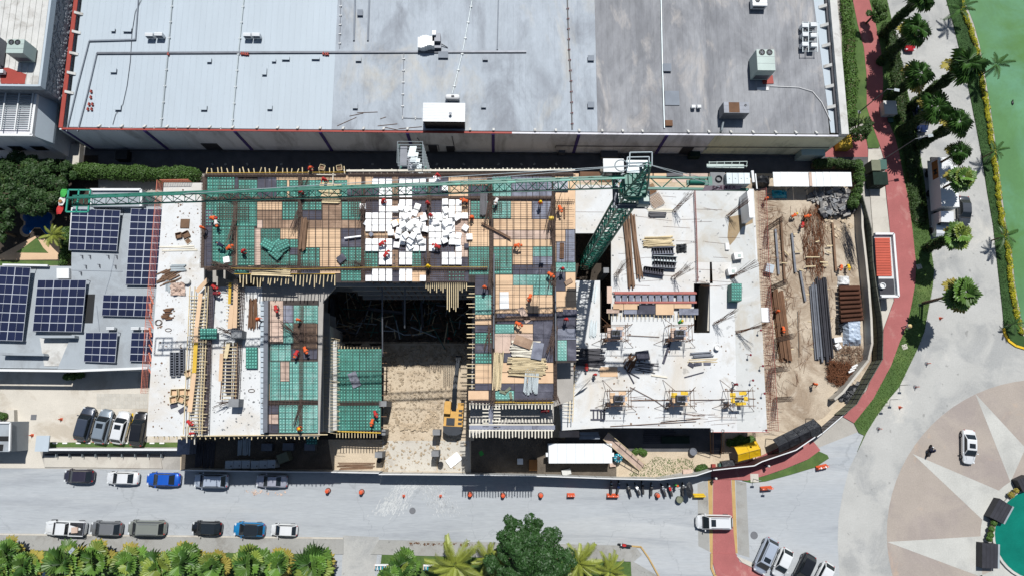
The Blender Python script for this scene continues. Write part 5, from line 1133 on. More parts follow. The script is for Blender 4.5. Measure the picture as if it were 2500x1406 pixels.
for i in range(n):
 x0_,x1_ = cA.x + (cB.x - 3 - cA.x) * i / n,cA.x + (cB.x - 3 - cA.x) * (i + 1) / n
 e.tube((x0_,cA.y - .52 * (1 if i % 2 else -1),ZJ),(x1_,cA.y + .5 * (1 if i % 2 else -1),ZJ),.05,4)
e.obj('counter_jib','crane_green',cr)
e = MB(); p = W(1715,449,ZJ); e.box(p.x - .4,MY - .05,ZJ + .1,2.2,.45,.2); e.lathe(0,0,0,[(.14,-.7),(.2,-.68),(.2,.68),(.14,.7)],12,Matrix.Translation((p.x - .6,MY - .05,ZJ + .45)) @ Matrix.Rotation(rad(90),4,'Y')); e.box(p.x + .6,MY,ZJ,.35,.95,.4)
e.obj('winch','crane_green',cr)
e = MB(); p = W(1752,440,ZJ + .4); e.box(p.x + .05,p.y + .05,ZJ + .1,1.35,1.35,.25); e.obj('deck_plate','concrete_box',cr)
e = MB();
for i in range(16): t_ = i * 2 * math.pi / 16; t2_ = (i + 1) * 2 * math.pi / 16; e.tube((p.x + .1 + .27 * math.cos(t_),p.y + .1 + .27 * math.sin(t_),ZJ + .5),(p.x + .1 + .27 * math.cos(t2_),p.y + .1 + .27 * math.sin(t2_),ZJ + .42),.05,5)
e.obj('cable_coil','black_plastic',cr)
e = MB(); e.box(0,0,0,.5,1.0,1.5); e.box(0,0,1.5,.08,.08,.06); me = e.mesh('counterweight','steel_light')
for i in range(4): q = W(1781 + i * 14.4,436,ZJ + 1.1); put('counterweight',me,(q.x,q.y,ZJ - .4),cr)
e = MB(); q = W(1770,412,ZJ)
for dy in (0,.42): e.bar((q.x - 1.7,q.y - .1 + dy,ZJ + .7),(q.x + 1.8,q.y + dy,ZJ + .7),.05,.05)
for i in range(6): e.bar((q.x - 1.7 + i * .68,q.y - .1,ZJ + .7),(q.x - 1.6 + i * .68,q.y + .4,ZJ + .7),.04,.04)
e.prism([(q.x - 1.7,q.y),(q.x + 1.7,q.y),(q.x + 1.7,q.y + .36),(q.x - 1.7,q.y + .36)],ZJ + .1,ZJ + .14)
e.obj('side_platform','ac_green',cr)
e = MB(); q = W(1646,429,ZJ); e.box(q.x,q.y,ZJ + .2,1.5,.3,.06,rad(3)); e.obj('walk_plate','steel_dark',cr)
e = MB(); a_ = W(1836,418,ZJ + 1); e.bar(a_,W(1839,446,ZJ + 1),.22,.2); e.obj('end_post','white_paint',cr); e = MB(); e.bar(W(1844,425,ZJ),W(1848,462,ZJ),.1,.1); e.obj('end_post','white_paint',cr)
sg0,sg1 = W(1716,461,ZJ + .5),W(1808,457,ZJ + .5)
e = MB(); L_ = (sg1 - sg0).length; ang = math.atan2(sg1.y - sg0.y,sg1.x - sg0.x); mid = (sg0 + sg1) / 2
sgt = Matrix.Translation(mid) @ Matrix.Rotation(ang,4,'Z') @ Matrix.Rotation(rad(38),4,'X')
e.hexa([sgt @ Vector(v) for v in ((-L_ / 2,-.24,-.03),(L_ / 2,-.24,-.03),(L_ / 2 + .15,.24,-.03),(-L_ / 2 + .15,.24,-.03),(-L_ / 2,-.24,0),(L_ / 2,-.24,0),(L_ / 2 + .15,.24,0),(-L_ / 2 + .15,.24,0))])
sb_ = e.obj('name_board','sign_grey',cr)
def text(body,size,M,m,parent,name='lettering',extr=.004,space=1.0):
 cu = bpy.data.curves.new(name,'FONT'); cu.body = body; cu.size = size; cu.extrude = extr; cu.align_x = 'CENTER'; cu.align_y = 'CENTER'; cu.space_character = space; cu.offset = .015 * size
 o = bpy.data.objects.new(name,cu); COL.objects.link(o)
 dg = bpy.context.evaluated_depsgraph_get(); dg.update(); me = bpy.data.meshes.new_from_object(o.evaluated_get(dg)); bpy.data.objects.remove(o)
 me.transform(M); me.materials.clear(); me.materials.append(MATS[m])
 o = bpy.data.objects.new(name,me); COL.objects.link(o); o.parent = parent
 base = Vector(WL.get(parent.name,(0,0,0))); o.location = -base
 return o
text('SPAMEX',.5,sgt @ Matrix.Translation((.2,0,.02)),'sign_letter',sb_,space=1.25)
ap = W(1583,402,ZJ + 5.5)
e = MB()
for (x,y) in ((-1,-.9),(1,-.9),(1,.9),(-1,.9)): e.bar((MX + x * 1.0,MY + y,ZJ - .6),tuple(ap + Vector((x * .15,y * .15,0))),.14,.14)
for k in range(1,5):
 f = k / 5; c0 = Vector((MX,MY,ZJ - .6)).lerp(ap,f); w_ = (1 - f) + .15 * f
 for (a,q) in (((-1,-.9),(1,.9)),((1,-.9),(-1,.9)),((-1,-.9),(1,-.9)),((-1,.9),(1,.9)),((-1,-.9),(-1,.9))): e.tube(c0 + Vector((a[0] * w_,a[1] * w_,0)),c0 + Vector((q[0] * w_,q[1] * w_,.0)),.05,4)
 for s_ in (-1,1): c1 = Vector((MX,MY,ZJ - .6)).lerp(ap,f - .2); w2 = (1 - f + .2) + .15 * (f - .2); e.tube(c0 + Vector((s_ * w_,-.9 * w_,0)),c1 + Vector((-s_ * w2,-.9 * w2,0)),.05,4)
e.obj('apex_tower','crane_green',cr)
e = MB(); q = W(1562,393,ZJ + 5);
for z_ in (ZJ + 3.9,ZJ + 5.0):
 P = [(q.x - .9,q.y - .55,z_),(q.x + 1.0,q.y - .45,z_),(q.x + 1.05,q.y + .75,z_),(q.x - .8,q.y + .7,z_)]
 for a,b_ in zip(P,P[1:] + P[:1]): e.tube(a,b_,.06,5)
e.box(q.x,q.y - .1,ZJ + 3.85,1.8,1.1,.06)
for i in range(16): t_,t2_ = i * math.pi / 8,(i + 1) * math.pi / 8; e.tube((q.x - 1.4 + .55 * math.cos(t_),q.y - .15 + .5 * math.sin(t_),ZJ + 4.2),(q.x - 1.4 + .55 * math.cos(t2_),q.y - .15 + .5 * math.sin(t2_),ZJ + 4.2),.05,4)
e.obj('top_platform','steel_light',cr)
e = MB();
jj = [ja.lerp(jt,.42) + Vector((0,0,1)),ja.lerp(jt,.8) + Vector((0,0,.9)),cB + Vector((-5,.5,.3)),cB + Vector((-3,-.5,.3))]
for g_ in jj: e.tube(ap,g_,.03,5)
e.obj('tie_cable','steel_light',cr)
q0,q1 = W(1475,419,ZJ + .5),W(1520,391,ZJ + .5)
e = MB(); e.prism([(q0.x,q0.y),(q1.x,q0.y),(q1.x,q1.y),(q0.x,q1.y)],ZJ - 1.6,ZJ + .5); e.obj('cab_body','ac_green',cr)
e = MB(); e.prism([(q0.x - .08,q0.y - .08),(q1.x + .08,q0.y - .08),(q1.x + .08,q1.y + .08),(q0.x - .08,q1.y + .08)],ZJ + .5,ZJ + .58); e.obj('cab_roof','white_paint',cr)
e = MB(); e.box((q0.x + q1.x) / 2,q0.y - .03,ZJ - 1.3,(q1.x - q0.x) * .85,.05,1.4); e.box(q0.x - .03,(q0.y + q1.y) / 2,ZJ - 1.3,.05,(q1.y - q0.y) * .85,1.4); e.obj('cab_window','glass_car',cr)
e = MB(); e.bar(((q0.x + q1.x) / 2,q1.y - .6,ZJ - 1.5),(MX,MY + .8,ZJ - 1.3),.6,.12); e.bar((q1.x,q1.y - .4,ZJ - .2),(MX + .4,MY + 1.6,ZJ - .2),.08,.08); e.obj('cab_bracket','steel_grey',cr)
q = W(1578,485,ZJ - 2); e = MB(); e.box(q.x - .3,q.y,ZJ - 2.6,1.0,1.3,.9); e.obj('switch_cabinet','ac_green',cr)
q = W(1050,462,ZJ - .6); e = MB(); tp = ja.lerp(jt,(1540 - 1390) / 1370.0)
tp = ja.lerp(jt,.115)
e.box(tp.x,tp.y,ZJ - .5,1.3,1.3,.3); e.obj('trolley','steel_grey',cr)
e = MB(); hk = Vector((tp.x,tp.y,24));
for dx in (-.3,.3): e.tube((tp.x + dx,tp.y,ZJ - .5),(tp.x + dx * .5,tp.y,24.5),.025,4)
e.obj('hoist_rope','steel_dark',cr); e = MB(); e.box(tp.x,tp.y,23.9,.5,.25,.7); e.obj('hook_block','yellow_paint',cr)
# ================================================================ vehicles
def loftx(e,st):
 """st: list of (x, [(y, z) ring])"""
 k = len(st[0][1]); b0 = len(e.v)
 for x,ring in st: e.v.extend([(x,y,z) for y,z in ring])
 for i in range(len(st) - 1):
  for j in range(k): e.f.append((b0 + i * k + j,b0 + i * k + (j + 1) % k,b0 + (i + 1) * k + (j + 1) % k,b0 + (i + 1) * k + j)); e.m.append(e.cur)
 e.f.append(tuple(b0 + j for j in range(k))[::-1]); e.m.append(e.cur); e.f.append(tuple(b0 + (len(st) - 1) * k + j for j in range(k))); e.m.append(e.cur)
SPEC = dict(
sedan=(4.5,1.76,1.44,.86,.92,(1.05,.42,-.95,-1.62)),hatch=(3.9,1.70,1.50,.90,.94,(1.0,.4,-1.25,-1.80)),
suv=(4.5,1.86,1.68,1.0,1.06,(1.15,.62,-1.55,-2.02)),van=(4.9,1.92,1.75,1.0,1.05,(1.55,.95,-1.85,-2.28)),
pickup=(5.2,1.88,1.78,1.08,1.12,(1.2,.72,-.42,-.62)),saloon=(4.4,1.72,1.42,.88,.92,(.9,.35,-.75,-1.35)))
nCar = 0
def car(kind,px,py,heading,paintm,label,roofm=None,sunroof=False,rails=False,scale=1.0,load=False,cat='car'):
 """heading = picture direction of the front, degrees clockwise from up"""
 global nCar; nCar += 1
 L,Wd,H,hh,bh,(x0,x1,x2,x3) = SPEC[kind]; p = W(px,py,.9)
 t = thing('pickup_truck' if kind == 'pickup' else 'parked_car',label,cat,(p.x,p.y,0),rz=rad(90 - heading),group='cars and pickups on the streets',world=False)
 t.scale = (scale,) * 3
 hw = Wd / 2; e = MB()
 def ring(w_,zb,zt,cr_=.0): return [(-w_ * .9,zb),(-w_,zb + .2),(-w_ * 1.0,zb + (zt - zb) * .62),(-w_ * .93,zt - .06),(-w_ * .72,zt),(0,zt + cr_),(w_ * .72,zt),(w_ * .93,zt - .06),(w_,zb + (zt - zb) * .62),(w_,zb + .2),(w_ * .9,zb)]
 f = L / 2; pr = [(f,.38,.40,.58),(f - .05,.60,.34,.66),(f - .16,.76,.30,hh - .2),(f - .36,.88,.27,hh - .12),(f - .75,.965,.24,hh - .05),(x0 + .1,1.0,.24,hh + .02),(x0 - .2,1,.24,bh),(0,1,.24,bh + .01),(x3 + .3,1,.24,bh + .02),
 (-f + .45,.985,.26,bh if kind != 'pickup' else bh),(-f + .2,.90,.3,bh - .05),(-f + .07,.78,.34,bh - .14),(-f,.56,.42,bh - .3)]
 loftx(e,[(x,ring(hw * w_,zb,zt,.03)) for x,w_,zb,zt in pr])
 body = e.obj('body',paintm,t,smooth=True)
 me = body.data
 rw = hw * .80; bw = hw * .93; e = MB()
 def cabin(e,g=0.0,zt=H - .07):
  return [(x0,-bw * .94,bh),(x0,bw * .94,bh),(x3,bw * .92,bh),(x3,-bw * .92,bh),(x1,-rw * .93,zt),(x1,rw * .93,zt),(x2,rw * .93,zt),(x2,-rw * .93,zt)]
 V = [Vector(v) for v in cabin(e)]
 e.hexa([V[0],V[3],V[2],V[1],V[4],V[7],V[6],V[5]]); e.obj('cabin',paintm,t)
 def pane(name,a,b_,c_,d,g=.06,off=.012,m='glass_car'):
  cen = (a + b_ + c_ + d) / 4; nrm = (b_ - a).cross(d - a).normalized()
  if nrm.dot(cen - Vector((0,0,H * .7 * 0 + .9))) < 0: nrm = -nrm
  q = [v.lerp(cen,g) + nrm * off for v in (a,b_,c_,d)]; k = MB(); k.hexa([v - nrm * off * .8 for v in q] + q); return k.obj(name,m,t)
 pane('windscreen',V[0],V[1],V[5],V[4]); pane('rear_window',V[3],V[2],V[6],V[7],.12)
 pane('side_window',V[0],V[3],V[7],V[4],.1); pane('side_window',V[1],V[2],V[6],V[5],.1)
 e = MB(); r0,r1 = x1 + .02,x2 - .03
 loftx(e,[(r0,[(-rw * .86,H - .085),(rw * .86,H - .085),(rw * .86,H - .065),(-rw * .86,H - .065)]),(r0 - .12,[(-rw * .95,H - .09),(rw * .95,H - .09),(rw * .86,H - .025),(-rw * .86,H - .025)]),((r0 + r1) / 2,[(-rw * .97,H - .09),(rw * .97,H - .09),(rw * .88,H),(-rw * .88,H)]),(r1 + .15,[(-rw * .95,H - .09),(rw * .95,H - .09),(rw * .86,H - .03),(-rw * .86,H - .03)]),(r1,[(-rw * .85,H - .09),(rw * .85,H - .09),(rw * .85,H - .07),(-rw * .85,H - .07)])])
 e.obj('roof',roofm or paintm,t)
 if sunroof: e = MB(); e.box(x1 - .55,0,H - .012,.62,rw * 1.15,.02); e.obj('sunroof','glass_car',t)
 if rails:
  for s_ in (-1,1): e = MB(); e.bar((x1 - .25,s_ * rw * .8,H + .03),(x2 + .2,s_ * rw * .8,H + .03),.05,.06); e.obj('roof_rail','steel_grey',t)
 wr = .34 if kind not in ('suv','pickup','van') else .37
 for sx in (f - .85,-f + .85):
  for sy in (-1,1):
   e = MB(); M = Matrix.Translation((sx,sy * (hw - .1),wr)) @ Matrix.Rotation(rad(90),4,'X')
   e.lathe(0,0,0,[(wr * .8,-.12),(wr,-.09),(wr,.09),(wr * .8,.12)],16,M); o = e.obj('wheel','tyre',t)
   e = MB(); e.lathe(0,0,0,[(wr * .62,-.125),(wr * .62,.125)],10,M); r_ = e.obj('rim','rim',t); r_.parent = o; r_.location = r_.location - o.location
 for s_ in (-1,1):
  e = MB(); e.box(f - .27,s_ * hw * .66,hh - .27,.2,.3,.13,rad(-32 * s_)); e.obj('headlight','lamp_glass',t)
  e = MB(); e.box(-f + .13,s_ * hw * .66,bh - .27,.1,.24,.17,rad(18 * s_)); e.obj('tail_light','lamp_red',t)
  e = MB(); e.box(x0 - .22,s_ * (hw + .08),bh - .03,.12,.2,.14); e.obj('wing_mirror',paintm if kind != 'pickup' else 'black_plastic',t)
 e = MB(); e.box(f - .03,0,.42,.05,hw * 1.0,.16); e.obj('grille','black_plastic',t)
 e = MB()
 for s_ in (-1,1): e.bar((x0 + .1,s_ * hw * .62,hh + .038),(f - .6,s_ * hw * .5,hh - .005),.015,.01)
 e.obj('hood_crease','steel_grey',t)
 e = MB(); e.box(x0 + .06,0,bh + .0,.14,bw * 1.7,.025); e.obj('cowl','black_plastic',t)
 if kind == 'pickup':
  e = MB(); e.box((x3 - f) / 2 + .02,0,bh + .005,(f + x3) - .28,hw * 1.62,.02); e.obj('bed','black_sheet',t)
  for s_ in (-1,1): e = MB(); e.box((x3 - f) / 2,s_ * hw * .9,bh,f + x3 - .1,.09,.07); e.obj('bed_rail',paintm,t)
  e = MB(); e.box(-f + .07,0,bh - .02,.1,hw * 1.75,.08); e.obj('tailgate','steel_grey',t)
  if load:
   o = MB(); o.box(-1.5,.1,bh + .03,.8,.7,.2,.1); o = o.obj('crate_load','ply_pink',None); tag(o,'pinkish box lying in the bed of the white pickup','box'); m_ = Matrix.Translation((p.x,p.y,0)) @ Matrix.Rotation(rad(90 - heading),4,'Z'); o.location = m_ @ o.location; o.rotation_euler = (0,0,rad(90 - heading))
 return t
paint('p_slate',62,70,84); paint('p_bluegrey',138,150,160); paint('p_white',236,238,238); paint('p_black',26,27,30); paint('p_plum',52,48,62); paint('p_blue',24,92,196)
paint('p_silver',178,188,202); paint('p_oldsilver',168,170,182); paint('p_grey',122,124,126); paint('p_olive',138,142,134); paint('p_azure',34,136,196); paint('p_navy',28,44,84); paint('p_red',200,36,44); paint('p_graphite',70,74,80)
car('suv',206,1034,10,'p_slate','dark slate blue car, leftmost of the four in the walled car park'); car('suv',250,1040,9,'p_bluegrey','grey blue car with sunroof, second in the walled car park',sunroof=True)
car('suv',293,1043,9,'p_white','white car with black sunroof between the grey blue and black cars',sunroof=True,scale=.96); car('suv',338,1046,5,'p_black','black car beside the yellow line partly under orange netting')
car('hatch',190,1162,-89,'p_plum','dark plum car at the left end of the upper kerb row'); car('sedan',297,1167,-89,'p_white','white sedan between the dark plum and blue cars',scale=.94)
car('sedan',397,1170,-89,'p_blue','bright blue car on the upper kerb just outside the building shadow',scale=.98); car('suv',514,1173,-89,'p_silver','silver car standing in the building\'s shadow',rails=True)
car('saloon',662,1174,-89,'p_oldsilver','old square silver sedan at the right end of the upper kerb row',scale=.95)
car('pickup',158,1289,-88,'p_white','white pickup with open bed on the lower kerb',load=True,cat='pickup truck'); car('hatch',257,1290,-88,'p_grey','grey hatchback right behind the white pickup',scale=1.05)
car('van',357,1289,-89,'p_olive','greenish grey minivan with roof rails on the lower kerb',rails=True); car('hatch',503,1289,-88,'p_black','black car alone between the minivan and the light blue car',roofm='glass_car')
car('hatch',607,1292,-88,'p_azure','light blue car with black roof on the lower kerb',roofm='glass_car',scale=1.04); car('hatch',692,1294,-88,'p_white','small white hatchback at the right end of the lower kerb row',scale=.9)
car('van',1745,1274,-89,'p_white','white van like car driving over the red crossing',sunroof=True,rails=True,scale=1.0)
car('van',1871,1357,208,'p_silver','silver van with roof bars parked aslant near the red pavement',sunroof=True,rails=True,scale=.98); car('hatch',1912,1374,208,'p_white','white car parked aslant between the silver van and the black car')
car('suv',1965,1390,210,'p_black','black car parked aslant, third from the silver van',scale=.95); car('hatch',2012,1408,212,'p_white','white car cut by the lower edge beside the slanting black car')
car('sedan',2368,1090,186,'p_white','white sedan with sunroof driving on the roundabout',sunroof=True,scale=1.02)
car('sedan',2357,514,184,'p_graphite','dark grey sedan beside the white box truck',scale=.98); car('sedan',2253,287,182,'p_navy','dark blue car half hidden by ivy clad palms'); car('hatch',2223,94,182,'p_red','red car half hidden beneath a palm crown')
bx0,bx1,by0,by1 = W(2285,400,3.4).x,W(2344,400,3.4).x,W(2310,505,3.4).y,W(2310,385,3.4).y
bx0 = W(2280,450,3.4).x; bx1 = W(2347,450,3.4).x; bw_ = 2.5; bcx = (bx0 + bx1) / 2 + .2
t = thing('box_truck','white box truck with ribbed roof parked under the palms','truck',(bcx,(by0 + by1) / 2,0),rz=rad(-2),world=False); Lb = by1 - by0
e = MB(); e.box(0,0,.9,bw_,Lb,2.5); e.obj('cargo_box','white_paint',t)
e = MB(); e.box(0,0,0,bw_ - .1,.09,.03); me = e.mesh('roof_rib','white_metal')
for i in range(14): put('roof_rib',me,(0,-Lb / 2 + .3 + i * (Lb - .6) / 13,3.4)).parent = t
cy_ = -Lb / 2 - 1.0
e = MB(); loftx(e,[(-1.0,[(-1.05,.6),(1.05,.6),(1.0,2.2),(.9,2.5),(-.9,2.5),(-1.0,2.2)]),(.55,[(-1.08,.6),(1.08,.6),(1.0,2.3),(.9,2.6),(-.9,2.6),(-1.0,2.3)])])
e.v = [(y,cy_ + x,z_) for x,y,z_ in e.v]; e.f = [q[::-1] for q in e.f]; e.obj('cab','p_white',t)
e = MB(); e.box(0,cy_ - 1.03,1.6,1.8,.3,.75,0,(rad(18),0)); e.obj('windscreen','glass_car',t)
e = MB(); loftx(e,[(-2.7,[(-.85,.5),(.85,.5),(.8,.95),(-.8,.95)]),(-2.3,[(-1.05,.45),(1.05,.45),(.9,1.3),(-.9,1.3)]),(-1.0,[(-1.1,.45),(1.1,.45),(1.0,1.5),(-1.0,1.5)])]); e.v = [(y,cy_ + x,z_) for x,y,z_ in e.v]; e.f = [q[::-1] for q in e.f]; e.obj('hood','p_white',t)
for x in (-1.05,1.05):
 for y in (cy_ - 1.7,Lb / 2 - 1.5,0.2 - 1.0):
  e = MB(); e.lathe(0,0,0,[(.3,-.16),(.46,-.13),(.46,.13),(.3,.16)],14,Matrix.Translation((x,y,.46)) @ Matrix.Rotation(rad(90),4,'Y')); e.obj('wheel','tyre',t)
e = MB(); e.box(0,0,.55,1.2,Lb + 2,.3); e.obj('chassis','black_plastic',t)
e = MB(); e.box(-bw_ / 2 - .01,Lb / 2 - 1.6,1.9,.02,2.6,1.3); e.obj('side_panel_print','box_brown',t)
Mx = Matrix.Translation((-bw_ / 2 - .022,Lb / 2 - 1.9,2.55)) @ Matrix.Rotation(rad(-90),4,'Z') @ Matrix.Rotation(rad(90),4,'X')
text('M',1.2,Mx,'black_plastic',t).location = (0,0,0)
p = W(1108,1010,1.5)
t = thing('excavator','yellow excavator with dark grey boom reaching up beside the rubble ramp','excavator',(p.x,p.y,0),rz=rad(-3),world=False)
for s_ in (-1,1):
 e = MB()
 pts = [(-1.9,.15),(-1.6,0),(1.6,0),(1.9,.15),(1.95,.45),(1.7,.8),(-1.7,.8),(-1.95,.45)]
 e.v = [(s_ * 1.05 + o,y,z_) for o in (-.25,.25) for y,z_ in pts]; k = len(pts); e.f = [tuple(range(k))[::-1],tuple(range(k,2 * k))] + [(i,(i + 1) % k,k + (i + 1) % k,k + i) for i in range(k)]; e.m = [0] * len(e.f)
 e.obj('track','black_plastic',t)
e = MB(); e.lathe(0,0,.5,[(.8,0),(.8,.5)],16); e.box(0,0,.45,1.6,1.2,.35); e.obj('undercarriage','digger_dark',t)
e = MB(); e.prism([(-1.25,-1.6),(1.25,-1.6),(1.25,1.0),(-1.25,.3)],1.0,1.9); e.prism([(.45,.3),(1.25,.3),(1.25,1.5),(.45,1.5)],1.0,1.8); e.obj('upper_body','digger_yellow',t)
e = MB(); e.prism([(-1.3,-1.6),(1.3,-1.6),(1.2,-2.4),(.6,-2.75),(-.6,-2.75),(-1.2,-2.4)],1.0,1.95); e.obj('counterweight','digger_dark',t)
e = MB(); e.box(-.35,-1.0,1.9,1.1,.95,.12);
for k in (-.3,0,.3): e.box(-.35 + k,-1.0,2.02,.06,.5,.03)
e.obj('engine_cover','digger_dark',t)
e = MB(); e.prism([(-1.25,.0),(-.4,.0),(-.4,1.5),(-.55,1.65),(-1.1,1.65),(-1.25,1.5)],1.0,2.7); e.obj('cab','digger_yellow',t)
e = MB(); e.box(-.83,1.62,1.7,.6,.1,.85); e.box(-1.27,.8,1.7,.04,1.2,.8); e.obj('cab_window','glass_car',t)
e = MB();
for i in range(4): e.box(.9,-1.2 + i * .55,1.9,.5,.3,.04)
e.obj('body_grille','digger_dark',t)
e = MB(); e.bar((0.0,.5,1.7),(0.05,3.3,3.9),.6,.5); e.bar((.05,3.2,3.9),(.08,5.0,3.2),.55,.42); e.obj('boom','digger_dark',t)
e = MB(); e.bar((.08,4.8,3.4),(.15,7.4,2.0),.45,.36); e.tube((.1,3.4,4.25),(.12,5.6,3.4),.08,6); e.obj('stick','digger_dark',t)
e = MB(); e.tube((-.2,1.2,1.6),(-.2,2.8,3.2),.08,6); e.tube((.25,1.2,1.6),(.25,2.8,3.2),.08,6); e.obj('hydraulic_ram','steel_light',t)
e = MB(); e.hexa([(-.25,7.0,.9),(.5,7.0,.9),(.5,7.7,.6),(-.25,7.7,.6),(-.25,7.1,1.9),(.5,7.1,1.9),(.5,7.7,1.9),(-.25,7.7,1.9)]); e.obj('bucket','digger_dark',t)
def moto(px,py,head,label,m='black_plastic',tank='black_plastic',loc=None):
 p = W(px,py,.6); t = thing('motorcycle',label,'motorcycle',(p.x,p.y,0),rz=rad(90 - head),group='motorcycles on the street',world=False)
 for x,n_ in ((.62,'front_wheel'),(-.62,'rear_wheel')): e = MB(); e.lathe(0,0,0,[(.2,-.05),(.3,-.04),(.3,.04),(.2,.05)],12,Matrix.Translation((x,0,.3)) @ Matrix.Rotation(rad(90),4,'X')); e.obj('wheel','tyre',t)
 e = MB(); loftx(e,[(.45,[(-.08,.55),(.08,.55),(.1,.85),(-.1,.85)]),(.2,[(-.16,.5),(.16,.5),(.17,.95),(-.17,.95)]),(-.1,[(-.12,.5),(.12,.5),(.12,.85),(-.12,.85)])]); e.obj('fuel_tank',tank,t)
 e = MB(); loftx(e,[(-.08,[(-.1,.7),(.1,.7),(.12,.82),(-.12,.82)]),(-.5,[(-.14,.7),(.14,.7),(.14,.84),(-.14,.84)]),(-.85,[(-.08,.78),(.08,.78),(.07,.86),(-.07,.86)])]); e.obj('saddle','black_plastic',t)
 e = MB(); e.box(.05,0,.25,.5,.26,.35); e.tube((.62,.07,.3),(.42,.07,.95),.03,5); e.tube((.62,-.07,.3),(.42,-.07,.95),.03,5); e.box(-.4,0,.45,.6,.16,.2); e.obj('frame','steel_dark',t)
 e = MB(); e.tube((.42,-.36,1.02),(.45,0,.95),.025,5); e.tube((.45,0,.95),(.42,.36,1.02),.025,5); e.obj('handlebar','steel_dark',t)
 e = MB(); e.box(.55,0,.8,.12,.18,.16); e.obj('headlamp','lamp_glass',t)
 e = MB(); e.box(-.05,0,.1,.1,.2,.1); e.obj('engine','steel_grey',t)
 return t
for (x,y,h,tk,lb) in [(1492,1190,5,'black_plastic','black motorcycle at the left end of the row by the hoarding'),(1509,1189,12,'p_navy','dark blue motorcycle second in the row by the hoarding'),(1536,1196,-14,'black_plastic','dark motorcycle third in the row, leaning left'),(1556,1193,-20,'p_white','motorcycle with white tank fourth in the row'),
(1569,1190,-4,'black_plastic','dark motorcycle right beside the white tanked one'),(1590,1194,6,'black_plastic','black motorcycle in the middle of the row standing alone'),(1620,1196,-18,'steel_grey','grey motorcycle above the orange barrel'),(1636,1195,-16,'cloth_red','motorcycle with dark red saddle left of the man in green'),(1667,1194,3,'black_plastic','black motorcycle between the man in green and the dark umbrella')]:
 moto(x,y,h,lb,tank=tk)
moto(1526,1330,-82,'red motorcycle parked on the pavement corner by the yellow kerb',tank='cloth_red')
moto(2271,1100,28,'black motorcycle carrying a rider in navy on the roundabout')
def barrel(px,py,label,r=.3,h=.95):
 p = W(px,py,h); t = thing('traffic_barrel',label,'traffic barrel',(p.x,p.y,0),group='orange traffic barrels in a line on the street')
 e = MB(); e.lathe(p.x,p.y,.06,[(r * 1.05,0),(r,.25),(r * .93,.27),(r * .9,.55),(r * .82,.57),(r * .78,h - .1),(r * .5,h - .06)],16); e.obj('barrel_body','orange_plastic',t)
 e = MB(); e.lathe(p.x,p.y,0,[(r * 1.3,0),(r * 1.3,.06),(r,.07)],12); e.obj('base','black_plastic',t)
 e = MB(); e.lathe(p.x,p.y,.4,[(r * .95,0),(r * .93,.12)],16); e.obj('reflective_band','white_plastic',t)
 e = MB(); e.bar((p.x - .12,p.y,h + .02),(p.x + .12,p.y,h + .02),.05,.05); e.obj('handle','orange_plastic',t)
for x,y,lb in [(797,1199,'leftmost orange barrel in the line on the street'),(880,1202,'orange barrel second from the left, left of the entrance'),(1147,1208,'orange barrel at the left end of the stick shadows'),(1228,1210,'orange barrel below the middle of the stick shadows'),(1321,1210,'orange barrel just right of the stick shadows'),(1608,1210,'orange barrel below the row of motorcycles')]: barrel(x,y,lb)
def cone(px,py,label,z=0,h=.7,r=.16):
 p = W(px,py,z + h / 2); t = thing('traffic_cone',label,'traffic cone',(p.x,p.y,z),group='small cones')
 e = MB(); e.box(p.x,p.y,z,.36,.36,.04); e.obj('base','orange_plastic',t); e = MB(); e.lathe(p.x,p.y,z + .04,[(r,0),(.03,h)],12); e.obj('cone_body','orange_plastic',t)
 e = MB(); e.lathe(p.x,p.y,z + .04 + h * .45,[(r * .63,0),(r * .45,h * .2)],12); e.obj('reflective_band','white_plastic',t)
for x,y,lb in [(985,1211,'small red cone in front of the entrance, left one'),(1075,1211,'small red cone in front of the entrance, right one'),(146,1023,'cone in the courtyard left of the parked cars'),(75,1062,'cone in the courtyard near the corner house'),(2299,776,'red cone on the road below the lone palm'),(2200,994,'red cone on the road beside the grass tongue')]: cone(x,y,lb)
def barrier(px,py,ang,m,label,L=1.5,stripes=False):
 p = W(px,py,.5); t = thing('plastic_barrier',label,'barrier',(p.x,p.y,0),rz=rad(ang),group='water filled barriers',world=False)
 e = MB(); loftx(e,[(x,[(-.28,0),(-.28,.2),(-.12,.45),(-.1,.9),(.1,.9),(.12,.45),(.28,.2),(.28,0)]) for x in (-L / 2,L / 2)]); e.f = [q[::-1] for q in e.f]; e.obj('barrier_body',m,t)
 e = MB()
 for x in (-L / 2 + .15,0,L / 2 - .15): e.lathe(x,0,.9,[(.05,0),(.05,.05)],8)
 e.obj('filler_cap','white_plastic' if m != 'yellow_paint' else 'yellow_paint',t)
 e = MB()
 for x in (-L / 2 + .35,L / 2 - .35): e.box(x,0,.05,.1,.5,.22)
 e.obj('forklift_slot',m,t)
 if stripes:
  for x in (-.35,.3):
   e = MB(); e.box(x,0,.91,.18,.24,.02,rad(30)); e.obj('white_stripe','white_plastic',t)
barrier(1394,1209,0,'orange_plastic','short red orange barrier at the left end of the barrier line',1.0); barrier(1496,1210,-1,'orange_plastic','red orange barrier in front of the leftmost motorcycles'); barrier(1707,1210,0,'yellow_paint','yellow barrier beside the red crossing')
barrier(1872,1192,4,'orange_plastic','plain orange barrier right of the red crossing'); barrier(2008,1140,12,'orange_plastic','red barrier with white arrows near the curved verge',stripes=True)
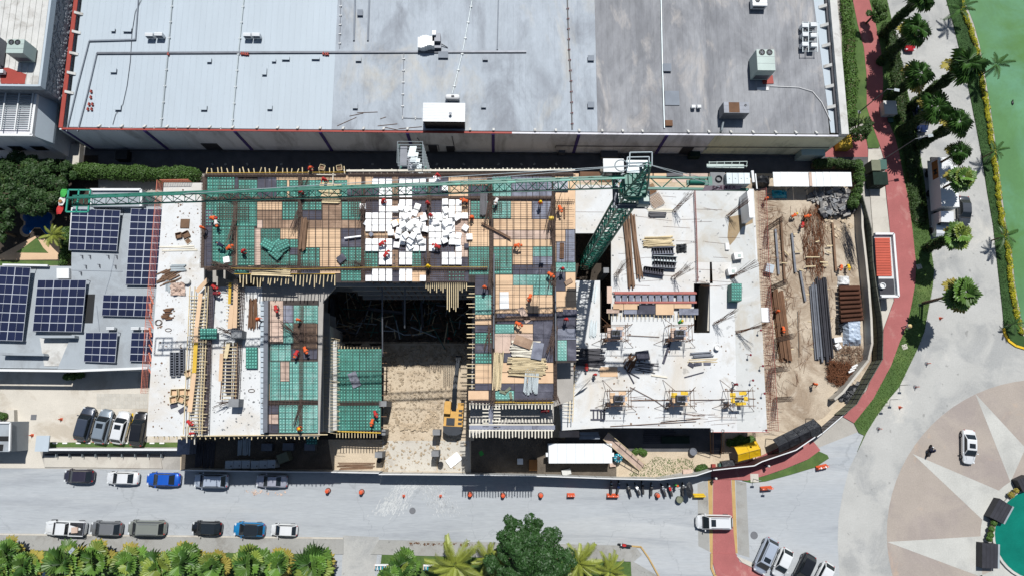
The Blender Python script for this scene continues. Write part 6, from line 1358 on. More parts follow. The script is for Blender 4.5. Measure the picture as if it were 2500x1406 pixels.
# ================================================================ people
def skin_person(pose):
 J = dict(pel=(0,0,.95),ch=(0,.0,1.28),nk=(0,.0,1.47),hd=(0,.02,1.62),ht=(0,.02,1.74),hl=(.1,0,.9),kl=(.11,.03,.48),al=(.11,-.02,.08),fl=(.12,.14,.04),hr=(-.1,0,.9),kr=(-.11,.03,.48),ar=(-.11,-.02,.08),fr=(-.12,.14,.04),
 sl=(.19,0,1.4),el=(.25,.02,1.12),wl=(.27,.14,.9),gl=(.27,.2,.84),sr=(-.19,0,1.4),er=(-.25,.02,1.12),wr=(-.27,.14,.9),gr=(-.27,.2,.84))
 if pose == 'bend': J.update(pel=(0,-.1,.92),ch=(0,.22,1.12),nk=(0,.4,1.16),hd=(0,.52,1.14),ht=(0,.63,1.12),sl=(.19,.36,1.1),el=(.26,.42,.82),wl=(.2,.52,.58),gl=(.18,.56,.5),sr=(-.19,.36,1.1),er=(-.26,.42,.82),wr=(-.2,.52,.58),gr=(-.18,.56,.5),hl=(.1,-.12,.88),hr=(-.1,-.12,.88),kl=(.13,.06,.48),kr=(-.13,-.06,.48))
 if pose == 'squat': J.update(pel=(0,-.1,.42),ch=(0,.06,.74),nk=(0,.16,.9),hd=(0,.22,1.03),ht=(0,.26,1.15),sl=(.19,.12,.86),el=(.27,.3,.64),wl=(.14,.46,.5),gl=(.1,.52,.46),sr=(-.19,.12,.86),er=(-.27,.3,.64),wr=(-.14,.46,.5),gr=(-.1,.52,.46),hl=(.1,-.1,.38),hr=(-.1,-.1,.38),kl=(.18,.3,.5),kr=(-.18,.3,.5),al=(.13,.08,.08),ar=(-.13,.08,.08),fl=(.14,.24,.04),fr=(-.14,.24,.04))
 if pose == 'walk': J.update(kl=(.11,.22,.5),al=(.11,.28,.1),fl=(.12,.44,.06),kr=(-.11,-.06,.5),ar=(-.11,-.36,.16),fr=(-.12,-.26,.06),el=(.26,-.14,1.14),wl=(.27,-.06,.92),gl=(.27,0,.86),er=(-.26,.14,1.14),wr=(-.24,.34,1.0),gr=(-.22,.4,.97))
 if pose == 'reach': J.update(el=(.34,.2,1.28),wl=(.34,.44,1.3),gl=(.33,.5,1.3),er=(-.34,.14,1.24),wr=(-.42,.36,1.12),gr=(-.43,.42,1.1))
 if pose == 'ride': J.update(pel=(0,-.15,.86),ch=(0,.02,1.16),nk=(0,.1,1.34),hd=(0,.15,1.48),ht=(0,.17,1.6),hl=(.1,-.12,.84),hr=(-.1,-.12,.84),kl=(.24,.24,.7),kr=(-.24,.24,.7),al=(.22,.08,.32),ar=(-.22,.08,.32),fl=(.22,.2,.27),fr=(-.22,.2,.27),sl=(.19,.06,1.27),sr=(-.19,.06,1.27),el=(.34,.26,1.1),er=(-.34,.26,1.1),wl=(.34,.46,1.03),wr=(-.34,.46,1.03),gl=(.33,.52,1.02),gr=(-.33,.52,1.02))
 E_ = 'pel-ch ch-nk nk-hd hd-ht pel-hl hl-kl kl-al al-fl pel-hr hr-kr kr-ar ar-fr ch-sl sl-el el-wl wl-gl ch-sr sr-er er-wr wr-gr'.split()
 rd = dict(pel=.145,ch=.165,nk=.06,hd=.1,ht=.07,hl=.1,hr=.1,kl=.065,kr=.065,al=.045,ar=.045,fl=.04,fr=.04,sl=.075,sr=.075,el=.048,er=.048,wl=.034,wr=.034,gl=.04,gr=.04)
 ks = list(J); me = bpy.data.meshes.new('tmp'); me.from_pydata([J[k] for k in ks],[[ks.index(x) for x in e_.split('-')] for e_ in E_],[])
 o = bpy.data.objects.new('tmp',me); COL.objects.link(o); m = o.modifiers.new('s','SKIN')
 for i,k in enumerate(ks): me.skin_vertices[0].data[i].radius = (rd[k],rd[k] * (.8 if k in ('pel','ch') else 1)); me.skin_vertices[0].data[i].use_root = (k == 'pel')
 m.use_smooth_shade = True; s_ = o.modifiers.new('u','SUBSURF'); s_.levels = 1; s_.render_levels = 1
 dg = bpy.context.evaluated_depsgraph_get(); dg.update(); out = bpy.data.meshes.new_from_object(o.evaluated_get(dg)); bpy.data.objects.remove(o)
 part = []
 def dist(p,a,b_): a,b_ = Vector(a),Vector(b_); t_ = max(0,min(1,(p - a).dot(b_ - a) / max(1e-9,(b_ - a).length_squared))); return (p - a.lerp(b_,t_)).length
 for f in out.polygons:
  b_ = min(E_,key=lambda e_: dist(f.center,J[e_.split('-')[0]],J[e_.split('-')[1]]))
  part.append('head' if b_ in ('nk-hd','hd-ht') else 'hand' if b_[:2] in ('wl','wr') else 'arm' if b_[:2] in ('el','er','sl','sr') else 'boot' if b_[:2] in ('al','ar') else 'leg' if b_[:2] in ('hl','hr','kl','kr') else 'torso')
 return out,part,J
POSES = {k: skin_person(k) for k in ('stand','bend','squat','walk','reach','ride')}
bodies,vests,hats = {},{},{}
def person(px,py,z,head,pose,shirt,label,hat='orange',vest=None,trousers='cloth_dark'):
 src,part,J = POSES[pose]; key = (pose,shirt)
 if key not in bodies:
  me = src.copy(); me.materials.clear()
  for m in ('skin','cloth_' + shirt,trousers,'black_plastic'): me.materials.append(MATS[m])
  me.polygons.foreach_set('material_index',[{'head': 0,'hand': 0,'arm': 1,'torso': 1,'leg': 2,'boot': 3}[q] for q in part]); bodies[key] = me
 k2 = (pose,vest or shirt)
 if k2 not in vests:
  e = MB(); mp = {}
  for f,q in zip(src.polygons,part):
   if q == 'torso':
    ids = []
    for v in f.vertices:
     if v not in mp: mp[v] = len(e.v); e.v.append(tuple(src.vertices[v].co + src.vertices[v].normal * .022))
     ids.append(mp[v])
    e.f.append(tuple(ids)); e.m.append(0)
  vests[k2] = e.mesh('vest','cloth_' + (vest or shirt),True)
 k3 = (pose,hat)
 if k3 not in hats:
  e = MB(); a = Vector(J['hd']); b_ = Vector(J['ht']); up = (b_ - a).normalized(); q = (up * .4 + Vector((0,0,1))).normalized().to_track_quat('Z','Y').to_matrix().to_4x4()
  M = Matrix.Translation(b_ - Vector((0,0,.02))) @ q; big = 1.7 if hat == 'straw' else 1
  e.lathe(0,0,0,[(.165 * big,-.03),(.17 * big,-.015),(.135,-.01),(.125,.05),(.09,.1),(.03,.125)],12,M); hats[k3] = e.mesh('hard_hat','cloth_' + hat,True)
 p = W(px,py,z + (.9 if pose != 'squat' else .5))
 o = bpy.data.objects.new('person',bodies[key]); COL.objects.link(o); o.location = (p.x,p.y,z); o.rotation_euler = (0,0,-rad(head)); tag(o,label,'person','workers and passers by')
 put('vest' if vest else 'shirt',vests[k2],(0,0,0)).parent = o; put('straw_hat' if hat == 'straw' else 'hard_hat',hats[k3],(0,0,0)).parent = o
 return o
ZP = ZD + .12
PEOPLE = [l.split('|') for l in """755 413 D 90 squat red orange|worker in red sitting on the north edge among small crates
793 441 D 170 reach red red|worker in red and dark trousers by the upper plank stack
737 472 D 180 stand red red|worker in red seen right behind the crane jib west part
516 532 D 100 bend orange red|worker in orange bending at the deck's north west corner
527 541 D 160 bend white orange|worker bending beside the one in orange at the north west corner
497 558 D 190 stand orange orange|worker in orange at the extreme west edge of the deck
541 600 D -60 bend navy navy|worker in dark clothes bending beside a man in orange vest
556 607 D 60 bend orange orange|worker in orange vest stooping beside the beam cage at the west end
592 615 D 90 squat red red|worker in red crouching alone on green forms at the west end
934 494 D 60 squat red red|worker in red crouching on foam rows just below the jib
1045 498 D 200 stand red red|worker in red standing on the beam between the foam groups
1052 528 D 170 stand red red|worker in red kneeling just right of the foam heap
1138 491 D -80 bend orange orange|worker in orange bending right of the foam rows below the jib
1152 529 D 180 squat orange orange|worker in orange crouching where foam rows meet green forms
1213 488 D 200 bend white white|worker in white shirt by the inner beam below the jib
1319 497 D 190 stand orange yellow|worker in orange with yellow helmet on dark sheets of the right wing
1366 506 D 160 bend orange orange|worker in orange on the plywood strip right of the east beam
1259 600 D 90 bend orange orange|worker in orange bending on plywood in the middle of the wing
929 597 D 60 bend red red|worker in red leaning over the lower foam rows, upper of two
940 624 D 40 bend red red|worker in red leaning over the lower foam rows, lower of two
1070 603 D -70 bend red red|worker in red carrying a block below the foam heap
1069 431 D 180 reach red red|worker in red at the north edge beside a tilted foam block
1341 668 D 130 bend orange orange|worker in orange beside the east beam, west side
1373 658 D 200 reach navy red|worker with red helmet on the pale strip east of the beam
1183 702 D 190 stand orange orange|worker in orange on dark sheets at the inner corner of the wing
1295 722 D 200 bend orange orange|worker in orange on plywood right of the pale sheet
1262 788 D 120 bend orange orange|worker in orange beside the leaning triangular board
1382 780 D 190 stand red red|worker in red on shaded dark boards at the east strip
1046 652 D 0 stand yellow yellow|worker with yellow helmet on the beam at the deck's south edge
520 698 S 120 bend red red|worker in red in the shade just below the big deck, upper
524 716 S 90 bend maroon red|worker in dark red in the shade just below the big deck, lower
632 780 S 110 walk orange orange|worker in orange on the white slab beside the rebar bundle
673 749 L 160 bend red red|worker in red at the north end of the lower green deck
730 781 L 180 stand orange orange|worker in orange standing on the beam line of the lower deck
744 850 L 150 bend orange orange|worker in bright orange vest on the rebar mat, right of two
725 859 L 200 bend red orange|worker in red bending on the rebar mat, left of two
728 1046 L 90 squat orange yellow|worker in orange yellow crouching at the lower deck's south edge
460 1029 S 120 bend red red|worker in red bending over boards south of the walkway
472 1057 S 180 stand red red|worker in red at the very south edge of the white slab
915 1006 G 150 bend red red|worker in red near the right edge of the small green deck
909 1026 G 190 bend orange orange|worker in orange just below the red one on the small green deck
1325 1003 M 90 bend maroon red|worker in dark red below the joist ladder of the right wing
1401 895 E 200 bend orange orange|worker in orange between dark timber stacks and the wing
1432 891 E 180 bend red red|worker in red half hidden by dark timber on the east slab
1452 914 E 180 stand red red|worker in red standing alone on the white east slab beside a plywood sheet
1659 787 E 60 squat green yellow|worker in green with yellow helmet on top of a column form
1794 938 E 150 walk maroon maroon|worker in dark red walking near the yellow column platform
1936 528 Y 60 bend orange yellow|worker with yellow helmet bending over bars, left of three in the yard
1967 529 Y 80 bend orange orange|worker in orange, right of three bending over rusty bars
1960 546 Y 200 bend red red|worker in red, lowest of three bending over rusty bars
2054 650 Y 200 bend orange orange|worker in orange carrying a bucket near the yard wall
2071 649 Y 180 bend yellow yellow|worker with yellow helmet touching the yard wall
1896 761 Y 90 walk orange orange|worker in orange beside the brown steel profiles, upper
1912 800 Y 180 bend orange orange|worker in orange on top of the brown steel profiles
1988 938 Y -150 walk orange orange|worker in orange walking alone in the open yard
1869 487 Y 180 stand orange orange|worker in orange in the yard's north west corner
875 808 P 180 bend red red|worker in red in the deep shade at the pit's left side
960 757 P 180 bend red red|worker in red down in the dark pit, left of two
983 754 P 180 stand red red|worker in red down in the dark pit, right of two
1097 826 P 180 stand maroon red|worker in dark red at the pit's right rim in the shade
1651 1184 0 200 stand green orange|man in green jacket among the parked motorcycles
1744 1166 0 180 stand navy white|person with white helmet on the red crossing by the hoarding
1872 1136 0 190 stand navy white|person with white helmet on the curved red pavement outside the hoarding
2214 797 0 -110 walk white straw|person with wide straw hat on the edge of the red path""".split('\n')]
ZZ = dict(D=ZP,S=ZS,L=ZS + .25,G=ZG + .1,M=ZS,E=ZE,Y=.02,P=-1.0)
for a,lb in PEOPLE:
 x,y,z,hd,ps,sh,ht = a.split()
 zz = ZZ[z] if z in ZZ else .02
 if lb.startswith('worker in green'): zz = ZE + 2.4
 if z == 'P': zz = 0 if '1097' in a else D
 person(float(x),float(y),zz,float(hd),ps,sh,lb,ht,vest='orange' if sh == 'orange' else None)
o = person(2271,1100,0,28,'ride','navy','rider in navy clothes on the black motorcycle at the roundabout','navy'); p = W(2271,1100,.6); o.location = (p.x - .05 * math.sin(rad(28)),p.y - .05 * math.cos(rad(28)),0)
# ================================================================ vegetation
def leaf_cloud(e,blobs,n,size,seed=1,flat=.0):
 """blobs: (x, y, z, rx, ry, rz); leaf faces near the blobs' surfaces"""
 g = np.random.default_rng(seed); bl = np.array(blobs,float); wt = (bl[:,3] * bl[:,4]) ** .9; idx = g.choice(len(bl),n,p=wt / wt.sum()); B = bl[idx]
 d = g.normal(size=(n,3)); d /= np.linalg.norm(d,axis=1)[:,None]; d[:,2] = np.where(g.random(n) < .8,np.abs(d[:,2]),d[:,2])
 r = .72 + .34 * g.random(n); P = B[:,:3] + d * B[:,3:6] * r[:,None]
 nr = d + g.normal(size=(n,3)) * .55; nr[:,2] += .3; nr /= np.linalg.norm(nr,axis=1)[:,None]
 t = np.cross(nr,g.normal(size=(n,3))); t /= np.linalg.norm(t,axis=1)[:,None]; b_ = np.cross(nr,t)
 s = (size * (.6 + .8 * g.random(n)))[:,None]; k0 = len(e.v)
 q = [P - t * s,P + b_ * s * .45,P + t * s,P - b_ * s * .45]
 A = np.stack(q,1).reshape(-1,3); e.v.extend(map(tuple,A.tolist())); e.f.extend([(k0 + 4 * i,k0 + 4 * i + 1,k0 + 4 * i + 2,k0 + 4 * i + 3) for i in range(n)]); e.m.extend([e.cur] * n)
def trunk(e,p,h,r,seed=1,limbs=5,R_=2.0):
 rr = random.Random(seed); p = Vector(p); e.tube(p,p + Vector((0,0,h * .55)),r,8,r * .7)
 for i in range(limbs):
  a = i * 6.283 / limbs + rr.random(); q = p + Vector((math.cos(a) * R_ * .35,math.sin(a) * R_ * .35,h * .75)); e.tube(p + Vector((0,0,h * .5)),q,r * .6,6,r * .35); e.tube(q,q + Vector((math.cos(a) * R_ * .3,math.sin(a) * R_ * .3,h * .2)),r * .35,5,r * .15)
def tree(name,label,px,py,h,Rp,m,n,size,seed,lumps=14,base=0,cat='tree',lobes=None,group=None):
 p = W(px,py,base + h * .75); t = thing(name,label,cat,(p.x,p.y,base),group=group); rr = random.Random(seed); e = MB(); trunk(e,(p.x,p.y,base),h,.08 * Rp + .05,seed,R_=Rp); e.obj('trunk','bark',t)
 bl = []
 for i in range(lumps):
  a = rr.random() * 6.283; d = Rp * .8 * math.sqrt(rr.random()); s = Rp * rr.uniform(.22,.42)
  bl.append((p.x + math.cos(a) * d,p.y + math.sin(a) * d,base + h * (1 - .35 * (d / Rp) ** 1.5) - s * .5 + rr.uniform(-.3,.3),s,s,s * .8))
 if lobes:
  bl = []
  for (x,y,r_,hh) in lobes:
   q = W(x,y,base + hh)
   for k in range(9): a = rr.random() * 6.283; d = r_ * .75 * math.sqrt(rr.random()); s = r_ * rr.uniform(.25,.45); bl.append((q.x + math.cos(a) * d,q.y + math.sin(a) * d,base + hh - s * .4 - .25 * d + rr.uniform(-.2,.3),s,s,s * .8))
 e = MB(); leaf_cloud(e,bl,n,size,seed); e.obj('crown',m,t); return t
tree('broadleaf_tree','large dense dark green tree overhanging the street at the lower edge',1300,1370,9,4.5,'leaf_tree',26000,.17,3,lobes=[(1248,1292,1.6,7),(1293,1283,1.7,7.2),(1240,1328,2.0,7.6),(1285,1345,2.8,9),(1340,1335,2.2,8),(1375,1370,1.9,7.5),(1222,1385,2.0,7.2),(1300,1400,3.2,9.5),(1365,1410,2.2,8),(1255,1430,2.4,8)])
T = 0
for (x,y,h,r_,nn,lb) in [(25,420,5,3.0,5000,'dark garden tree at the left edge above the others'),(85,430,6.5,2.8,6000,'garden tree below the stucco building with yellowish tips'),(60,470,6,3.2,7000,'dark garden tree in the middle of the grove'),(125,475,6,2.6,6000,'garden tree nearest the crane flag'),(10,500,5,2.6,5000,'garden tree at the left edge level with the pool'),(95,505,5,1.7,3000,'small garden tree leaning over the pool\'s north side'),(-10,560,5,2.0,3000,'garden tree cut by the left edge below the pool'),(150,420,4,1.8,3500,'bushy tree joining the grove to the long hedge')]:
 T += 1; tree('garden_tree',lb,x,y,h,r_,'leaf_garden',nn,.2,20 + T,group='grove of trees in the pool garden')
tree('street_tree','loose small tree shading the yellow box beside the store corner',2100,312,5,2.1,'leaf_ivy',1800,.17,41)
tree('street_tree','round dark tree at the top of the verge beside the red path',2143,28,4.5,1.6,'leaf_hedge',3500,.16,42)
def hedge(name,label,pts,z0,h,w_,m,n,size,seed,cat='hedge',step=.7):
 e = MB(); bl = []; P = [W(x,y,z0 + h) for x,y in pts]; rr = random.Random(seed)
 for a,q in zip(P[:-1],P[1:]):
  L = (q - a).length; k = max(2,int(L / step))
  for i in range(k): v = a.lerp(q,(i + .5) / k); s = w_ / 2 * rr.uniform(.8,1.15); bl.append((v.x + rr.uniform(-.15,.15),v.y + rr.uniform(-.15,.15),z0 + h * .5,s,s,h * .55))
 leaf_cloud(e,bl,n,size,seed); t = thing(name,label,cat,tuple(Vector((P[0].x,P[0].y,z0)))); e.obj('foliage',m,t)
 e = MB()
 for a,q in zip(P[:-1],P[1:]): e.bar((a.x,a.y,z0 + h * .35),(q.x,q.y,z0 + h * .35),w_ * .55,h * .6)
 e.obj('stems','bark',t); return t
hedge('hedge','long clipped green hedge running east along the alley',[(165,412),(300,418),(400,420),(470,424)],0,2.6,2.2,'leaf_hedge',17000,.14,51)
hedge('hedge','narrow upright hedge between the pool garden and the solar house',[(160,560),(155,600),(150,645)],0,2.2,1.5,'leaf_hedge',7000,.13,52)
hedge('hedge','dark creeper covered hedge north of the white metal yard roof',[(1995,395),(2050,396),(2108,398)],0,2.2,1.4,'leaf_ivy',5000,.14,53)
hedge('hedge','creeper hedge hanging over the yard wall beside the green bins',[(2103,395),(2104,430),(2100,470),(2088,500)],0,2.5,1.3,'leaf_hedge',6500,.13,54)
hedge('shrub_border','band of mixed green shrubs along the store\'s east wall',[(2066,-20),(2072,40),(2082,90),(2078,130),(2086,190),(2084,240),(2075,290)],0,1.0,1.9,'leaf_bright',7500,.13,55,'shrubs')
hedge('flowering_hedge','low yellow flowering hedge along the green lagoon',[(2350,-20),(2355,20),(2374,70),(2389,120),(2400,190),(2413,262),(2423,330),(2436,420),(2441,470),(2450,540),(2465,610),(2473,690),(2487,770),(2500,815)],0,.6,.75,'leaf_yellow',26000,.08,56,step=.3)
hedge('shade_ivy_band','added dark ivy band standing in for palm shadow along the verge',[(2168,60),(2188,130),(2196,200),(2206,270),(2222,330),(2228,400),(2240,470),(2250,540)],.1,.5,2.2,'leaf_ivy',15000,.14,64,'shrubs')  # added ivy, dark to stand in for trunk shadows on the grass
hedge('shrub','leafy weeds under the south slab left of the yellow tarp',[(1778,1078),(1842,1077)],0,.8,1.3,'leaf_bright',2500,.13,57,'shrubs')
hedge('shrub','bush at the bend of the south hoarding',[(1706,1147),(1728,1143)],0,1.0,1.1,'leaf_hedge',1500,.12,58,'shrub')
hedge('shrub','weeds beside the wooden ramp below the blue tank',[(1530,1125),(1560,1100),(1575,1105)],0,.5,.9,'leaf_bright',1200,.1,59,'shrubs')
hedge('shrub','shrub in the shade below the left solar house',[(150,918),(195,915)],0,1.2,1.0,'leaf_hedge',1300,.13,60,'shrub')
hedge('shrub','green shrubs along the planter kerb between the two dark roofs',[(2432,1272),(2424,1300),(2421,1322)],.3,.7,.8,'leaf_bright',1800,.1,61,'shrubs')
hedge('shrub','brownish shrubs on the planter kerb above the rotated dark roof',[(2470,1215),(2490,1195)],.3,.6,.7,'leaf_old',900,.1,62,'shrubs')
hedge('shrub','bush in the corner planter at the left edge',[(-10,1015),(12,1018)],.5,.8,1.0,'leaf_hedge',900,.12,63,'shrub')
for k,(x,y,r_) in enumerate([(2344,40,1.5),(2390,372,1.0),(2388,415,1.1),(2443,572,.9),(2445,625,1.2),(2475,790,.9),(2400,232,1.3)]):
 pass
def blades(name,label,pts,n,z,m,size,seed):
 g = random.Random(seed); f = inside(pts); e = MB()
 for _ in range(n):
  x,y,_h = f(g); p = W(x,y,z); a = g.random() * 6.283; s = size * g.uniform(.5,1.2)
  e.add([(p.x - math.cos(a) * .05,p.y - math.sin(a) * .05,z),(p.x + math.cos(a) * .05,p.y + math.sin(a) * .05,z),(p.x + g.uniform(-s,s),p.y + g.uniform(-s,s),z + s * .6)],[(0,1,2)])
 o = e.obj(name,m); o['kind'] = 'stuff'; o['label'] = label; return o
blades('grass_tufts','tufts of grass along the palm verge',path_r[1:] + road_l[2:-8][::-1],9000,.11,'grass_blade',.22,71)
blades('grass_tufts','tufts of grass on the east verge',road_r[1:14] + verge_r[1:13][::-1],7000,.12,'grass_dark',.2,72)
blades('grass_tufts','tufts of grass in the south beds',[(-10,1340),(800,1350),(815,1376),(815,1440),(-10,1440)],4000,.12,'grass_blade',.2,73)
blades('grass_tufts','tufts of grass in the south bed under the coconut palms',[(932,1353),(1540,1371),(1547,1440),(916,1440)],2500,.12,'grass_blade',.2,74)
blades('weeds','sparse weeds on the pale ground inside the south hoarding',[(1530,1160),(1600,1115),(1690,1120),(1700,1145),(1610,1162)],900,.01,'grass_blade',.22,75)
def fan_leaf(L,seed,cut=0):
 rr = random.Random(seed); e = MB(); e.tube((0,0,0),(L * .45,0,.22 * L),.025,3); c0 = Vector((L * .45,0,.22 * L)); n = 13; r_ = L * .55; pts = []
 for i in range(n + 1):
  a = rad(-115 + 230 * i / n); d = Vector((math.cos(a),math.sin(a),0)); pts.append((a,d))
 for i in range(n):
  a0,d0 = pts[i]; a1,d1 = pts[i + 1]; dm = (d0 + d1).normalized(); dr = -.35 * (1 + .3 * rr.random()); s = r_ * rr.uniform(.85,1.08)
  ka = .38 if cut else .8
  A = c0 + d0 * s * ka + Vector((0,0,dr * s * .4 - .03)); B = c0 + dm * s * .84 + Vector((0,0,dr * s * .4 + .06)); C = c0 + d1 * s * ka + Vector((0,0,dr * s * .4 - .03)); T_ = c0 + dm * s * .97 + Vector((0,0,dr * s * (1.3 if cut else .6)))
  e.add([c0,A,B,C,T_],[(0,1,2),(0,2,3),(1,4,2),(2,4,3)])
 return e
FAN = {m: [fan_leaf(2.5,k,m == 'leaf_palm_dark').mesh('frond',m) for k in range(3)] for m in ('leaf_palm','leaf_palm_dark','leaf_old','leaf_palm_yellow')}
def pinnate(L,seed,m,droop=1.0,ll=.6):
 rr = random.Random(seed); e = MB(); prev = Vector(); n = 22; P = []
 for i in range(n + 1): f = i / n; P.append(Vector((L * f * (1 - .12 * f * droop),.05 * math.sin(f * 3),L * (.42 * f - .55 * droop * f * f))))
 for a,q in zip(P[:-1],P[1:]): e.tube(a,q,.03,3,cap=False)
 for i in range(3,n + 1):
  f = i / n; l = ll * L / 3.2 * (1.1 - abs(f - .45)) ; w_ = .055
  for s_ in (-1,1):
   d = Vector((.55,s_,-.25 - .3 * rr.random())).normalized(); p = P[i]; x = Vector((1,0,0)) * w_
   e.add([p - x,p + x,p + d * l * .6 + x * .8,p + d * l + Vector((0,0,-.12)),p + d * l * .6 - x * .8],[(0,1,2,4),(4,2,3)])
 return e.mesh('frond',m)
PIN = {m: [pinnate(3.0,k,m) for k in range(3)] for m in ('leaf_coconut','leaf_palm_dark')}
def palm(px,py,h,label,kind='fan',m='leaf_palm',n=30,s=1.0,ivy=False,seed=1,old=4,at_crown=True,group=None,tr=.16,base=.11):
 p = W(px,py,h) if at_crown else W(px,py,0); t = thing('coconut_palm' if kind == 'pin' else 'palm_tree',label,'palm tree',(p.x,p.y,base),group=group); rr = random.Random(seed)
 e = MB(); e.tube((p.x,p.y,base),(p.x,p.y,h),tr,9,tr * .75)
 for k in range(int(h / .35)): e.lathe(p.x,p.y,base + k * .35,[(tr * 1.0,0),(tr * 1.12,.06),(tr * 1.0,.1)],9)
 e.obj('trunk','bark',t)
 if ivy: e = MB(); leaf_cloud(e,[(p.x + rr.uniform(-.15,.15),p.y + rr.uniform(-.15,.15),z_ * .5 + .2,rr.uniform(.5,.78),rr.uniform(.5,.78),.5) for z_ in range(int(2 * h) - 1)],int(800 * h),.14,seed); e.obj('ivy','leaf_ivy',t)
 src = (FAN if kind == 'fan' else PIN)
 for i in range(n):
  f = i / n; el = rad(62 - 82 * f ** .8) if kind == 'fan' else rad(45 - 60 * f); a = i * 2.39996 + rr.uniform(-.2,.2); mm = m
  if m == 'leaf_palm' and kind == 'fan': mm = rr.choice(['leaf_palm','leaf_palm','leaf_palm','leaf_palm_yellow','leaf_palm_dark'])
  if i >= n - old: mm = 'leaf_old' if kind == 'fan' else m
  put('frond',src[mm][i % 3],(p.x,p.y,h + (.25 - .5 * f)),t,rot=(rr.uniform(-.35,.35),-el + rr.uniform(-.15,.15),a + rr.uniform(-.3,.3)),scale=(s * rr.uniform(.75,1.15),) * 3)
 return t
for k,(x,y,h,s,iv,m,lb) in enumerate([(2345,716,8.2,1.0,False,'leaf_palm','lone palm with bare slender trunk leaning over the road beside a lamp'),(2334,578,6.8,.85,True,'leaf_palm','ivy clad palm below the white truck cab'),(2345,438,7.0,.8,False,'leaf_palm','palm with crown over the lower part of the truck box'),(2338,374,7.0,.7,False,'leaf_palm_dark','palm with crown over the top of the truck box'),
(2335,300,9.0,.85,True,'leaf_palm_dark','ivy clad palm right of the dark blue car, lower of two'),(2278,268,8.0,1.0,True,'leaf_palm_dark','ivy clad palm covering the dark blue car'),(2352,165,12.0,1.05,True,'leaf_palm_dark','tallest ivy clad palm reaching over the flowering hedge'),(2240,185,7.5,.9,True,'leaf_palm_dark','ivy clad palm between the red car and the dark blue car'),
(2232,78,8.5,.9,True,'leaf_palm_dark','ivy clad palm whose crown covers the red car'),(2246,-5,9.5,.9,True,'leaf_palm_dark','ivy clad palm cut by the upper edge')]):
 palm(x,y,h,lb,m=m,s=s,ivy=iv,seed=80 + k,n=24,group='palms along the east road',old=2)
for k,(x,y,h,s,lb) in enumerate([(2432,160,4.0,.75,'feathery palm leaning over the lagoon beside the tallest palm'),(2345,22,2.8,.8,'low dark palm at the top of the east verge'),(2428,370,2.6,.6,'small feathery palm at the middle of the lagoon edge'),(2452,577,2.6,.65,'small feathery palm at the lagoon edge across from the truck'),(2475,790,1.6,.45,'dark palm shrub at the verge\'s lower end')]):
 palm(x,y,h,lb,'pin','leaf_palm_dark',13,s,seed=100 + k,group='palms on the lagoon verge',old=0,tr=.1)
for k,(x,y,s,o) in enumerate([(22,1352,.85,5),(72,1375,.9,6),(168,1370,1.0,2),(240,1362,1.0,3),(320,1372,.95,3),(392,1380,1.0,3),(452,1370,.9,3),(525,1378,.95,9),(612,1372,1.0,2),(683,1374,.95,9),(766,1374,1.0,2),(5,1395,.8,2),(985,1378,.85,2),(1395,1408,.6,2),(950,1410,.7,4)]):
 palm(x,y,3.2 + .4 * (k % 3),['leftmost low fan palm in the lower left corner','fan palm with dry brown leaves, second from the left','fan palm just left of the small street lamp','fan palm right under the small street lamp','fan palm below the greenish minivan','fan palm fourth to the right of the lamp','fan palm below and left of the black car','fan palm with yellow rim below the black car','deep green fan palm below the light blue car','fan palm with golden outer leaves below the small white car','rightmost fan palm of the long row','fan palm touching the lower left corner','single fan palm left of the coconut palm','small fan palm behind the big tree','yellowish fan palm beside the blue striped bench'][k],n=22,s=s * [1.02,.9,1.1,.96][k % 4],seed=120 + k,old=o,group='low fan palms along the lower edge')
for k,(x,y,h,s,lb) in enumerate([(1112,1378,4.5,1.25,'coconut palm with golden green fronds left of the big tree'),(1195,1362,3.5,.8,'coconut palm tucked against the big tree\'s left side'),(1413,1372,4.2,1.0,'coconut palm right of the big tree'),(1488,1392,3.6,.9,'coconut palm at the right end of the south bed'),(130,575,4.5,.62,'golden feathery palm beside the swimming pool'),(2085,1480,3,.5,'palm below the frame')][:5]):
 palm(x,y,h,lb,'pin','leaf_coconut',20,s,seed=140 + k,old=0,tr=.13,group='feathery palms')
# ================================================================ east yard
def tube_stack(label,pts,z,n,r,m,ncol,cat,part,name,jit=.03,seed=1):
 """bundle running from pts[0] to pts[1] (picture), n rows side by side, ncol layers"""
 a,q = W(*pts[0],z + .3),W(*pts[1],z + .3); d = (q - a); L = d.length; d.normalize(); s = Vector((-d.y,d.x,0)); t = thing(name,label,cat,(a.x,a.y,z)); rr = random.Random(seed)
 e = MB(); e.bar((0,0,r),(1,0,r),2 * r * .94,2 * r * .94) if 'profile' in part or 'beam' in part else e.lathe(0,0,0,[(r,0),(r,1)],8,Matrix.Translation((0,0,r)) @ Matrix.Rotation(rad(90),4,'Y')); me = e.mesh(part,m)
 for l in range(ncol):
  for i in range(n - l):
   o = s * ((i - (n - l - 1) / 2) * 2 * r * 1.06 + rr.uniform(-1,1) * jit) + d * rr.uniform(0,.6)
   put(part,me,(a.x + o.x,a.y + o.y,z + l * 2 * r),t,rot=(0,0,math.atan2(d.y,d.x) + rr.uniform(-1,1) * jit * .15),scale=(L * rr.uniform(.93,1),1,1))
 for f in (.15,.5,.85):
  v = a + d * L * f; e = MB(); e.bar(v - s * (n * r + .5) + Vector((0,0,-.28)),v + s * (n * r + .5) + Vector((0,0,-.28)),.1,.1); e.obj('bearer','timber',t)
tube_stack('brown steel profiles bundled beside the east slab',[(1897,705),(1920,880)],0,7,.12,'rust_steel',2,'steel profiles','profile','profile_stack',seed=1)
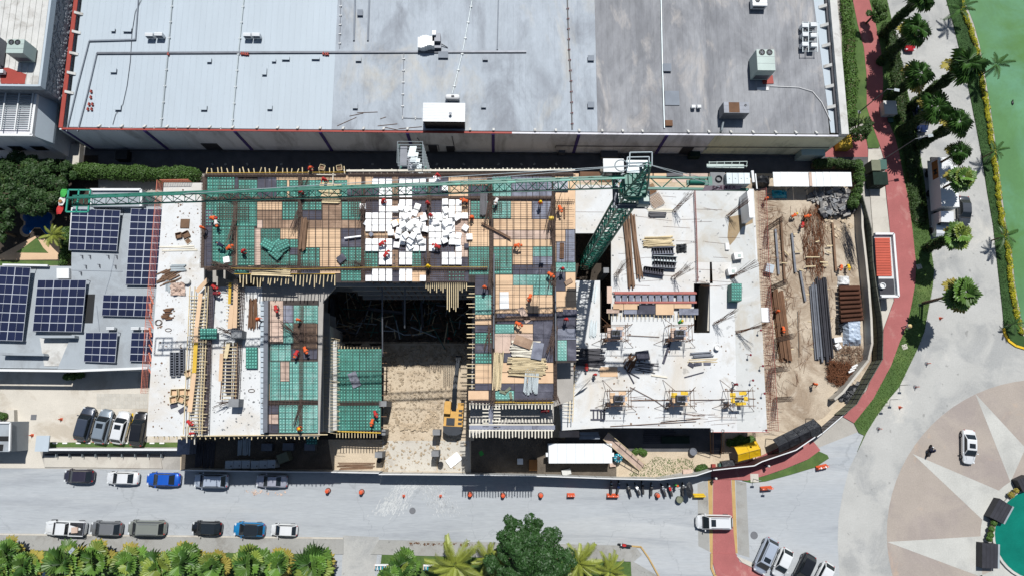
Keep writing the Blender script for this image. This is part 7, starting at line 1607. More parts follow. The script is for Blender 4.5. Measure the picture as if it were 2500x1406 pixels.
tube_stack('dark blue grey steel tubes, left bundle in the middle of the yard',[(1985,690),(2001,880)],0,4,.14,'steel_grey',2,'steel tubes','tube','steel_tube_stack',seed=2)
tube_stack('long dark steel tubes, right bundle in the middle of the yard',[(2004,676),(2022,878)],0,6,.13,'steel_dark',2,'steel tubes','tube','steel_tube_stack',.06,seed=3)
for k,(a,q,lb) in enumerate([((1893,560),(1901,670),'weathered beam beside the red net, north'),((1906,530),(1916,690),'long grey beam second from the slab'),((1933,570),(1942,665),'pair beam in the middle of the yard north'),((2032,545),(2041,662),'grey beam left of the wall side bars'),((1953,660),(1966,735),'short beam in the clear part of the yard')]):
 e = MB(); e.bar(W(*a,.3),W(*q,.3),.28,.2); tag(e.obj('timber_beam','timber_brown' if k % 2 else 'steel_grey'),lb,'beam')
e = MB(); e.tube(W(1949,757,.3),W(1953,870,.3),.05,5); tag(e.obj('thin_pole','timber_brown'),'thin pole lying along the bare strip of the yard','pole')
for k,(a,q) in enumerate([((1967,628),(2001,628)),((1966,651),(1991,650)),((2002,640),(2021,641)),((1940,615),(1957,614)),((1991,591),(2000,589)),((1937,572),(1945,572)),((1915,613),(1926,624)),((2018,601),(2032,600)),((1950,658),(1962,661)),((1907,642),(1922,643)),((2018,614),(2029,618)),((2008,648),(2022,648))]):
 e = MB(); e.bar(W(*a,.5),W(*q,.5),.14,.12); tag(e.obj('timber_baulk','timber'),'short pale timber laid across the bars and beams in the yard','timber','short timbers laid across the yard stock')
rr = random.Random(66); e = MB(); f = inside([(1960,525),(2000,500),(2012,560),(2008,665),(1998,680),(1972,670),(1958,600)])
for _ in range(420): x,y,h = f(rr); p = W(x,y,0); a = rad(92) + rr.gauss(0,.22); l = rr.uniform(.6,2.6); z_ = rr.uniform(.05,.5); e.tube((p.x - math.cos(a) * l / 2,p.y - math.sin(a) * l / 2,z_),(p.x + math.cos(a) * l / 2,p.y + math.sin(a) * l / 2,z_ + rr.uniform(-.1,.1)),.022,3,cap=False)
o = e.obj('rusty_bar_pile','rebar_rust'); o['kind'] = 'stuff'; o['label'] = 'large pile of thin rusty rebar hooks in the yard'
e = MB(); f = inside([(2060,560),(2078,580),(2085,640),(2070,650),(2058,600)])
for _ in range(70): x,y,h = f(rr); p = W(x,y,0); a = rad(104) + rr.gauss(0,.12); l = rr.uniform(2,3.6); e.tube((p.x - math.cos(a) * l / 2,p.y - math.sin(a) * l / 2,.1),(p.x + math.cos(a) * l / 2,p.y + math.sin(a) * l / 2,.3),.02,3,cap=False)
o = e.obj('grey_bar_pile','steel_dark'); o['kind'] = 'stuff'; o['label'] = 'slanting pile of dark bars against the yard wall'
stones('broken_slab_heap','heap of broken grey concrete slabs under the white metal roof','rubble',inside([(1970,478),(2010,462),(2075,470),(2080,520),(2045,528),(2005,530),(1995,500)],lambda x,y: 1 - abs(x - 2035) / 60),420,.3,1.2,'rock_grey',seed=81,heap=1.0,flat=.16)
stones('sand_debris','pale debris below the broken slab heap','rubble',inside([(2010,525),(2075,528),(2078,560),(2040,590),(2014,560)]),120,.12,.6,'rock',seed=82,heap=.3,flat=.4)
for nm,lb,P_,n,m,sd in [('scrap_pile','dark tangled pile of scrap wire and sticks in the yard\'s south',[(2022,880),(2070,885),(2085,905),(2070,935),(2040,940),(2018,925)],700,'rebar_rust',83),('scrap_wood','broken pallets and brown sticks beside the tarp',[(2035,845),(2105,850),(2105,880),(2075,890),(2035,880)],160,'timber_brown',84)]:
 e = MB(); f = inside(P_)
 for _ in range(n): x,y,h = f(rr); p = W(x,y,0); a = rr.random() * 3.14; l = rr.uniform(.3,1.3); z_ = rr.random() * .7; e.tube((p.x - math.cos(a) * l / 2,p.y - math.sin(a) * l / 2,z_),(p.x + math.cos(a) * l / 2,p.y + math.sin(a) * l / 2,z_ + rr.uniform(-.2,.3)),.03,3,cap=False)
 o = e.obj(nm,m); o['kind'] = 'stuff'; o['label'] = lb
stones('rubbish_heap','heap of dark bagged rubbish inside the fence bend','rubbish',inside([(2040,960),(2095,935),(2105,955),(2070,985),(2050,978)]),260,.15,.7,'black_sheet',seed=85,heap=.6)
t = thing('clay_pipe_stack','stack of brown ribbed pipes beside the curved yard wall','pipes',tuple(W(2075,740)))
for i in range(8):
 for l in range(2):
  e = MB(); a,q = W(2048 + i * .6,702 + i * 11 + l * 4,.5 + l * .5),W(2098 + i * 1.2,701 + i * 10.5 + l * 4,.5 + l * .5); d = q - a
  for k in range(16): e.tube(a + d * k / 16,a + d * (k + .55) / 16,.26,9); e.tube(a + d * (k + .55) / 16,a + d * (k + 1) / 16,.21,9,cap=False)
  e.obj('ribbed_pipe','clay_pipe',t)
def sheetobj(name,label,x0,y0,x1,y1,z,h,m,nx=12,ny=16,amp=.12,seed=1,cat='tarp',skew=0):
 rr = random.Random(seed); e = MB()
 for j in range(ny + 1):
  for i in range(nx + 1):
   u,v = i / nx,j / ny; p = W(x0 + (x1 - x0) * u + skew * v,y0 + (y1 - y0) * v,z + h); ed = min(u,1 - u,v,1 - v) * 6
   e.v.append((p.x + rr.uniform(-.05,.05),p.y + rr.uniform(-.05,.05),z + .03 + h * min(1,ed) + rr.uniform(-amp,amp) * min(1,.3 + ed)))
 for j in range(ny):
  for i in range(nx): a = j * (nx + 1) + i; e.f.append((a,a + nx + 1,a + nx + 2,a + 1)); e.m.append(0)
 return tag(e.obj(name,m),label,cat)
sheetobj('plastic_sheet','shiny pale plastic sheet wrapped over a pallet in the yard',2063,770,2106,842,0,1.0,'wrap_plastic',seed=2,skew=4)
sheetobj('white_cover','white cover on the goods north of the brown ribbed pipes',2050,672,2078,698,0,.7,'white_plastic',8,6,.12,3)
sheetobj('black_bags','black plastic bags heaped beside the shiny sheet',2046,770,2060,815,0,.8,'black_sheet',7,14,.3,4,'bags')
box_obj('white_bag','white sack in the yard, upper of two left of the scrap','sack',2047,829,0,1.1,.7,.7,8,'white_plastic'); box_obj('white_bag','white sack in the yard, lower of two left of the scrap','sack',2047,845,0,.7,.8,.6,30,'white_plastic')
box_obj('water_tote','pale blue water tank near the north west of the yard','tank',1880,655,0,1.1,1.2,1.0,-15,'tank_pale' if 'tank_pale' in MATS else 'roof_blue')
box_obj('white_crate_stack','white stacked boxes at the east slab edge','boxes',1869,768,ZE - .5,1.1,1.9,.6,0,'white_plastic'); box_obj('white_crate','small white box below the stacked ones at the slab edge','box',1867,781,ZE - .5,.6,.5,.4,0,'white_plastic')
for k in range(3): box_obj('white_board','white striped board on the scrap pile, one of three','board',2079 + k * 4,905 - k * 6,.8,.9,.25,.08,25,'white_plastic','white boards on the scrap pile')
def cols(px,py,ang,label,seed,h=4.5,tx=None,ty=None):
 rr = random.Random(seed); p = W(px,py,0); t = thing('rebar_column',label,'rebar cage',(p.x,p.y,0),group='rebar column cages')
 e = MB()
 for i in range(10):
  a = i * .628; e.tube((p.x + .3 * math.cos(a),p.y + .3 * math.sin(a),0),(p.x + .34 * math.cos(a) + rr.uniform(-.1,.1),p.y + .34 * math.sin(a),h + rr.uniform(-.5,.3)),.025,4)
 for k in range(int(h / .3)):
  for i in range(4): a0,a1 = i * 1.571,(i + 1) * 1.571; e.tube((p.x + .33 * math.cos(a0),p.y + .33 * math.sin(a0),.2 + k * .3),(p.x + .33 * math.cos(a1),p.y + .33 * math.sin(a1),.2 + k * .3),.015,3,cap=False)
 e.obj('bars','rebar',t,kind='stuff')
for k,(x,y,lb) in enumerate([(1872,560,'brown rebar cage column beside the red net, northern'),(1880,705,'rebar cage column above the brown steel profiles'),(1895,830,'rebar cage column over the brown steel profiles'),(1880,905,'rebar cage column south of the brown steel profiles'),(1892,975,'southernmost rebar cage column in the yard')]): cols(x,y,0,lb,90 + k,5.5)
rr = random.Random(77); e = MB()
for i in range(90): y = 470 + i * 6.5; a = W(1856 + (y - 470) * .03,y,.4 + rr.random()); q = a + Vector((rr.uniform(.8,2.4),rr.uniform(-.6,.6),rr.uniform(-.3,.3))); e.tube(a,q,.025,3,cap=False)
o = e.obj('starter_bars','rebar_rust'); o['kind'] = 'stuff'; o['label'] = 'thin reinforcement bars sticking out below the east slab edge'
e = MB(); f = inside([(1862,500),(2020,520),(2040,680),(2030,860),(1960,900),(1880,1040),(1872,700)])
for _ in range(520): x,y,h = f(rr); x = x if rr.random() < .45 else 1862 + (x - 1862) * .4; p = W(x,y,0); a = rr.gauss(1.6,.5) if rr.random() < .6 else rr.random() * 3.14; l = rr.uniform(.3,2.2); e.tube((p.x - math.cos(a) * l / 2,p.y - math.sin(a) * l / 2,.04),(p.x + math.cos(a) * l / 2,p.y + math.sin(a) * l / 2,.1 + rr.random() * .3),.018,3,cap=False)
o = e.obj('yard_debris','rebar_rust'); o['kind'] = 'stuff'; o['label'] = 'bits of bar and wire strewn over the yard'
p = W(1984,438,2.6); t = thing('metal_canopy','long white ribbed metal canopy over the north end of the yard','canopy',(p.x,p.y,0))
e = MB(); e.box(0,0,0,1,2.1,.04); e.box(-.4,0,.04,.08,2.1,.03); e.box(0,0,.04,.08,2.1,.02); me = e.mesh('roof_sheet','white_metal')
for i in range(11): v = W(1897 + i * 17.4,438,2.6); put('roof_sheet',me,(v.x,v.y + .02 * i * 0,2.5 + .03 * math.sin(i)),t,scale=(1.0,1,1))
e = MB()
for i in range(5):
 for y in (424,452): v = W(1895 + i * 45,y,2.5); e.tube((v.x,v.y,0),(v.x,v.y,2.5),.05,5)
e.obj('post','steel_grey',t)
box_obj('board','beige board across the middle of the white metal canopy','board',1979,438,2.6,.4,2.0,.04,0,'ply_pink')
sheetobj('blue_tarp','crumpled blue tarp below the left end of the metal canopy',1888,462,1925,482,0,.6,'tank_blue',8,5,.25,5); sheetobj('black_tarp_strip','dark tarp hanging left of the metal canopy',1845,425,1885,452,0,1.5,'black_sheet',8,5,.25,6)
w1 = thing('yard_wall','curved concrete retaining wall on the yard\'s east side','wall',(0,0,0))
wl = [(2096,480),(2098,560),(2107,640),(2113,700),(2119,780),(2121,840),(2112,880),(2080,920),(2050,958),(2030,975)]
for a,q in zip(wl[:-1],wl[1:]): e = MB(); e.bar(W(*a,.9),W(*q,.9),.3,1.8); e.obj('wall_section','walk_light',w1)
def fence(name,label,pts,h,m,pm='steel_dark',npan=None,thick=.05,cat='fence',sp=2.44,grid=True,cap=None):
 t = thing(name,label,cat,(0,0,0)); P = [W(x,y,h) for x,y in pts]; P = [Vector((v.x,v.y,0)) for v in P]
 for a,q in zip(P[:-1],P[1:]):
  L = (q - a).length; n = max(1,round(L / sp)); d = (q - a).normalized()
  for i in range(n):
   u,v = a.lerp(q,i / n),a.lerp(q,(i + 1) / n); e = MB(); e.bar(u + d * .03 + Vector((0,0,h / 2)),v - d * .03 + Vector((0,0,h / 2)),thick,h); e.obj('panel',m,t)
   e = MB(); e.tube(u,u + Vector((0,0,h + .05)),.05,5)
   if grid:
    nn = Vector((-d.y,d.x,0)) * .04
    for sg in (-1,1):
     for z_ in (.1,h / 2,h - .05): e.bar(u + Vector((0,0,z_)) + nn * sg,v + Vector((0,0,z_)) + nn * sg,.05,.06)
     for k in range(1,3): c_ = u.lerp(v,k / 3); e.bar(c_ + nn * sg,c_ + Vector((0,0,h)) + nn * sg,.05,.05)
   e.obj('post',pm,t)
   if cap: e = MB(); e.bar(u + Vector((0,0,h + .03)),v + Vector((0,0,h + .03)),.12,.06); e.obj('top_rail',cap,t)
 return t
fence('mesh_fence','khaki panelled fence with dark frames along the red path',[(2106,478),(2128,560),(2132,640),(2140,700),(2152,770),(2156,810),(2155,876),(2135,910),(2112,950),(2092,985),(2060,1012)],2.6,'mesh_khaki')
fence('mesh_fence','low grey panelled fence between the rubbish heap and the black tarp',[(2060,1012),(2010,1055),(1995,1066)],2.2,'steel_grey',cap='white_paint')
fence('hoarding','white topped dark hoarding along the street west of the entrance',[(442,1147),(560,1149),(700,1151),(820,1152),(925,1154)],3.1,'hoarding','steel_grey',grid=False,cap='white_paint')
fence('hoarding','long white topped hoarding along the street from the entrance to the crossing',[(925,1157),(1075,1158),(1180,1159),(1335,1162),(1500,1168),(1612,1170),(1700,1160),(1740,1147)],3.1,'hoarding','steel_grey',grid=False,cap='white_paint')
fence('hoarding','hoarding with shadow painted as dark maroon, curving along the red pavement',[(1740,1147),(1841,1136),(1860,1126),(1943,1098),(1990,1066)],3.3,'hoarding_shadow_maroon','hoarding_shadow_maroon',grid=False,cap='white_paint')  # panel colour stands for the shadow on the red paving
def ridge_tent(label,c4,ze,zr,m,name,seams=3,side='steel_dark'):
 """c4: eave corners in the picture, ridge runs from mid(0,3) to mid(1,2)"""
 A = [W(*q,ze) for q in c4]; r0,r1 = (A[0] + A[3]) / 2,(A[1] + A[2]) / 2; r0.z = r1.z = zr; cen = sum(A,Vector()) / 4
 t = thing(name,label,'shelter',(cen.x,cen.y,0)); rr = random.Random(3)
 for (a,b_,c_,d) in ((A[0],A[1],r1,r0),(r0,r1,A[2],A[3])):
  e = MB(); n,k = 18,5
  for j in range(k + 1):
   for i in range(n + 1): v = a.lerp(b_,i / n).lerp(d.lerp(c_,i / n),j / k); e.v.append((v.x,v.y,v.z + (rr.uniform(-.07,.03) if 0 < j < k else 0) - .06 * math.sin(i * math.pi * seams / n) ** 2))
  for j in range(k):
   for i in range(n): q = j * (n + 1) + i; e.f.append((q,q + 1,q + n + 2,q + n + 1)); e.m.append(0)
  e.obj('tarp_side',m,t,smooth=True)
 e = MB()
 for v in A: e.tube((v.x,v.y,0),v,.05,5)
 e.tube(r0,r1,.05,5)
 for i in range(seams + 1): f = i / seams; e.tube(A[0].lerp(A[1],f),r0.lerp(r1,f) + Vector((0,0,.03)),.03,4); e.tube(A[3].lerp(A[2],f),r0.lerp(r1,f) + Vector((0,0,.03)),.03,4)
 e.obj('tent_frame',side,t)
ridge_tent('black plastic covered shelter at the curve of the south hoarding',[(1886,1072),(1986,1022),(2008,1056),(1902,1105)],2.3,3.1,'black_sheet','black_shelter',4)
ridge_tent('yellow tarpaulin tent beside the weeds inside the hoarding',[(1793,1090),(1846,1076),(1858,1112),(1802,1126)],1.9,2.6,'yellow_tarp','yellow_tent',2,'timber_yellow')
p = W(1417,1106,2.7); t = thing('site_office','white roofed site cabin inside the south hoarding','cabin',(p.x,p.y,0)); wdt,dpt = W(1495,1106,2.7).x - W(1340,1106,2.7).x,W(1400,1082,2.7).y - W(1400,1130,2.7).y
e = MB(); e.box(p.x,p.y,0,wdt - .1,dpt - .1,2.6); e.obj('cabin_wall','white_paint',t)
e = MB(); e.box(0,0,0,wdt / 7 - .02,dpt,.08); e.box(wdt / 14 - .05,0,.08,.06,dpt,.03); me = e.mesh('roof_sheet','white_metal')
for i in range(7): put('roof_sheet',me,(p.x - wdt / 2 + wdt / 7 * (i + .5),p.y,2.62),t)
e = MB(); e.box(p.x,p.y - dpt / 2 + .02,.1,.9,.08,2.0); e.obj('door','steel_grey',t)
for s_ in (-1,1): e = MB(); e.box(p.x + s_ * (wdt / 2 + .15),p.y - .2,1.6,.35,.5,.6); e.obj('wall_cooler','white_metal',t)
p = W(1510,1118,1.6); t = thing('water_tank','round turquoise water tank beside the site cabin','water tank',(p.x,p.y,0))
e = MB(); e.lathe(p.x,p.y,0,[(.55,0),(.6,.1),(.58,.4),(.6,.5),(.58,.9),(.6,1.0),(.58,1.35),(.35,1.6),(.3,1.62)],20); e.obj('tank_body','tank_blue',t,smooth=True)
e = MB(); e.lathe(p.x,p.y,1.6,[(.26,0),(.26,.08),(.1,.1)],14); e.obj('lid','steel_dark',t); e = MB()
for k in range(8): a = k * .785; e.bar((p.x + .3 * math.cos(a),p.y + .3 * math.sin(a),1.6),(p.x + .55 * math.cos(a),p.y + .55 * math.sin(a),1.42),.06,.05)
e.obj('rib','white_plastic',t)
e = MB(); a,q = W(1478,1064,2.5),W(1566,1140,.2); e.bar(a,q,1.1,.1); t = thing('wooden_ramp','long wooden ramp slanting down from the slab to the weedy ground','ramp',(q.x,q.y,0)); e.obj('deck','ply_pink',t)
for s_ in (-.55,.55):
 d = (q - a).normalized(); n_ = Vector((-d.y,d.x,0)).normalized() * s_; e = MB(); e.bar(a + n_ + Vector((0,0,.9)),q + n_ + Vector((0,0,.9)),.08,.08)
 for i in range(7): v = a.lerp(q,i / 6) + n_; e.bar(v,v + Vector((0,0,.9)),.07,.07)
 e.obj('handrail','timber',t)
t = thing('stair','dark metal stair from the pale pavement up to the east slab','stair',tuple(W(1748,1108)))
for i in range(14):
 f = i / 13; v = W(1748,1104,.2).lerp(W(1748,1050,ZE - .2),f); e = MB(); e.box(v.x,v.y,v.z,1.25,.27,.05); e.obj('step','steel_dark',t)
for s_ in (-.7,.7):
 e = MB(); a,q = W(1748,1106,.2),W(1748,1048,ZE - .2); a.x += s_; q.x += s_; e.bar(a,q,.08,.25); e.bar(a + Vector((0,0,1)),q + Vector((0,0,1)),.06,.06); e.tube(a,a + Vector((0,0,1)),.04,5); e.tube(q,q + Vector((0,0,1)),.04,5); e.obj('handrail','rust_steel',t)
for k,(x,y) in enumerate([(559,1134),(579,1133),(600,1133),(622,1134),(642,1133),(662,1132)]):
 p = W(x,y,2); t = thing('storage_locker','pale locker %s in the row of six inside the hoarding' % ['first from the left','second from the left','third from the left','fourth from the left','fifth from the left','sixth, at the right end'][k],'locker',(p.x,p.y,0),group='row of lockers inside the hoarding')
 e = MB(); e.box(p.x,p.y,0,1.02,1.0,1.95); e.obj('locker_body','white_metal',t); e = MB(); e.box(p.x,p.y,1.95,.98,.96,.04);
 for j in range(4): e.box(p.x,p.y - .36 + j * .24,1.99,.95,.04,.02)
 e.obj('ribbed_top','roof_blue',t); e = MB(); e.lathe(p.x + .28,p.y - .15,1.99,[(.08,0),(.08,.06)],8); e.obj('vent','black_plastic',t)
box_obj('storage_locker','locker turned askew at the right end of the locker row, greenish side','locker',690,1117,0,1.4,1.2,2.0,22,'mesh_khaki')
for k,(x,y) in enumerate([(651,1091),(703,1090),(756,1090)]): box_obj('workbench',['left of three grey tables in the shade south of the lower deck','middle of three grey tables in the shade south of the lower deck','right of three grey tables in the shade south of the lower deck'][k],'table',x,y,0,1.4,.95,.9,0,'steel_grey')
stack('long row of grey boards lying in the shade inside the west hoarding',500,1108,0,12,3.4,.2,.1,90,'steel_dark',1,seed=31,part='board',cat='boards'); stack('pale louvred sheets lying in the shade right of the grey boards',595,1090,0,8,2.2,.2,.08,92,'steel_light',1,seed=32,part='sheet',cat='sheets')
stack('dark planks and pipes along the fence left of the gate pillar',868,1137,0,6,4.8,.14,.08,0,'timber_brown',1,seed=33,jit=.08)
box_obj('white_mattress','white foam slab lying askew on the entrance apron','slab',1108,1122,0,1.9,1.2,.25,38,'foam'); box_obj('green_cloth','bright green cloth in the shade right of the entrance','cloth',1175,1106,0,.5,.6,.05,30,'cloth_green')
box_obj('crate','white box on the dark planted ground left of the site cabin','box',1270,1126,.3,.75,.75,.6,0,'white_metal'); box_obj('plywood_table','brown table top in the shade left of the site cabin','table',1302,1135,0,1.1,1.4,.6,0,'box_brown')
p = W(1311,1311)
for (x,y,lb,r_) in [(925,1124,'black drum beside the left gate pillar',.3),(1075,1133,'black drum on the entrance apron',.35),(1693,1102,'grey wheelbarrow tub below the east slab',.5)]:
 q = W(x,y,.8); e = MB(); e.lathe(q.x,q.y,0,[(r_,0),(r_ * 1.04,.4),(r_,.8),(r_ * .85,.8),(r_ * .85,.7)],14); tag(e.obj('drum','black_plastic' if r_ < .4 else 'steel_grey'),lb,'drum')
box_obj('generator','dark machine behind the hoarding left of the yellow tent','machine',1779,1133,0,1.7,1.0,.9,8,'black_sheet'); box_obj('red_can','red canister left of the dark machine','canister',1743,1137,0,.5,.5,.5,0,'red_paint'); box_obj('green_can','green canister between the red one and the dark machine','canister',1760,1135,0,.6,.5,.5,0,'box_green')
box_obj('cream_box','pale flat box by the hoarding bend','box',1679,1152,0,1.3,.75,.3,4,'ply_pink'); box_obj('white_crates','broken white blocks at the hoarding below the site cabin','blocks',1383,1152,0,1.2,.7,.5,12,'old_white')
box_obj('cardboard','pale box beside the blue tank','box',1496,1133,0,.8,.6,.5,5,'ply_pink')
stack('weathered dark boards in the shade below the east slab',1610,1066,0,7,4.4,.25,.1,0,'steel_dark',1,seed=34,part='board',cat='boards',name='board_stack'); box_obj('green_debris_net','dark green net heap in the shade below the east slab','net',1650,1073,0,3.7,.95,.5,0,'screen_green')
stack('blue grey corrugated sheets on planks between the two south slabs',1438,1063,3.0,4,2.6,.22,.05,0,'roof_joint',1,seed=35,part='sheet',cat='sheets')
box_obj('plywood_platform','pale plywood platform at the south end of the right wing','platform',1390,1059,3.0,2.6,.8,.1,0,'ply_pink')
sk = (1580,740)
t = thing('beam_formwork','long formwork trench with grey box moulds and red netting on the east slab','formwork',tuple(W(1598,745,ZE)))
for i in range(12): e = MB(); x = 1509 + i * 16.2; x += 4 if i > 8 else 0; pbox(e,x - 6,719,x + 6,735,ZE + .55,.5); e.obj('box_mould','ply_slate',t)
for q in [(1497,741,1522,756,'ply'),(1523,741,1560,755,'ply'),(1523,756,1555,766,'ply_slate'),(1556,745,1600,766,'ply_dark'),(1601,740,1645,768,'ply'),(1646,740,1688,752,'ply'),(1658,753,1705,768,'ply_slate'),(1481,754,1512,764,'ply_pink'),(1482,700,1494,740,'ply_pink')]:
 e = MB(); pbox(e,*q[:4],ZE + .6,.05); e.obj('plywood_sheet' if 'ply' == q[4] else 'dark_sheet',q[4],t)
joists(t,0,[]);
for i in range(22): e = MB(); v = W(1487 + i * 10,766,ZE + .5); e.box(v.x,v.y - .3,ZE + .4,.06,.8,.08); e.obj('joist','timber',t)
e = MB()
for y in (716,738): e.bar(W(1500,y,ZE + .6),W(1700,y,ZE + .6),.25,.3)
e.obj('form_side','red_net',t)
def colform(px,py,label,h,pm,yel=False,seed=1,ang=0,box=True):
 p = W(px,py,ZE + h); t = thing('column_formwork',label,'formwork',(p.x,p.y,ZE),group='column formworks on the east slab'); rr = random.Random(seed)
 if box: e = MB(); e.box(p.x,p.y,ZE,1.25,.8,h); e.obj('column_box','ply_slate',t); e = MB(); e.box(p.x - .1,p.y,h + ZE,1.0,.6,.02); e.obj('open_top','dark_vent',t)
 for (dx,dy,sx,sy) in ((-.9,.5,1.0,.8),(.6,.75,1.3,.6),(1.0,-.05,.7,.8),(-.95,-.3,.7,.8),(.2,-.75,1.9,.5)):
  e = MB(); e.box(p.x + dx * .85,p.y + dy * .85,ZE + h * .72,sx * .72,sy * .72,.05,rad(rr.uniform(-4,4))); e.obj('platform_sheet','yellow_paint' if yel and dy > .4 or yel == 2 else pm,t)
 e = MB()
 for (dx,dy) in ((-1.3,-.9),(1.3,-.9),(1.3,.95),(-1.3,.95)): e.tube((p.x + dx,p.y + dy,ZE),(p.x + dx,p.y + dy,ZE + h + .6),.04,5)
 for s_ in (-1,1):
  for z_ in (h * .65,h + .5): e.tube((p.x - 1.6,p.y + s_ * .92,ZE + z_),(p.x + 1.6,p.y + s_ * .92,ZE + z_),.035,4); e.tube((p.x + s_ * 1.3,p.y - 1.2,ZE + z_),(p.x + s_ * 1.3,p.y + 1.2,ZE + z_),.035,4)
 for (dx,dy) in ((-2.8,-1.2),(2.6,-1.6),(2.6,1.5),(-1.6,2.4)): e.tube((p.x + dx * .35,p.y + dy * .35,ZE + h * .8),(p.x + dx,p.y + dy,ZE + .05),.035,4)
 e.obj('scaffold_frame','rust_steel',t)
 e = MB()
 for i in range(12): a = i * .52; e.tube((p.x + .3 * math.cos(a),p.y + .22 * math.sin(a),ZE + h * .5),(p.x + .33 * math.cos(a) + rr.uniform(-.3,.3),p.y + .25 * math.sin(a) + rr.uniform(-.3,.3),ZE + h + 1.3),.02,3,cap=False)
 e.obj('column_bars','rebar',t,kind='stuff')
 e = MB(); e.bar((p.x - 1.5,p.y - 1.2,ZE + .1),(p.x - 1.4,p.y - .6,ZE + h * .7),.06,.06); e.bar((p.x - 1.1,p.y - 1.2,ZE + .1),(p.x - 1.0,p.y - .6,ZE + h * .7),.06,.06)
 for k in range(6): f = k / 6; e.bar((p.x - 1.5 + .1 * f,p.y - 1.2 + .6 * f,ZE + .1 + h * .7 * f),(p.x - 1.1 + .1 * f,p.y - 1.2 + .6 * f,ZE + .1 + h * .7 * f),.05,.04)
 e.obj('ladder','timber_brown',t)
colform(1506,812,'column formwork with beige platform west of the two northern ones',3,'ply_pink',seed=1); colform(1662,812,'column formwork with beige platform where the green clad man sits',3,'ply_pink',seed=2)
colform(1513,972,'column formwork with beige platform near the south edge, left',3.2,'ply',seed=3); colform(1666,972,'column formwork with yellow and beige boards near the south edge, middle',3.2,'ply',True,4); colform(1810,972,'column formwork with two yellow boards near the south east corner',3.0,'yellow_paint',2,5,box=False)
def bars_up(px,py,label,seed,h=4.0,n=14,lean=(0,0),z=ZE,beam=True):
 p = W(px,py,z); rr = random.Random(seed); t = thing('column_starter_bars',label,'rebar',(p.x,p.y,z),group='bundles of column bars on the east slab'); e = MB()
 for i in range(n): e.tube((p.x + rr.uniform(-.35,.35),p.y + rr.uniform(-.25,.25),z),(p.x + rr.uniform(-.5,.5) + lean[0],p.y + rr.uniform(-.5,.5) + lean[1],z + h * rr.uniform(.75,1.05)),.018,4,cap=False)
 for k in (.1,.2,.3,.4): e.tube((p.x - .4 + lean[0] * k,p.y + lean[1] * k,z + h * k),(p.x + .4 + lean[0] * k,p.y + .05 + lean[1] * k,z + h * k),.03,4)
 e.obj('bars','rebar_rust',t,kind='stuff')
for k,(x,y,ln,lb) in enumerate([(1646,516,(.9,.8),'tall bar bundle in the middle of the north part of the east slab'),(1775,530,(1.2,.9),'tall bar bundle left of the white wall slab'),(1642,678,(1.0,.6),'bar bundle above the box mould trench'),(1503,674,(.6,.9),'short bar bundle at the top left of the box mould trench'),(1786,678,(1.4,.9),'bar bundle above the green panel stack'),(1798,812,(2.2,.5),'leaning bar bundle at the east slab\'s middle edge'),(1745,790,(1.0,.8),'bar bundle beside the slab opening')]):
 bars_up(x,y,lb,200 + k,h=5.5,lean=ln)
t = thing('wall_slab_panel','tall white wall element standing at the slab\'s north east edge','wall',tuple(W(1832,500,ZE))); e = MB(); v0,v1 = W(1833,466,ZE + 3),W(1838,532,ZE + 3); e.bar((v0.x - .2,v0.y,ZE + 1.6),(v0.x - .1,v1.y,ZE + 1.6),.6,3.0); e.obj('wall_body','foam',t); e = MB(); q = W(1816,494,ZE + 1); e.box(q.x,q.y,ZE + .9,.5,.8,.5); e.obj('side_box','white_paint',t)
for q,n_,L_,m_,a_,lb in [((1536,612),4,9.6,'timber_brown',86,'left bundle of long grey brown beams on the east slab'),((1553,600),3,8.6,'timber_brown',84,'right bundle of long grey brown beams on the east slab')]:
 stack(lb,*q,ZE + .1,n_,L_,.19,.2,-a_,m_,2,part='beam',cat='beams',seed=41,jit=.08)
stack('pale weathered poles stacked above the dark steel forms',1609,591,ZE,8,3.8,.16,.13,4,'timber',3,seed=42,jit=.1);
for k,(x,y,a,sx,sy,m,lb) in enumerate([(1621,612,2,2.9,.9,'ply_slate','open topped dark form box, upper of the four on the slab'),(1625,632,-2,3.2,.7,'steel_light','glinting grey form box, second of the four'),(1624,646,-3,3.0,.8,'steel_grey','dark form box, third of the four'),(1598,661,-8,2.7,.8,'ply_dark','tilted dark form box, lowest of the four')]):
 p = W(x,y,ZE + .8); t = thing('steel_form_box',lb,'form',(p.x,p.y,ZE),group='dark form boxes on the east slab'); e = MB(); e.box(p.x,p.y,ZE,sx,sy,.15,rad(a)); e.obj('base',m,t)
 for s_ in (-1,1): e = MB(); d = Matrix.Rotation(rad(a),2) @ Vector((0,s_ * sy / 2)); e.box(p.x + d.x,p.y + d.y,ZE,sx,.06,.8,rad(a)); e.obj('side',m,t)
 e = MB()
 for j in range(8): d = Matrix.Rotation(rad(a),2) @ Vector((-sx / 2 + (j + .5) * sx / 8,0)); e.box(p.x + d.x,p.y + d.y,ZE + .1,.06,sy * .95,.5,rad(a))
 e.obj('stiffener','steel_dark',t)
sheetobj('black_tarp','crumpled black tarp right of the dark form boxes',1653,594,1679,616,ZE,.5,'black_sheet',8,7,.25,9)
def pail(lb,x,y,z,r_,h,m): q = W(x,y,z + h); e = MB(); e.lathe(q.x,q.y,z,[(r_ * .85,0),(r_,h),(r_ * .85,h),(r_ * .8,h - .1)],16); return tag(e.obj('bucket',m),lb,'bucket')
pail('white bucket right of the small form pieces',1752,848,ZE,.35,.6,'white_plastic')
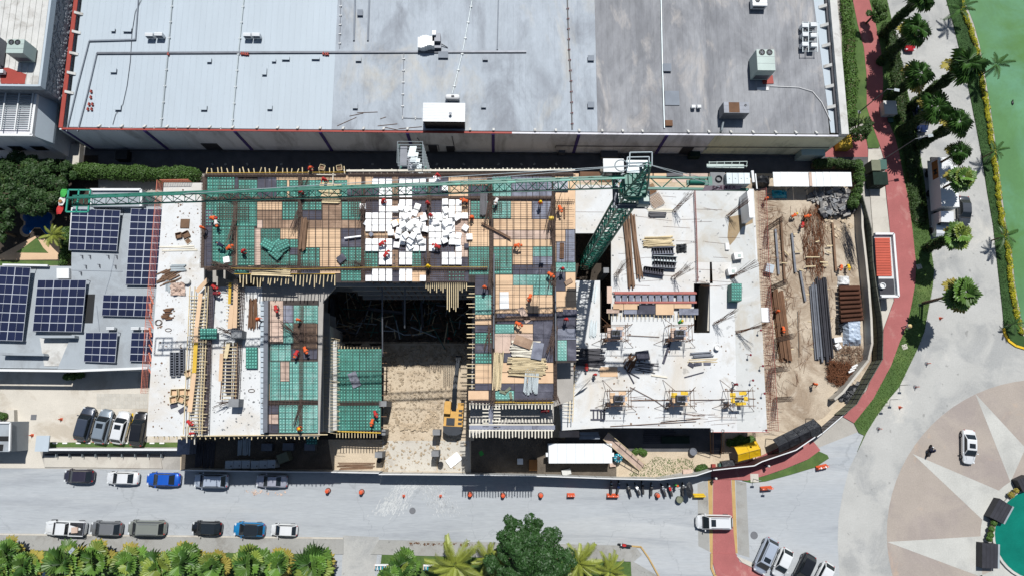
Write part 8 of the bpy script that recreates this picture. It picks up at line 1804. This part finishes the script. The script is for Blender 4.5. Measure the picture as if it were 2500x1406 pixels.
for x,y,lb in [(1804,624,'white square tank with a round lid on the greyer slab strip, upper of two'),(1789,662,'white square tank touching the bar bundle, lower of two')]:
 q = W(x,y,ZE + 1); t = thing('square_tank',lb,'tank',(q.x,q.y,ZE),group='white square tanks'); e = MB(); e.box(q.x,q.y,ZE,1.15,.85,.9,rad(8)); e.obj('tank_body','white_plastic',t); e = MB(); e.box(q.x + .1,q.y,ZE + .9,.4,.4,.05); e.obj('lid','ac_green',t)
box_obj('white_carton','white carton at the edge of the red net strip','box',1776,602,ZE,.5,.9,.3,0,'white_plastic')
t = thing('rebar_mat_stack','tilted orange brown rebar mats beside the crane cab shadow','rebar mats',tuple(W(1603,487,ZE)))
for k,(x,y,a,s_) in enumerate([(1603,490,28,1.6),(1590,462,28,1.2)]):
 p = W(x,y,ZE + .4); e = MB()
 for j in range(9): u = (j / 8 - .5) * s_; M = Matrix.Translation((p.x,p.y,ZE + .3)) @ Matrix.Rotation(rad(a),4,'Z'); e.tube(M @ Vector((u,-s_ / 2,0)),M @ Vector((u,s_ / 2,0)),.035,4); e.tube(M @ Vector((-s_ / 2,u,.05)),M @ Vector((s_ / 2,u,.05)),.035,4)
 e.obj('rebar_mat','box_brown',t)
stack('white poles beside a dark bundle below the rebar mats',1612,513,ZE,3,3.6,.14,.1,-1,'timber_white',1,seed=43); stack('short dark beam bundle below the white poles',1605,523,ZE,4,2.4,.16,.15,0,'steel_dark',2,seed=44,part='beam',cat='beams')
stack('dark timber stack on the east slab right of the green panel strip',1435,872,ZE,10,3.6,.2,.15,0,'steel_dark',2,seed=45,jit=.2); stack('white and grey tube bundle beside the crane shadow',1449,712,ZE,8,1.9,.1,.1,80,'steel_light',2,seed=46,jit=.15,part='tube',cat='tubes'); stack('short grey tube bundle below the slab opening',1448,803,ZE,9,2.0,.1,.1,84,'steel_light',2,seed=47,jit=.08,part='tube',cat='tubes')
box_obj('plywood_board','single square plywood board lying on the white east slab','board',1486,907,ZE,2.3,1.25,.06,0,'ply'); box_obj('dark_form','dark square form in the hoist shadow','form',1570,867,ZE,1.6,1.2,.6,8,'ply_dark')
stack('rusty tie bars in a heap beside the dark square form',1540,885,ZE,9,.9,.12,.08,60,'rust_steel',3,seed=48,jit=.3,part='bar',cat='bars'); stack('flat dark laths below the dark square form',1578,894,ZE,8,2.6,.12,.05,-4,'steel_dark',1,seed=49,jit=.25,part='lath',cat='laths')
stack('grey form and poles near the white bucket',1714,865,ZE,5,2.6,.15,.15,3,'steel_grey',2,seed=50,jit=.08); stack('thin pale poles below the grey form',1715,880,ZE,3,3.8,.1,.08,2,'timber',1,seed=51,jit=.1,part='pole',cat='poles')
for (x,y,a,sx,sy,lb) in [(1688,890,-30,.8,.5,'small dark form piece, left of three'),(1704,888,8,1.0,.4,'small dark form piece, middle of three'),(1727,887,0,.9,.35,'small dark form piece, right of three'),(1537,915,-62,2.4,.14,'dark strip slanting steeply on the slab'),(1548,915,-28,1.6,.12,'dark strip slanting gently on the slab'),(1610,918,-8,2.1,.2,'pale strip above the open black box'),(1695,914,15,2.6,.12,'long grey strip slanting right of the open black box'),(1628,860,70,3.0,.3,'long dark board leaning in the hoist shadow')]: box_obj('form_piece',lb,'form',x,y,ZE,sx,sy,.15,a,'ply_dark' if 'pale' not in lb else 'timber_white')
crate('open black walled box on the white slab south of the laths',1611,925,ZE,0,.75,.4,'white_plastic',fill='black_plastic')
t = thing('ladder_frame','dark ladder shaped steel frame near the slab\'s south west','frame',tuple(W(1460,1012,ZE)))
for q in [((1441,1000),(1478,1000)),((1442,1023),(1477,1023)),((1449,1000),(1449,1022)),((1459,1000),(1459,1022)),((1468,1000),(1468,1022)),((1476,1000),(1476,1022))]: e = MB(); e.bar(W(*q[0],ZE + .3),W(*q[1],ZE + .3),.16,.25); e.obj('frame_bar','ply_dark',t)
for k,q in enumerate([((1538,944),(1600,977)),((1600,977),(1632,1000)),((1540,977),(1770,975)),((1530,818),(1610,822)),((1613,1030),(1710,1020)),((1490,1040),(1700,1028)),((1762,977),(1790,1005)),((1620,740),(1622,760)),((1790,970),(1845,973))]):
 e = MB(); e.tube(W(*q[0],ZE + .15),W(*q[1],ZE + .15),.04,4); tag(e.obj('guide_pole','timber_brown'),'thin brown pole lying between the column formworks','pole','thin poles on the east slab')
e = MB(); rr = random.Random(5)
for i in range(60): x,y = rr.choice([(1370,40),(1500,60),(1640,60),(1700,60),(1560,60)]),0; a = W(x[0] + rr.uniform(0,x[1]),rr.uniform(470,700) if rr.random() < .5 else rr.uniform(960,1040),ZE + .05); q = a + Vector((rr.uniform(1.5,4),rr.uniform(-.4,.3),0)); e.tube(a,q,.014,3,cap=False)
o = e.obj('loose_wires','rebar_rust'); o['kind'] = 'stuff'; o['label'] = 'thin loose wires lying on the east slab'
e = MB()
for q in [((1386,700),(1380,860)),((1395,900),(1390,1030)),((1404,880),(1398,1030))]:
 e.bar(W(*q[0],ZE + 1.5),W(*q[1],ZE + 1.5),.1,.1)
for i in range(14): e.bar(W(1372,900 + i * 9,ZE + 1.6),W(1412 - i,903 + i * 9,ZE + 1.4),.05,.06)
tag(e.obj('timber_scaffold','timber'),'timber scaffold along the foot of the right wing','scaffold')
e = MB(); a,q = W(1404,965,ZE + .1),W(1436,932,ZE + 2)
for o_ in (-.25,.25): e.bar(a + Vector((o_,o_,0)),q + Vector((o_,o_,0)),.07,.07)
for k in range(8): v = a.lerp(q,k / 7); e.bar(v + Vector((-.25,-.25,0)),v + Vector((.25,.25,0)),.05,.05)
tag(e.obj('leaning_ladder','steel_dark'),'dark ladder leaning at the foot of the right wing','ladder')
for k,(x,y) in enumerate([(1832,866),(1838,928),(1857,806),(1866,960),(1870,1050),(1862,893)]):
 p = W(x,y,ZE + 1); t = thing('guard_post','thin guard post with red cap on the east slab, %s' % ['upper inner one','lower inner one','top one on the edge','third one on the edge','corner one','second one on the edge'][k],'post',(p.x,p.y,ZE),group='guard posts on the east slab'); e = MB(); e.tube((p.x,p.y,ZE),(p.x,p.y,ZE + 1.1),.03,5); e.obj('pole','rust_steel',t); e = MB(); e.lathe(p.x,p.y,ZE + 1.1,[(.16,0),(.12,.06)],10); e.obj('cap','cloth_maroon',t)
t = thing('scaffold_stair','pale green scaffold stair tower rising from the alley to the big deck','scaffold',tuple(W(1005,388,0)))
for i,(x,y) in enumerate([(975,358),(1028,358),(980,412),(1040,412)]): e = MB(); v = W(x,y,ZD); v0_ = W(1000 + (x - 1005) * .9,400 + (y - 400) * .6,0); e.tube((v.x,v.y,0),(v.x,v.y,ZD + .5),.07,6); e.obj('upright','crane_teal',t)
A,B = W(975,358,ZD),W(1034,410,ZD)
for k in range(9):
 z_ = 1.5 + k * 2; e = MB()
 for a,q in (((A.x,A.y),(B.x,A.y)),((A.x,B.y),(B.x,B.y)),((A.x,A.y),(A.x,B.y)),((B.x,A.y),(B.x,B.y))): e.tube((*a,z_),(*q,z_),.045,4); e.tube((*a,z_ + 1),(*q,z_ + 1),.035,4)
 e.obj('rail_ring','steel_light',t)
 e = MB(); e.prism([(A.x + .2,A.y - .2),(A.x + 1.0,A.y - .2),(A.x + 1.0,B.y + .1),(A.x + .2,B.y + .1)],z_ - .05,z_); e.obj('landing','steel_grey',t)
 e = MB()
 for s_ in range(7): e.box(A.x + 1.7,A.y - .3 - s_ * .28,z_ + s_ * .28,.8,.24,.04)
 e.obj('stair_flight','steel_light',t)
for x,y,a,lb in [(727,414,0,'small open crate left of the worker on the north edge'),(786,409,-15,'small open crate right of the worker on the north edge, first'),(813,412,0,'small open crate right of the worker on the north edge, second'),(828,410,10,'small open crate right of the worker on the north edge, third')]: crate(lb,x,y,ZD,a,.6,.25,'timber')
e = MB(); e.bar(W(773,427,ZD + .8),W(820,428,ZD + .8),.08,.08); e.bar(W(813,424,ZD + .8),W(813,452,ZD + .8),.09,.08); tag(e.obj('timber_cross','timber_white'),'white timber cross held above the upper plank stack','timber')
for x,y,sx,sy,h,m,lb in [(1488,374,2.4,1.3,1.2,'concrete_dark','concrete box in the alley below the second purple stripe from the right'),(1697,372,1.5,1.3,1.3,'screen_green','dark green waste container at the store wall'),(1372,368,.9,.7,1.2,'steel_grey','wall mounted grey unit low on the store wall'),(296,378,1.6,1.4,1.2,'dark_vent','dark box in the alley\'s west end'),(1985,364,3.4,1.9,2.4,'ac_green','flat grey green roofed shed at the store\'s east corner'),(1893,366,1.5,1.2,.5,'steel_grey','shiny grey cover on the ground near the grey green shed'),(1565,370,.9,1.2,.9,'concrete_dark','low dark block in the middle of the alley')]:
 box_obj('alley_box',lb,'box',x,y,0,sx,sy,h,0,m)
for x,y,sx,sy,m,lb in [(1418,426,2.2,.9,'rust_steel','rusty metal tray at the slab north of the crane'),(2098,1,0,0,'','')][:1]: box_obj('rusty_tray',lb,'tray',x + 22,y + 4,ZE,sx * 1.2,sy * 1.3,.4,0,m)
for x in range(505,1400,58): e = MB(); p = W(x + 20 * math.sin(x),402,0); e.box(p.x,p.y,0,.35,.25,.1,x); tag(e.obj('loose_block','walk_concrete'),'small pale block lying in the dark alley behind the store','block','blocks lying in the alley')
t = thing('wooden_stage','plywood strip with boards along the alley side north of the crane','platform',tuple(W(1600,432,ZE)));
for i in range(9): e = MB(); x = 1365 + i * 45; pbox(e,x + 6,424,x + 48,446,ZE + .3,.05); e.obj('plywood_sheet',['ply','ply_pink','rust_steel','ply_pink','ply','ply','ply_pink','ply_pink','ply'][i],t)
for x,y,w_,d_,h,m,lb in [(2139,404,1.3,1.6,2.0,'mesh_khaki','khaki topped cabinet left of the small green cabinet'),(2156,402,1.1,1.5,1.9,'box_green','small green cabinet on the pale pavement'),(2150,436,2.1,1.9,2.2,'screen_green','large dark green cabinet below the two smaller ones'),(2174,263,1.9,2.1,1.3,'old_white','white box dappled by palm shade beside the red path'),(2181,221,.65,.6,.7,'box_green','small green utility box above the white box'),(2175,294,.7,.6,.5,'box_green','small green utility box below the white box'),(2065,345,1.9,2.0,1.6,'timber_yellow','yellow container under the small tree at the store corner')]:
 p = W(x,y,h); t = thing('utility_cabinet',lb,'cabinet',(p.x,p.y,0)); e = MB(); e.box(p.x,p.y,0,w_ - .1,d_ - .1,h - .08); e.obj('cabinet_body',m,t); e = MB(); e.box(p.x,p.y,h - .08,w_,d_,.08); e.obj('cabinet_lid',m,t); e = MB(); e.box(p.x,p.y - d_ / 2 + .03,.3,.04,.04,h - .7); e.box(p.x + .12,p.y - d_ / 2 + .03,h * .5,.06,.04,.2); e.obj('door_handle','steel_grey',t)
t = thing('guard_house','small guard house with red tiled roof and white parapet beside the path','guard house',tuple(W(2163,640)))
zg = 2.8; e = MB(); e.prism([p_[:2] for p_ in P2([(2136,574),(2179,574),(2190,722),(2152,722)],zg)],0,zg - .25); e.obj('wall','wall_white',t)
n_ = 15
for i in range(n_):
 y0_,y1_ = 580 + 94 * i / n_,580 + 94 * (i + 1) / n_; e = MB(); e.prism([p_[:2] for p_ in P2([(2137 + i * .35,y0_ + .4),(2174 + i * .35,y0_ + .4),(2174 + i * .35,y1_ - .4),(2137 + i * .35,y1_ - .4)],zg)],zg - .25,zg - .12 + .02 * (i % 2)); e.obj('roof_tile_row','tile_red',t)
for q in [((2135,572),(2180,572)),((2180,572),(2192,724)),((2192,724),(2150,724))]: e = MB(); e.bar(W(*q[0],zg),W(*q[1],zg),.28,.5); e.obj('parapet','white_paint',t)
e = MB(); e.prism([p_[:2] for p_ in P2([(2146,680),(2184,680),(2187,718),(2151,718)],zg)],zg - .24,zg - .2); e.obj('terrace_floor','steel_dark',t); e = MB(); q = W(2153,698,zg); e.lathe(q.x,q.y,zg - .2,[(.4,0),(.4,.5),(.3,.5),(.28,.3)],16); e.obj('round_vent','white_paint',t)
for (pts,z_,lb) in [([(2441,1216),(2472,1236),(2449,1278),(2416,1261)],1.2,'rotated dark grey slab roof on the round planter\'s rim'),([(2398,1325),(2437,1328),(2436,1387),(2398,1386)],1.2,'dark grey square slab on the planter rim above the lower edge'),([(2484,1172),(2510,1160),(2530,1190),(2498,1200)],1.2,'dark grey slab cut by the right edge on the planter rim')]:
 p = W(*pts[0],0); t = thing('planter_cover',lb,'cover',(p.x,p.y,0)); P_ = [Vector(v) for v in P2(pts,z_)]; e = MB(); e.prism([v[:2] for v in P_],.0,z_); e.obj('cover_body','steel_dark',t)
 c_ = sum(P_,Vector()) / 4; e = MB(); e.bar((P_[1] + P_[2]) / 2 - (P_[1] - P_[2]) * .5 + Vector((.15,0,-.1)),(P_[1] + P_[2]) / 2 + (P_[1] - P_[2]) * .5 + Vector((.15,0,-.1)),.25,.1); e.obj('side_ledge','steel_light',t)
 e = MB()
 for k in range(1,4): e.bar(P_[0].lerp(P_[1],k / 4) + Vector((0,0,.008)),P_[3].lerp(P_[2],k / 4) + Vector((0,0,.008)),.03,.012)
 e.obj('board_joint','black_plastic',t)
for k,x in enumerate([134,158,191,215,236,260,283,306,371,395]): box_obj('wheel_stop','white wheel stop number %s from the left on the grass strip' % ['one','two','three','four','five','six','seven','eight','nine','ten'][k],'wheel stop',x,1081,.06,.62,.18,.12,0,'white_plastic','white wheel stops in a line')
for x0_,x1_,lb in [(322,316,'yellow line left of the black parked car'),(272,266,'faint yellow line between the grey blue and white cars')]: area('yellow_line',[(x0_,1008),(x0_ + 4,1008),(x1_ + 4,1078),(x1_,1078)],.02,'yellow_paint' if 'black' in lb else 'ochre_paving')
t = thing('car_park_wall','white wall with sliding gate rail below the walled car park','wall',(0,0,0)); e = MB(); e.bar(W(116,1096,.9),W(440,1096,.9),.25,1.8); e.obj('wall_body','white_paint',t); e = MB(); e.bar(W(110,1109,.2),W(400,1112,.2),.2,.3); e.obj('gate_rail','steel_dark',t)
for i in range(9): e = MB(); v = W(140 + i * 32,1111,.4); e.box(v.x,v.y,.3,.05,.5,.5); e.obj('gate_post','steel_light',t)
box_obj('gate_canopy','pale grey flat canopy at the left end of the car park wall','canopy',103,1082,1.8,1.7,2.0,.15,0,'roof_blue'); box_obj('gate_canopy','grey flat canopy at the corner of the building shadow','canopy',448,1090,1.5,1.6,1.9,2.0,0,'ply_slate')
for x,y,r_,lb in [(1007,1246,.42,'round manhole cover in the street below the entrance'),(1841,1306,.5,'round manhole cover above the silver van')]: q = W(x,y,0); e = MB(); e.lathe(q.x,q.y,.005,[(r_,0),(r_,.012),(r_ * .85,.012),(r_ * .83,.006),(.05,.006)],22); tag(e.obj('manhole_cover','manhole'),lb,'manhole cover')
for x,y,z_,lb in [(82,1018,0,'square drain cover in the courtyard'),(2209,846,.11,'white square cover in the verge beside the straw hatted person'),(2244,651,.11,'white marked square cover near the middle of the verge')]: box_obj('drain_cover',lb,'cover',x,y,z_,.75,.7,.03,15 if x > 2000 else 0,'manhole' if x < 100 else 'walk_light')
def lamp(px,py,h,dx,dy,label,m='steel_grey'):
 p = W(px,py,0); t = thing('street_lamp',label,'street lamp',(p.x,p.y,0)); e = MB(); e.tube((p.x,p.y,0),(p.x,p.y,h),.09,8,.05); e.obj('pole',m,t); e = MB(); e.tube((p.x,p.y,h),(p.x + dx,p.y + dy,h + .2),.05,6); e.box(p.x,p.y,0,.45,.45,.12); e.obj('arm',m,t); e = MB(); e.box(p.x + dx,p.y + dy,h + .1,.7,.4,.12,math.atan2(dy,dx)); e.obj('lamp_head','steel_light',t)
lamp(228,1340,6,.8,1.0,'dark green street lamp leaning over the pavement by the palms','screen_green'); lamp(2097,275,7.5,1.2,-.2,'dark street lamp across the red path near the small tree'); lamp(2160,388,7.5,2.0,.4,'street lamp whose head hangs over the verge left of the truck'); lamp(2245,745,4.2,1.2,-.4,'dark green lamp with flat head beside the lone palm','screen_green')
for x,y,lb in [(2197,940,'thin sign post casting a line on the grass tongue, upper'),(2173,975,'thin sign post at the road edge, middle'),(2152,990,'thin sign post at the road edge, lower'),(1838,1168,'thin pole on the pale square below the curved hoarding'),(1864,1190,'thin sign post right of the pale square')]:
 p = W(x,y,0); t = thing('sign_post',lb,'sign',(p.x,p.y,0)); e = MB(); e.tube((p.x,p.y,0),(p.x,p.y,2.3),.035,5); e.obj('pole','steel_dark',t); e = MB(); e.box(p.x,p.y,1.9,.5,.04,.5); e.obj('sign_plate','steel_light',t)
for x,y,lb in [(2265,887,'floor stand with round base nearest the roundabout, top'),(2237,944,'floor stand with round base, second'),(2147,1046,'floor stand with round base, lowest')]:
 p = W(x,y,.3); t = thing('bollard_stand',lb,'bollard',(p.x,p.y,0),group='stands on the roundabout road'); e = MB(); e.lathe(p.x,p.y,0,[(.26,0),(.26,.08),(.06,.1)],12); e.obj('base','manhole',t); e = MB(); e.lathe(p.x,p.y,.1,[(.06,0),(.05,.9)],8); e.obj('pole','orange_plastic',t)
box_obj('pale_square','pale concrete square on the grass tongue','slab',1842,1166,0,1.1,1.1,.13,0,'walk_light')
pail('green and white drum of junk below the motorcycles',1660,1219,0,.45,.8,'mesh_khaki')
e = MB(); p = W(1685,1196,2);
for i in range(8): a0,a1 = i * .785,(i + 1) * .785; e.add([(p.x,p.y,2.2),(p.x + .5 * math.cos(a0),p.y + 1.1 * math.sin(a0),1.75),(p.x + .5 * math.cos(a1),p.y + 1.1 * math.sin(a1),1.75)],[(0,1,2)])
t = thing('umbrella','dark closed parasol right of the motorcycles','umbrella',(p.x,p.y,0)); e.obj('canopy','black_sheet',t); e = MB(); e.tube((p.x,p.y,0),(p.x,p.y,2.3),.03,5); e.obj('pole','steel_dark',t)
for x0_,x1_,y_,lb in [(915,968,1383,'blue striped bench left of the single fan palm'),(1034,1060,1384,'blue striped bench with pale box left of the coconut palm'),(798,818,1382,'blue striped bench at the right end of the palm row'),(118,135,1372,'blue striped bench end between the two left palms')]:
 a,q = W(x0_,y_,.6),W(x1_,y_,.6); t = thing('striped_bench',lb,'bench',(a.x,a.y,.12)); e = MB(); e.bar(a + Vector((0,.25,0)),q + Vector((0,.25,0)),.22,.2); e.obj('backrest','white_paint',t); n_ = int((q.x - a.x) / .22)
 for i in range(n_): e = MB(); e.box(a.x + .1 + i * .22,a.y - .12,.5,.12,.5,.05); e.obj('slat','tank_blue' if i % 2 == 0 else 'white_paint',t)
 e = MB(); e.box(a.x,a.y,.12,.15,.6,.45); e.obj('leg','ply_pink',t); e = MB(); e.box(q.x,q.y,.12,.15,.6,.45); e.obj('leg','ply_pink',t)
box_obj('white_van_roof','white tarp covered object between palms in the lower left corner','box',113,1393,.1,.9,1.6,.8,0,'wrap_plastic')
stones('litter','dark leaf litter on the pavement left of the big tree','litter',inside([(1000,1323),(1165,1326),(1165,1332),(1000,1330)]),90,.08,.35,'rust_steel',z=.13,seed=91,flat=.1)
stones('litter','scraps on the street beside the silver sedan','litter',inside([(595,1193),(700,1196),(708,1208),(600,1206)]),60,.06,.3,'ply_pink',z=.01,seed=92,flat=.15)
for x,y in [(1338,1312),(1143,1322)]: pail('white bollard lamp on the kerb %s the big tree' % ('right of' if x > 1200 else 'left of'),x,y,.13,.13,.6,'white_plastic')
e = MB(); p = W(2472,252,.1); e.ball(p.x,p.y,.12,.18,.35,.12); e.ball(p.x,p.y + .35,.25,.1,.1,.1); tag(e.obj('dark_buoy','black_plastic'),'small dark float lying on the green lagoon','float')
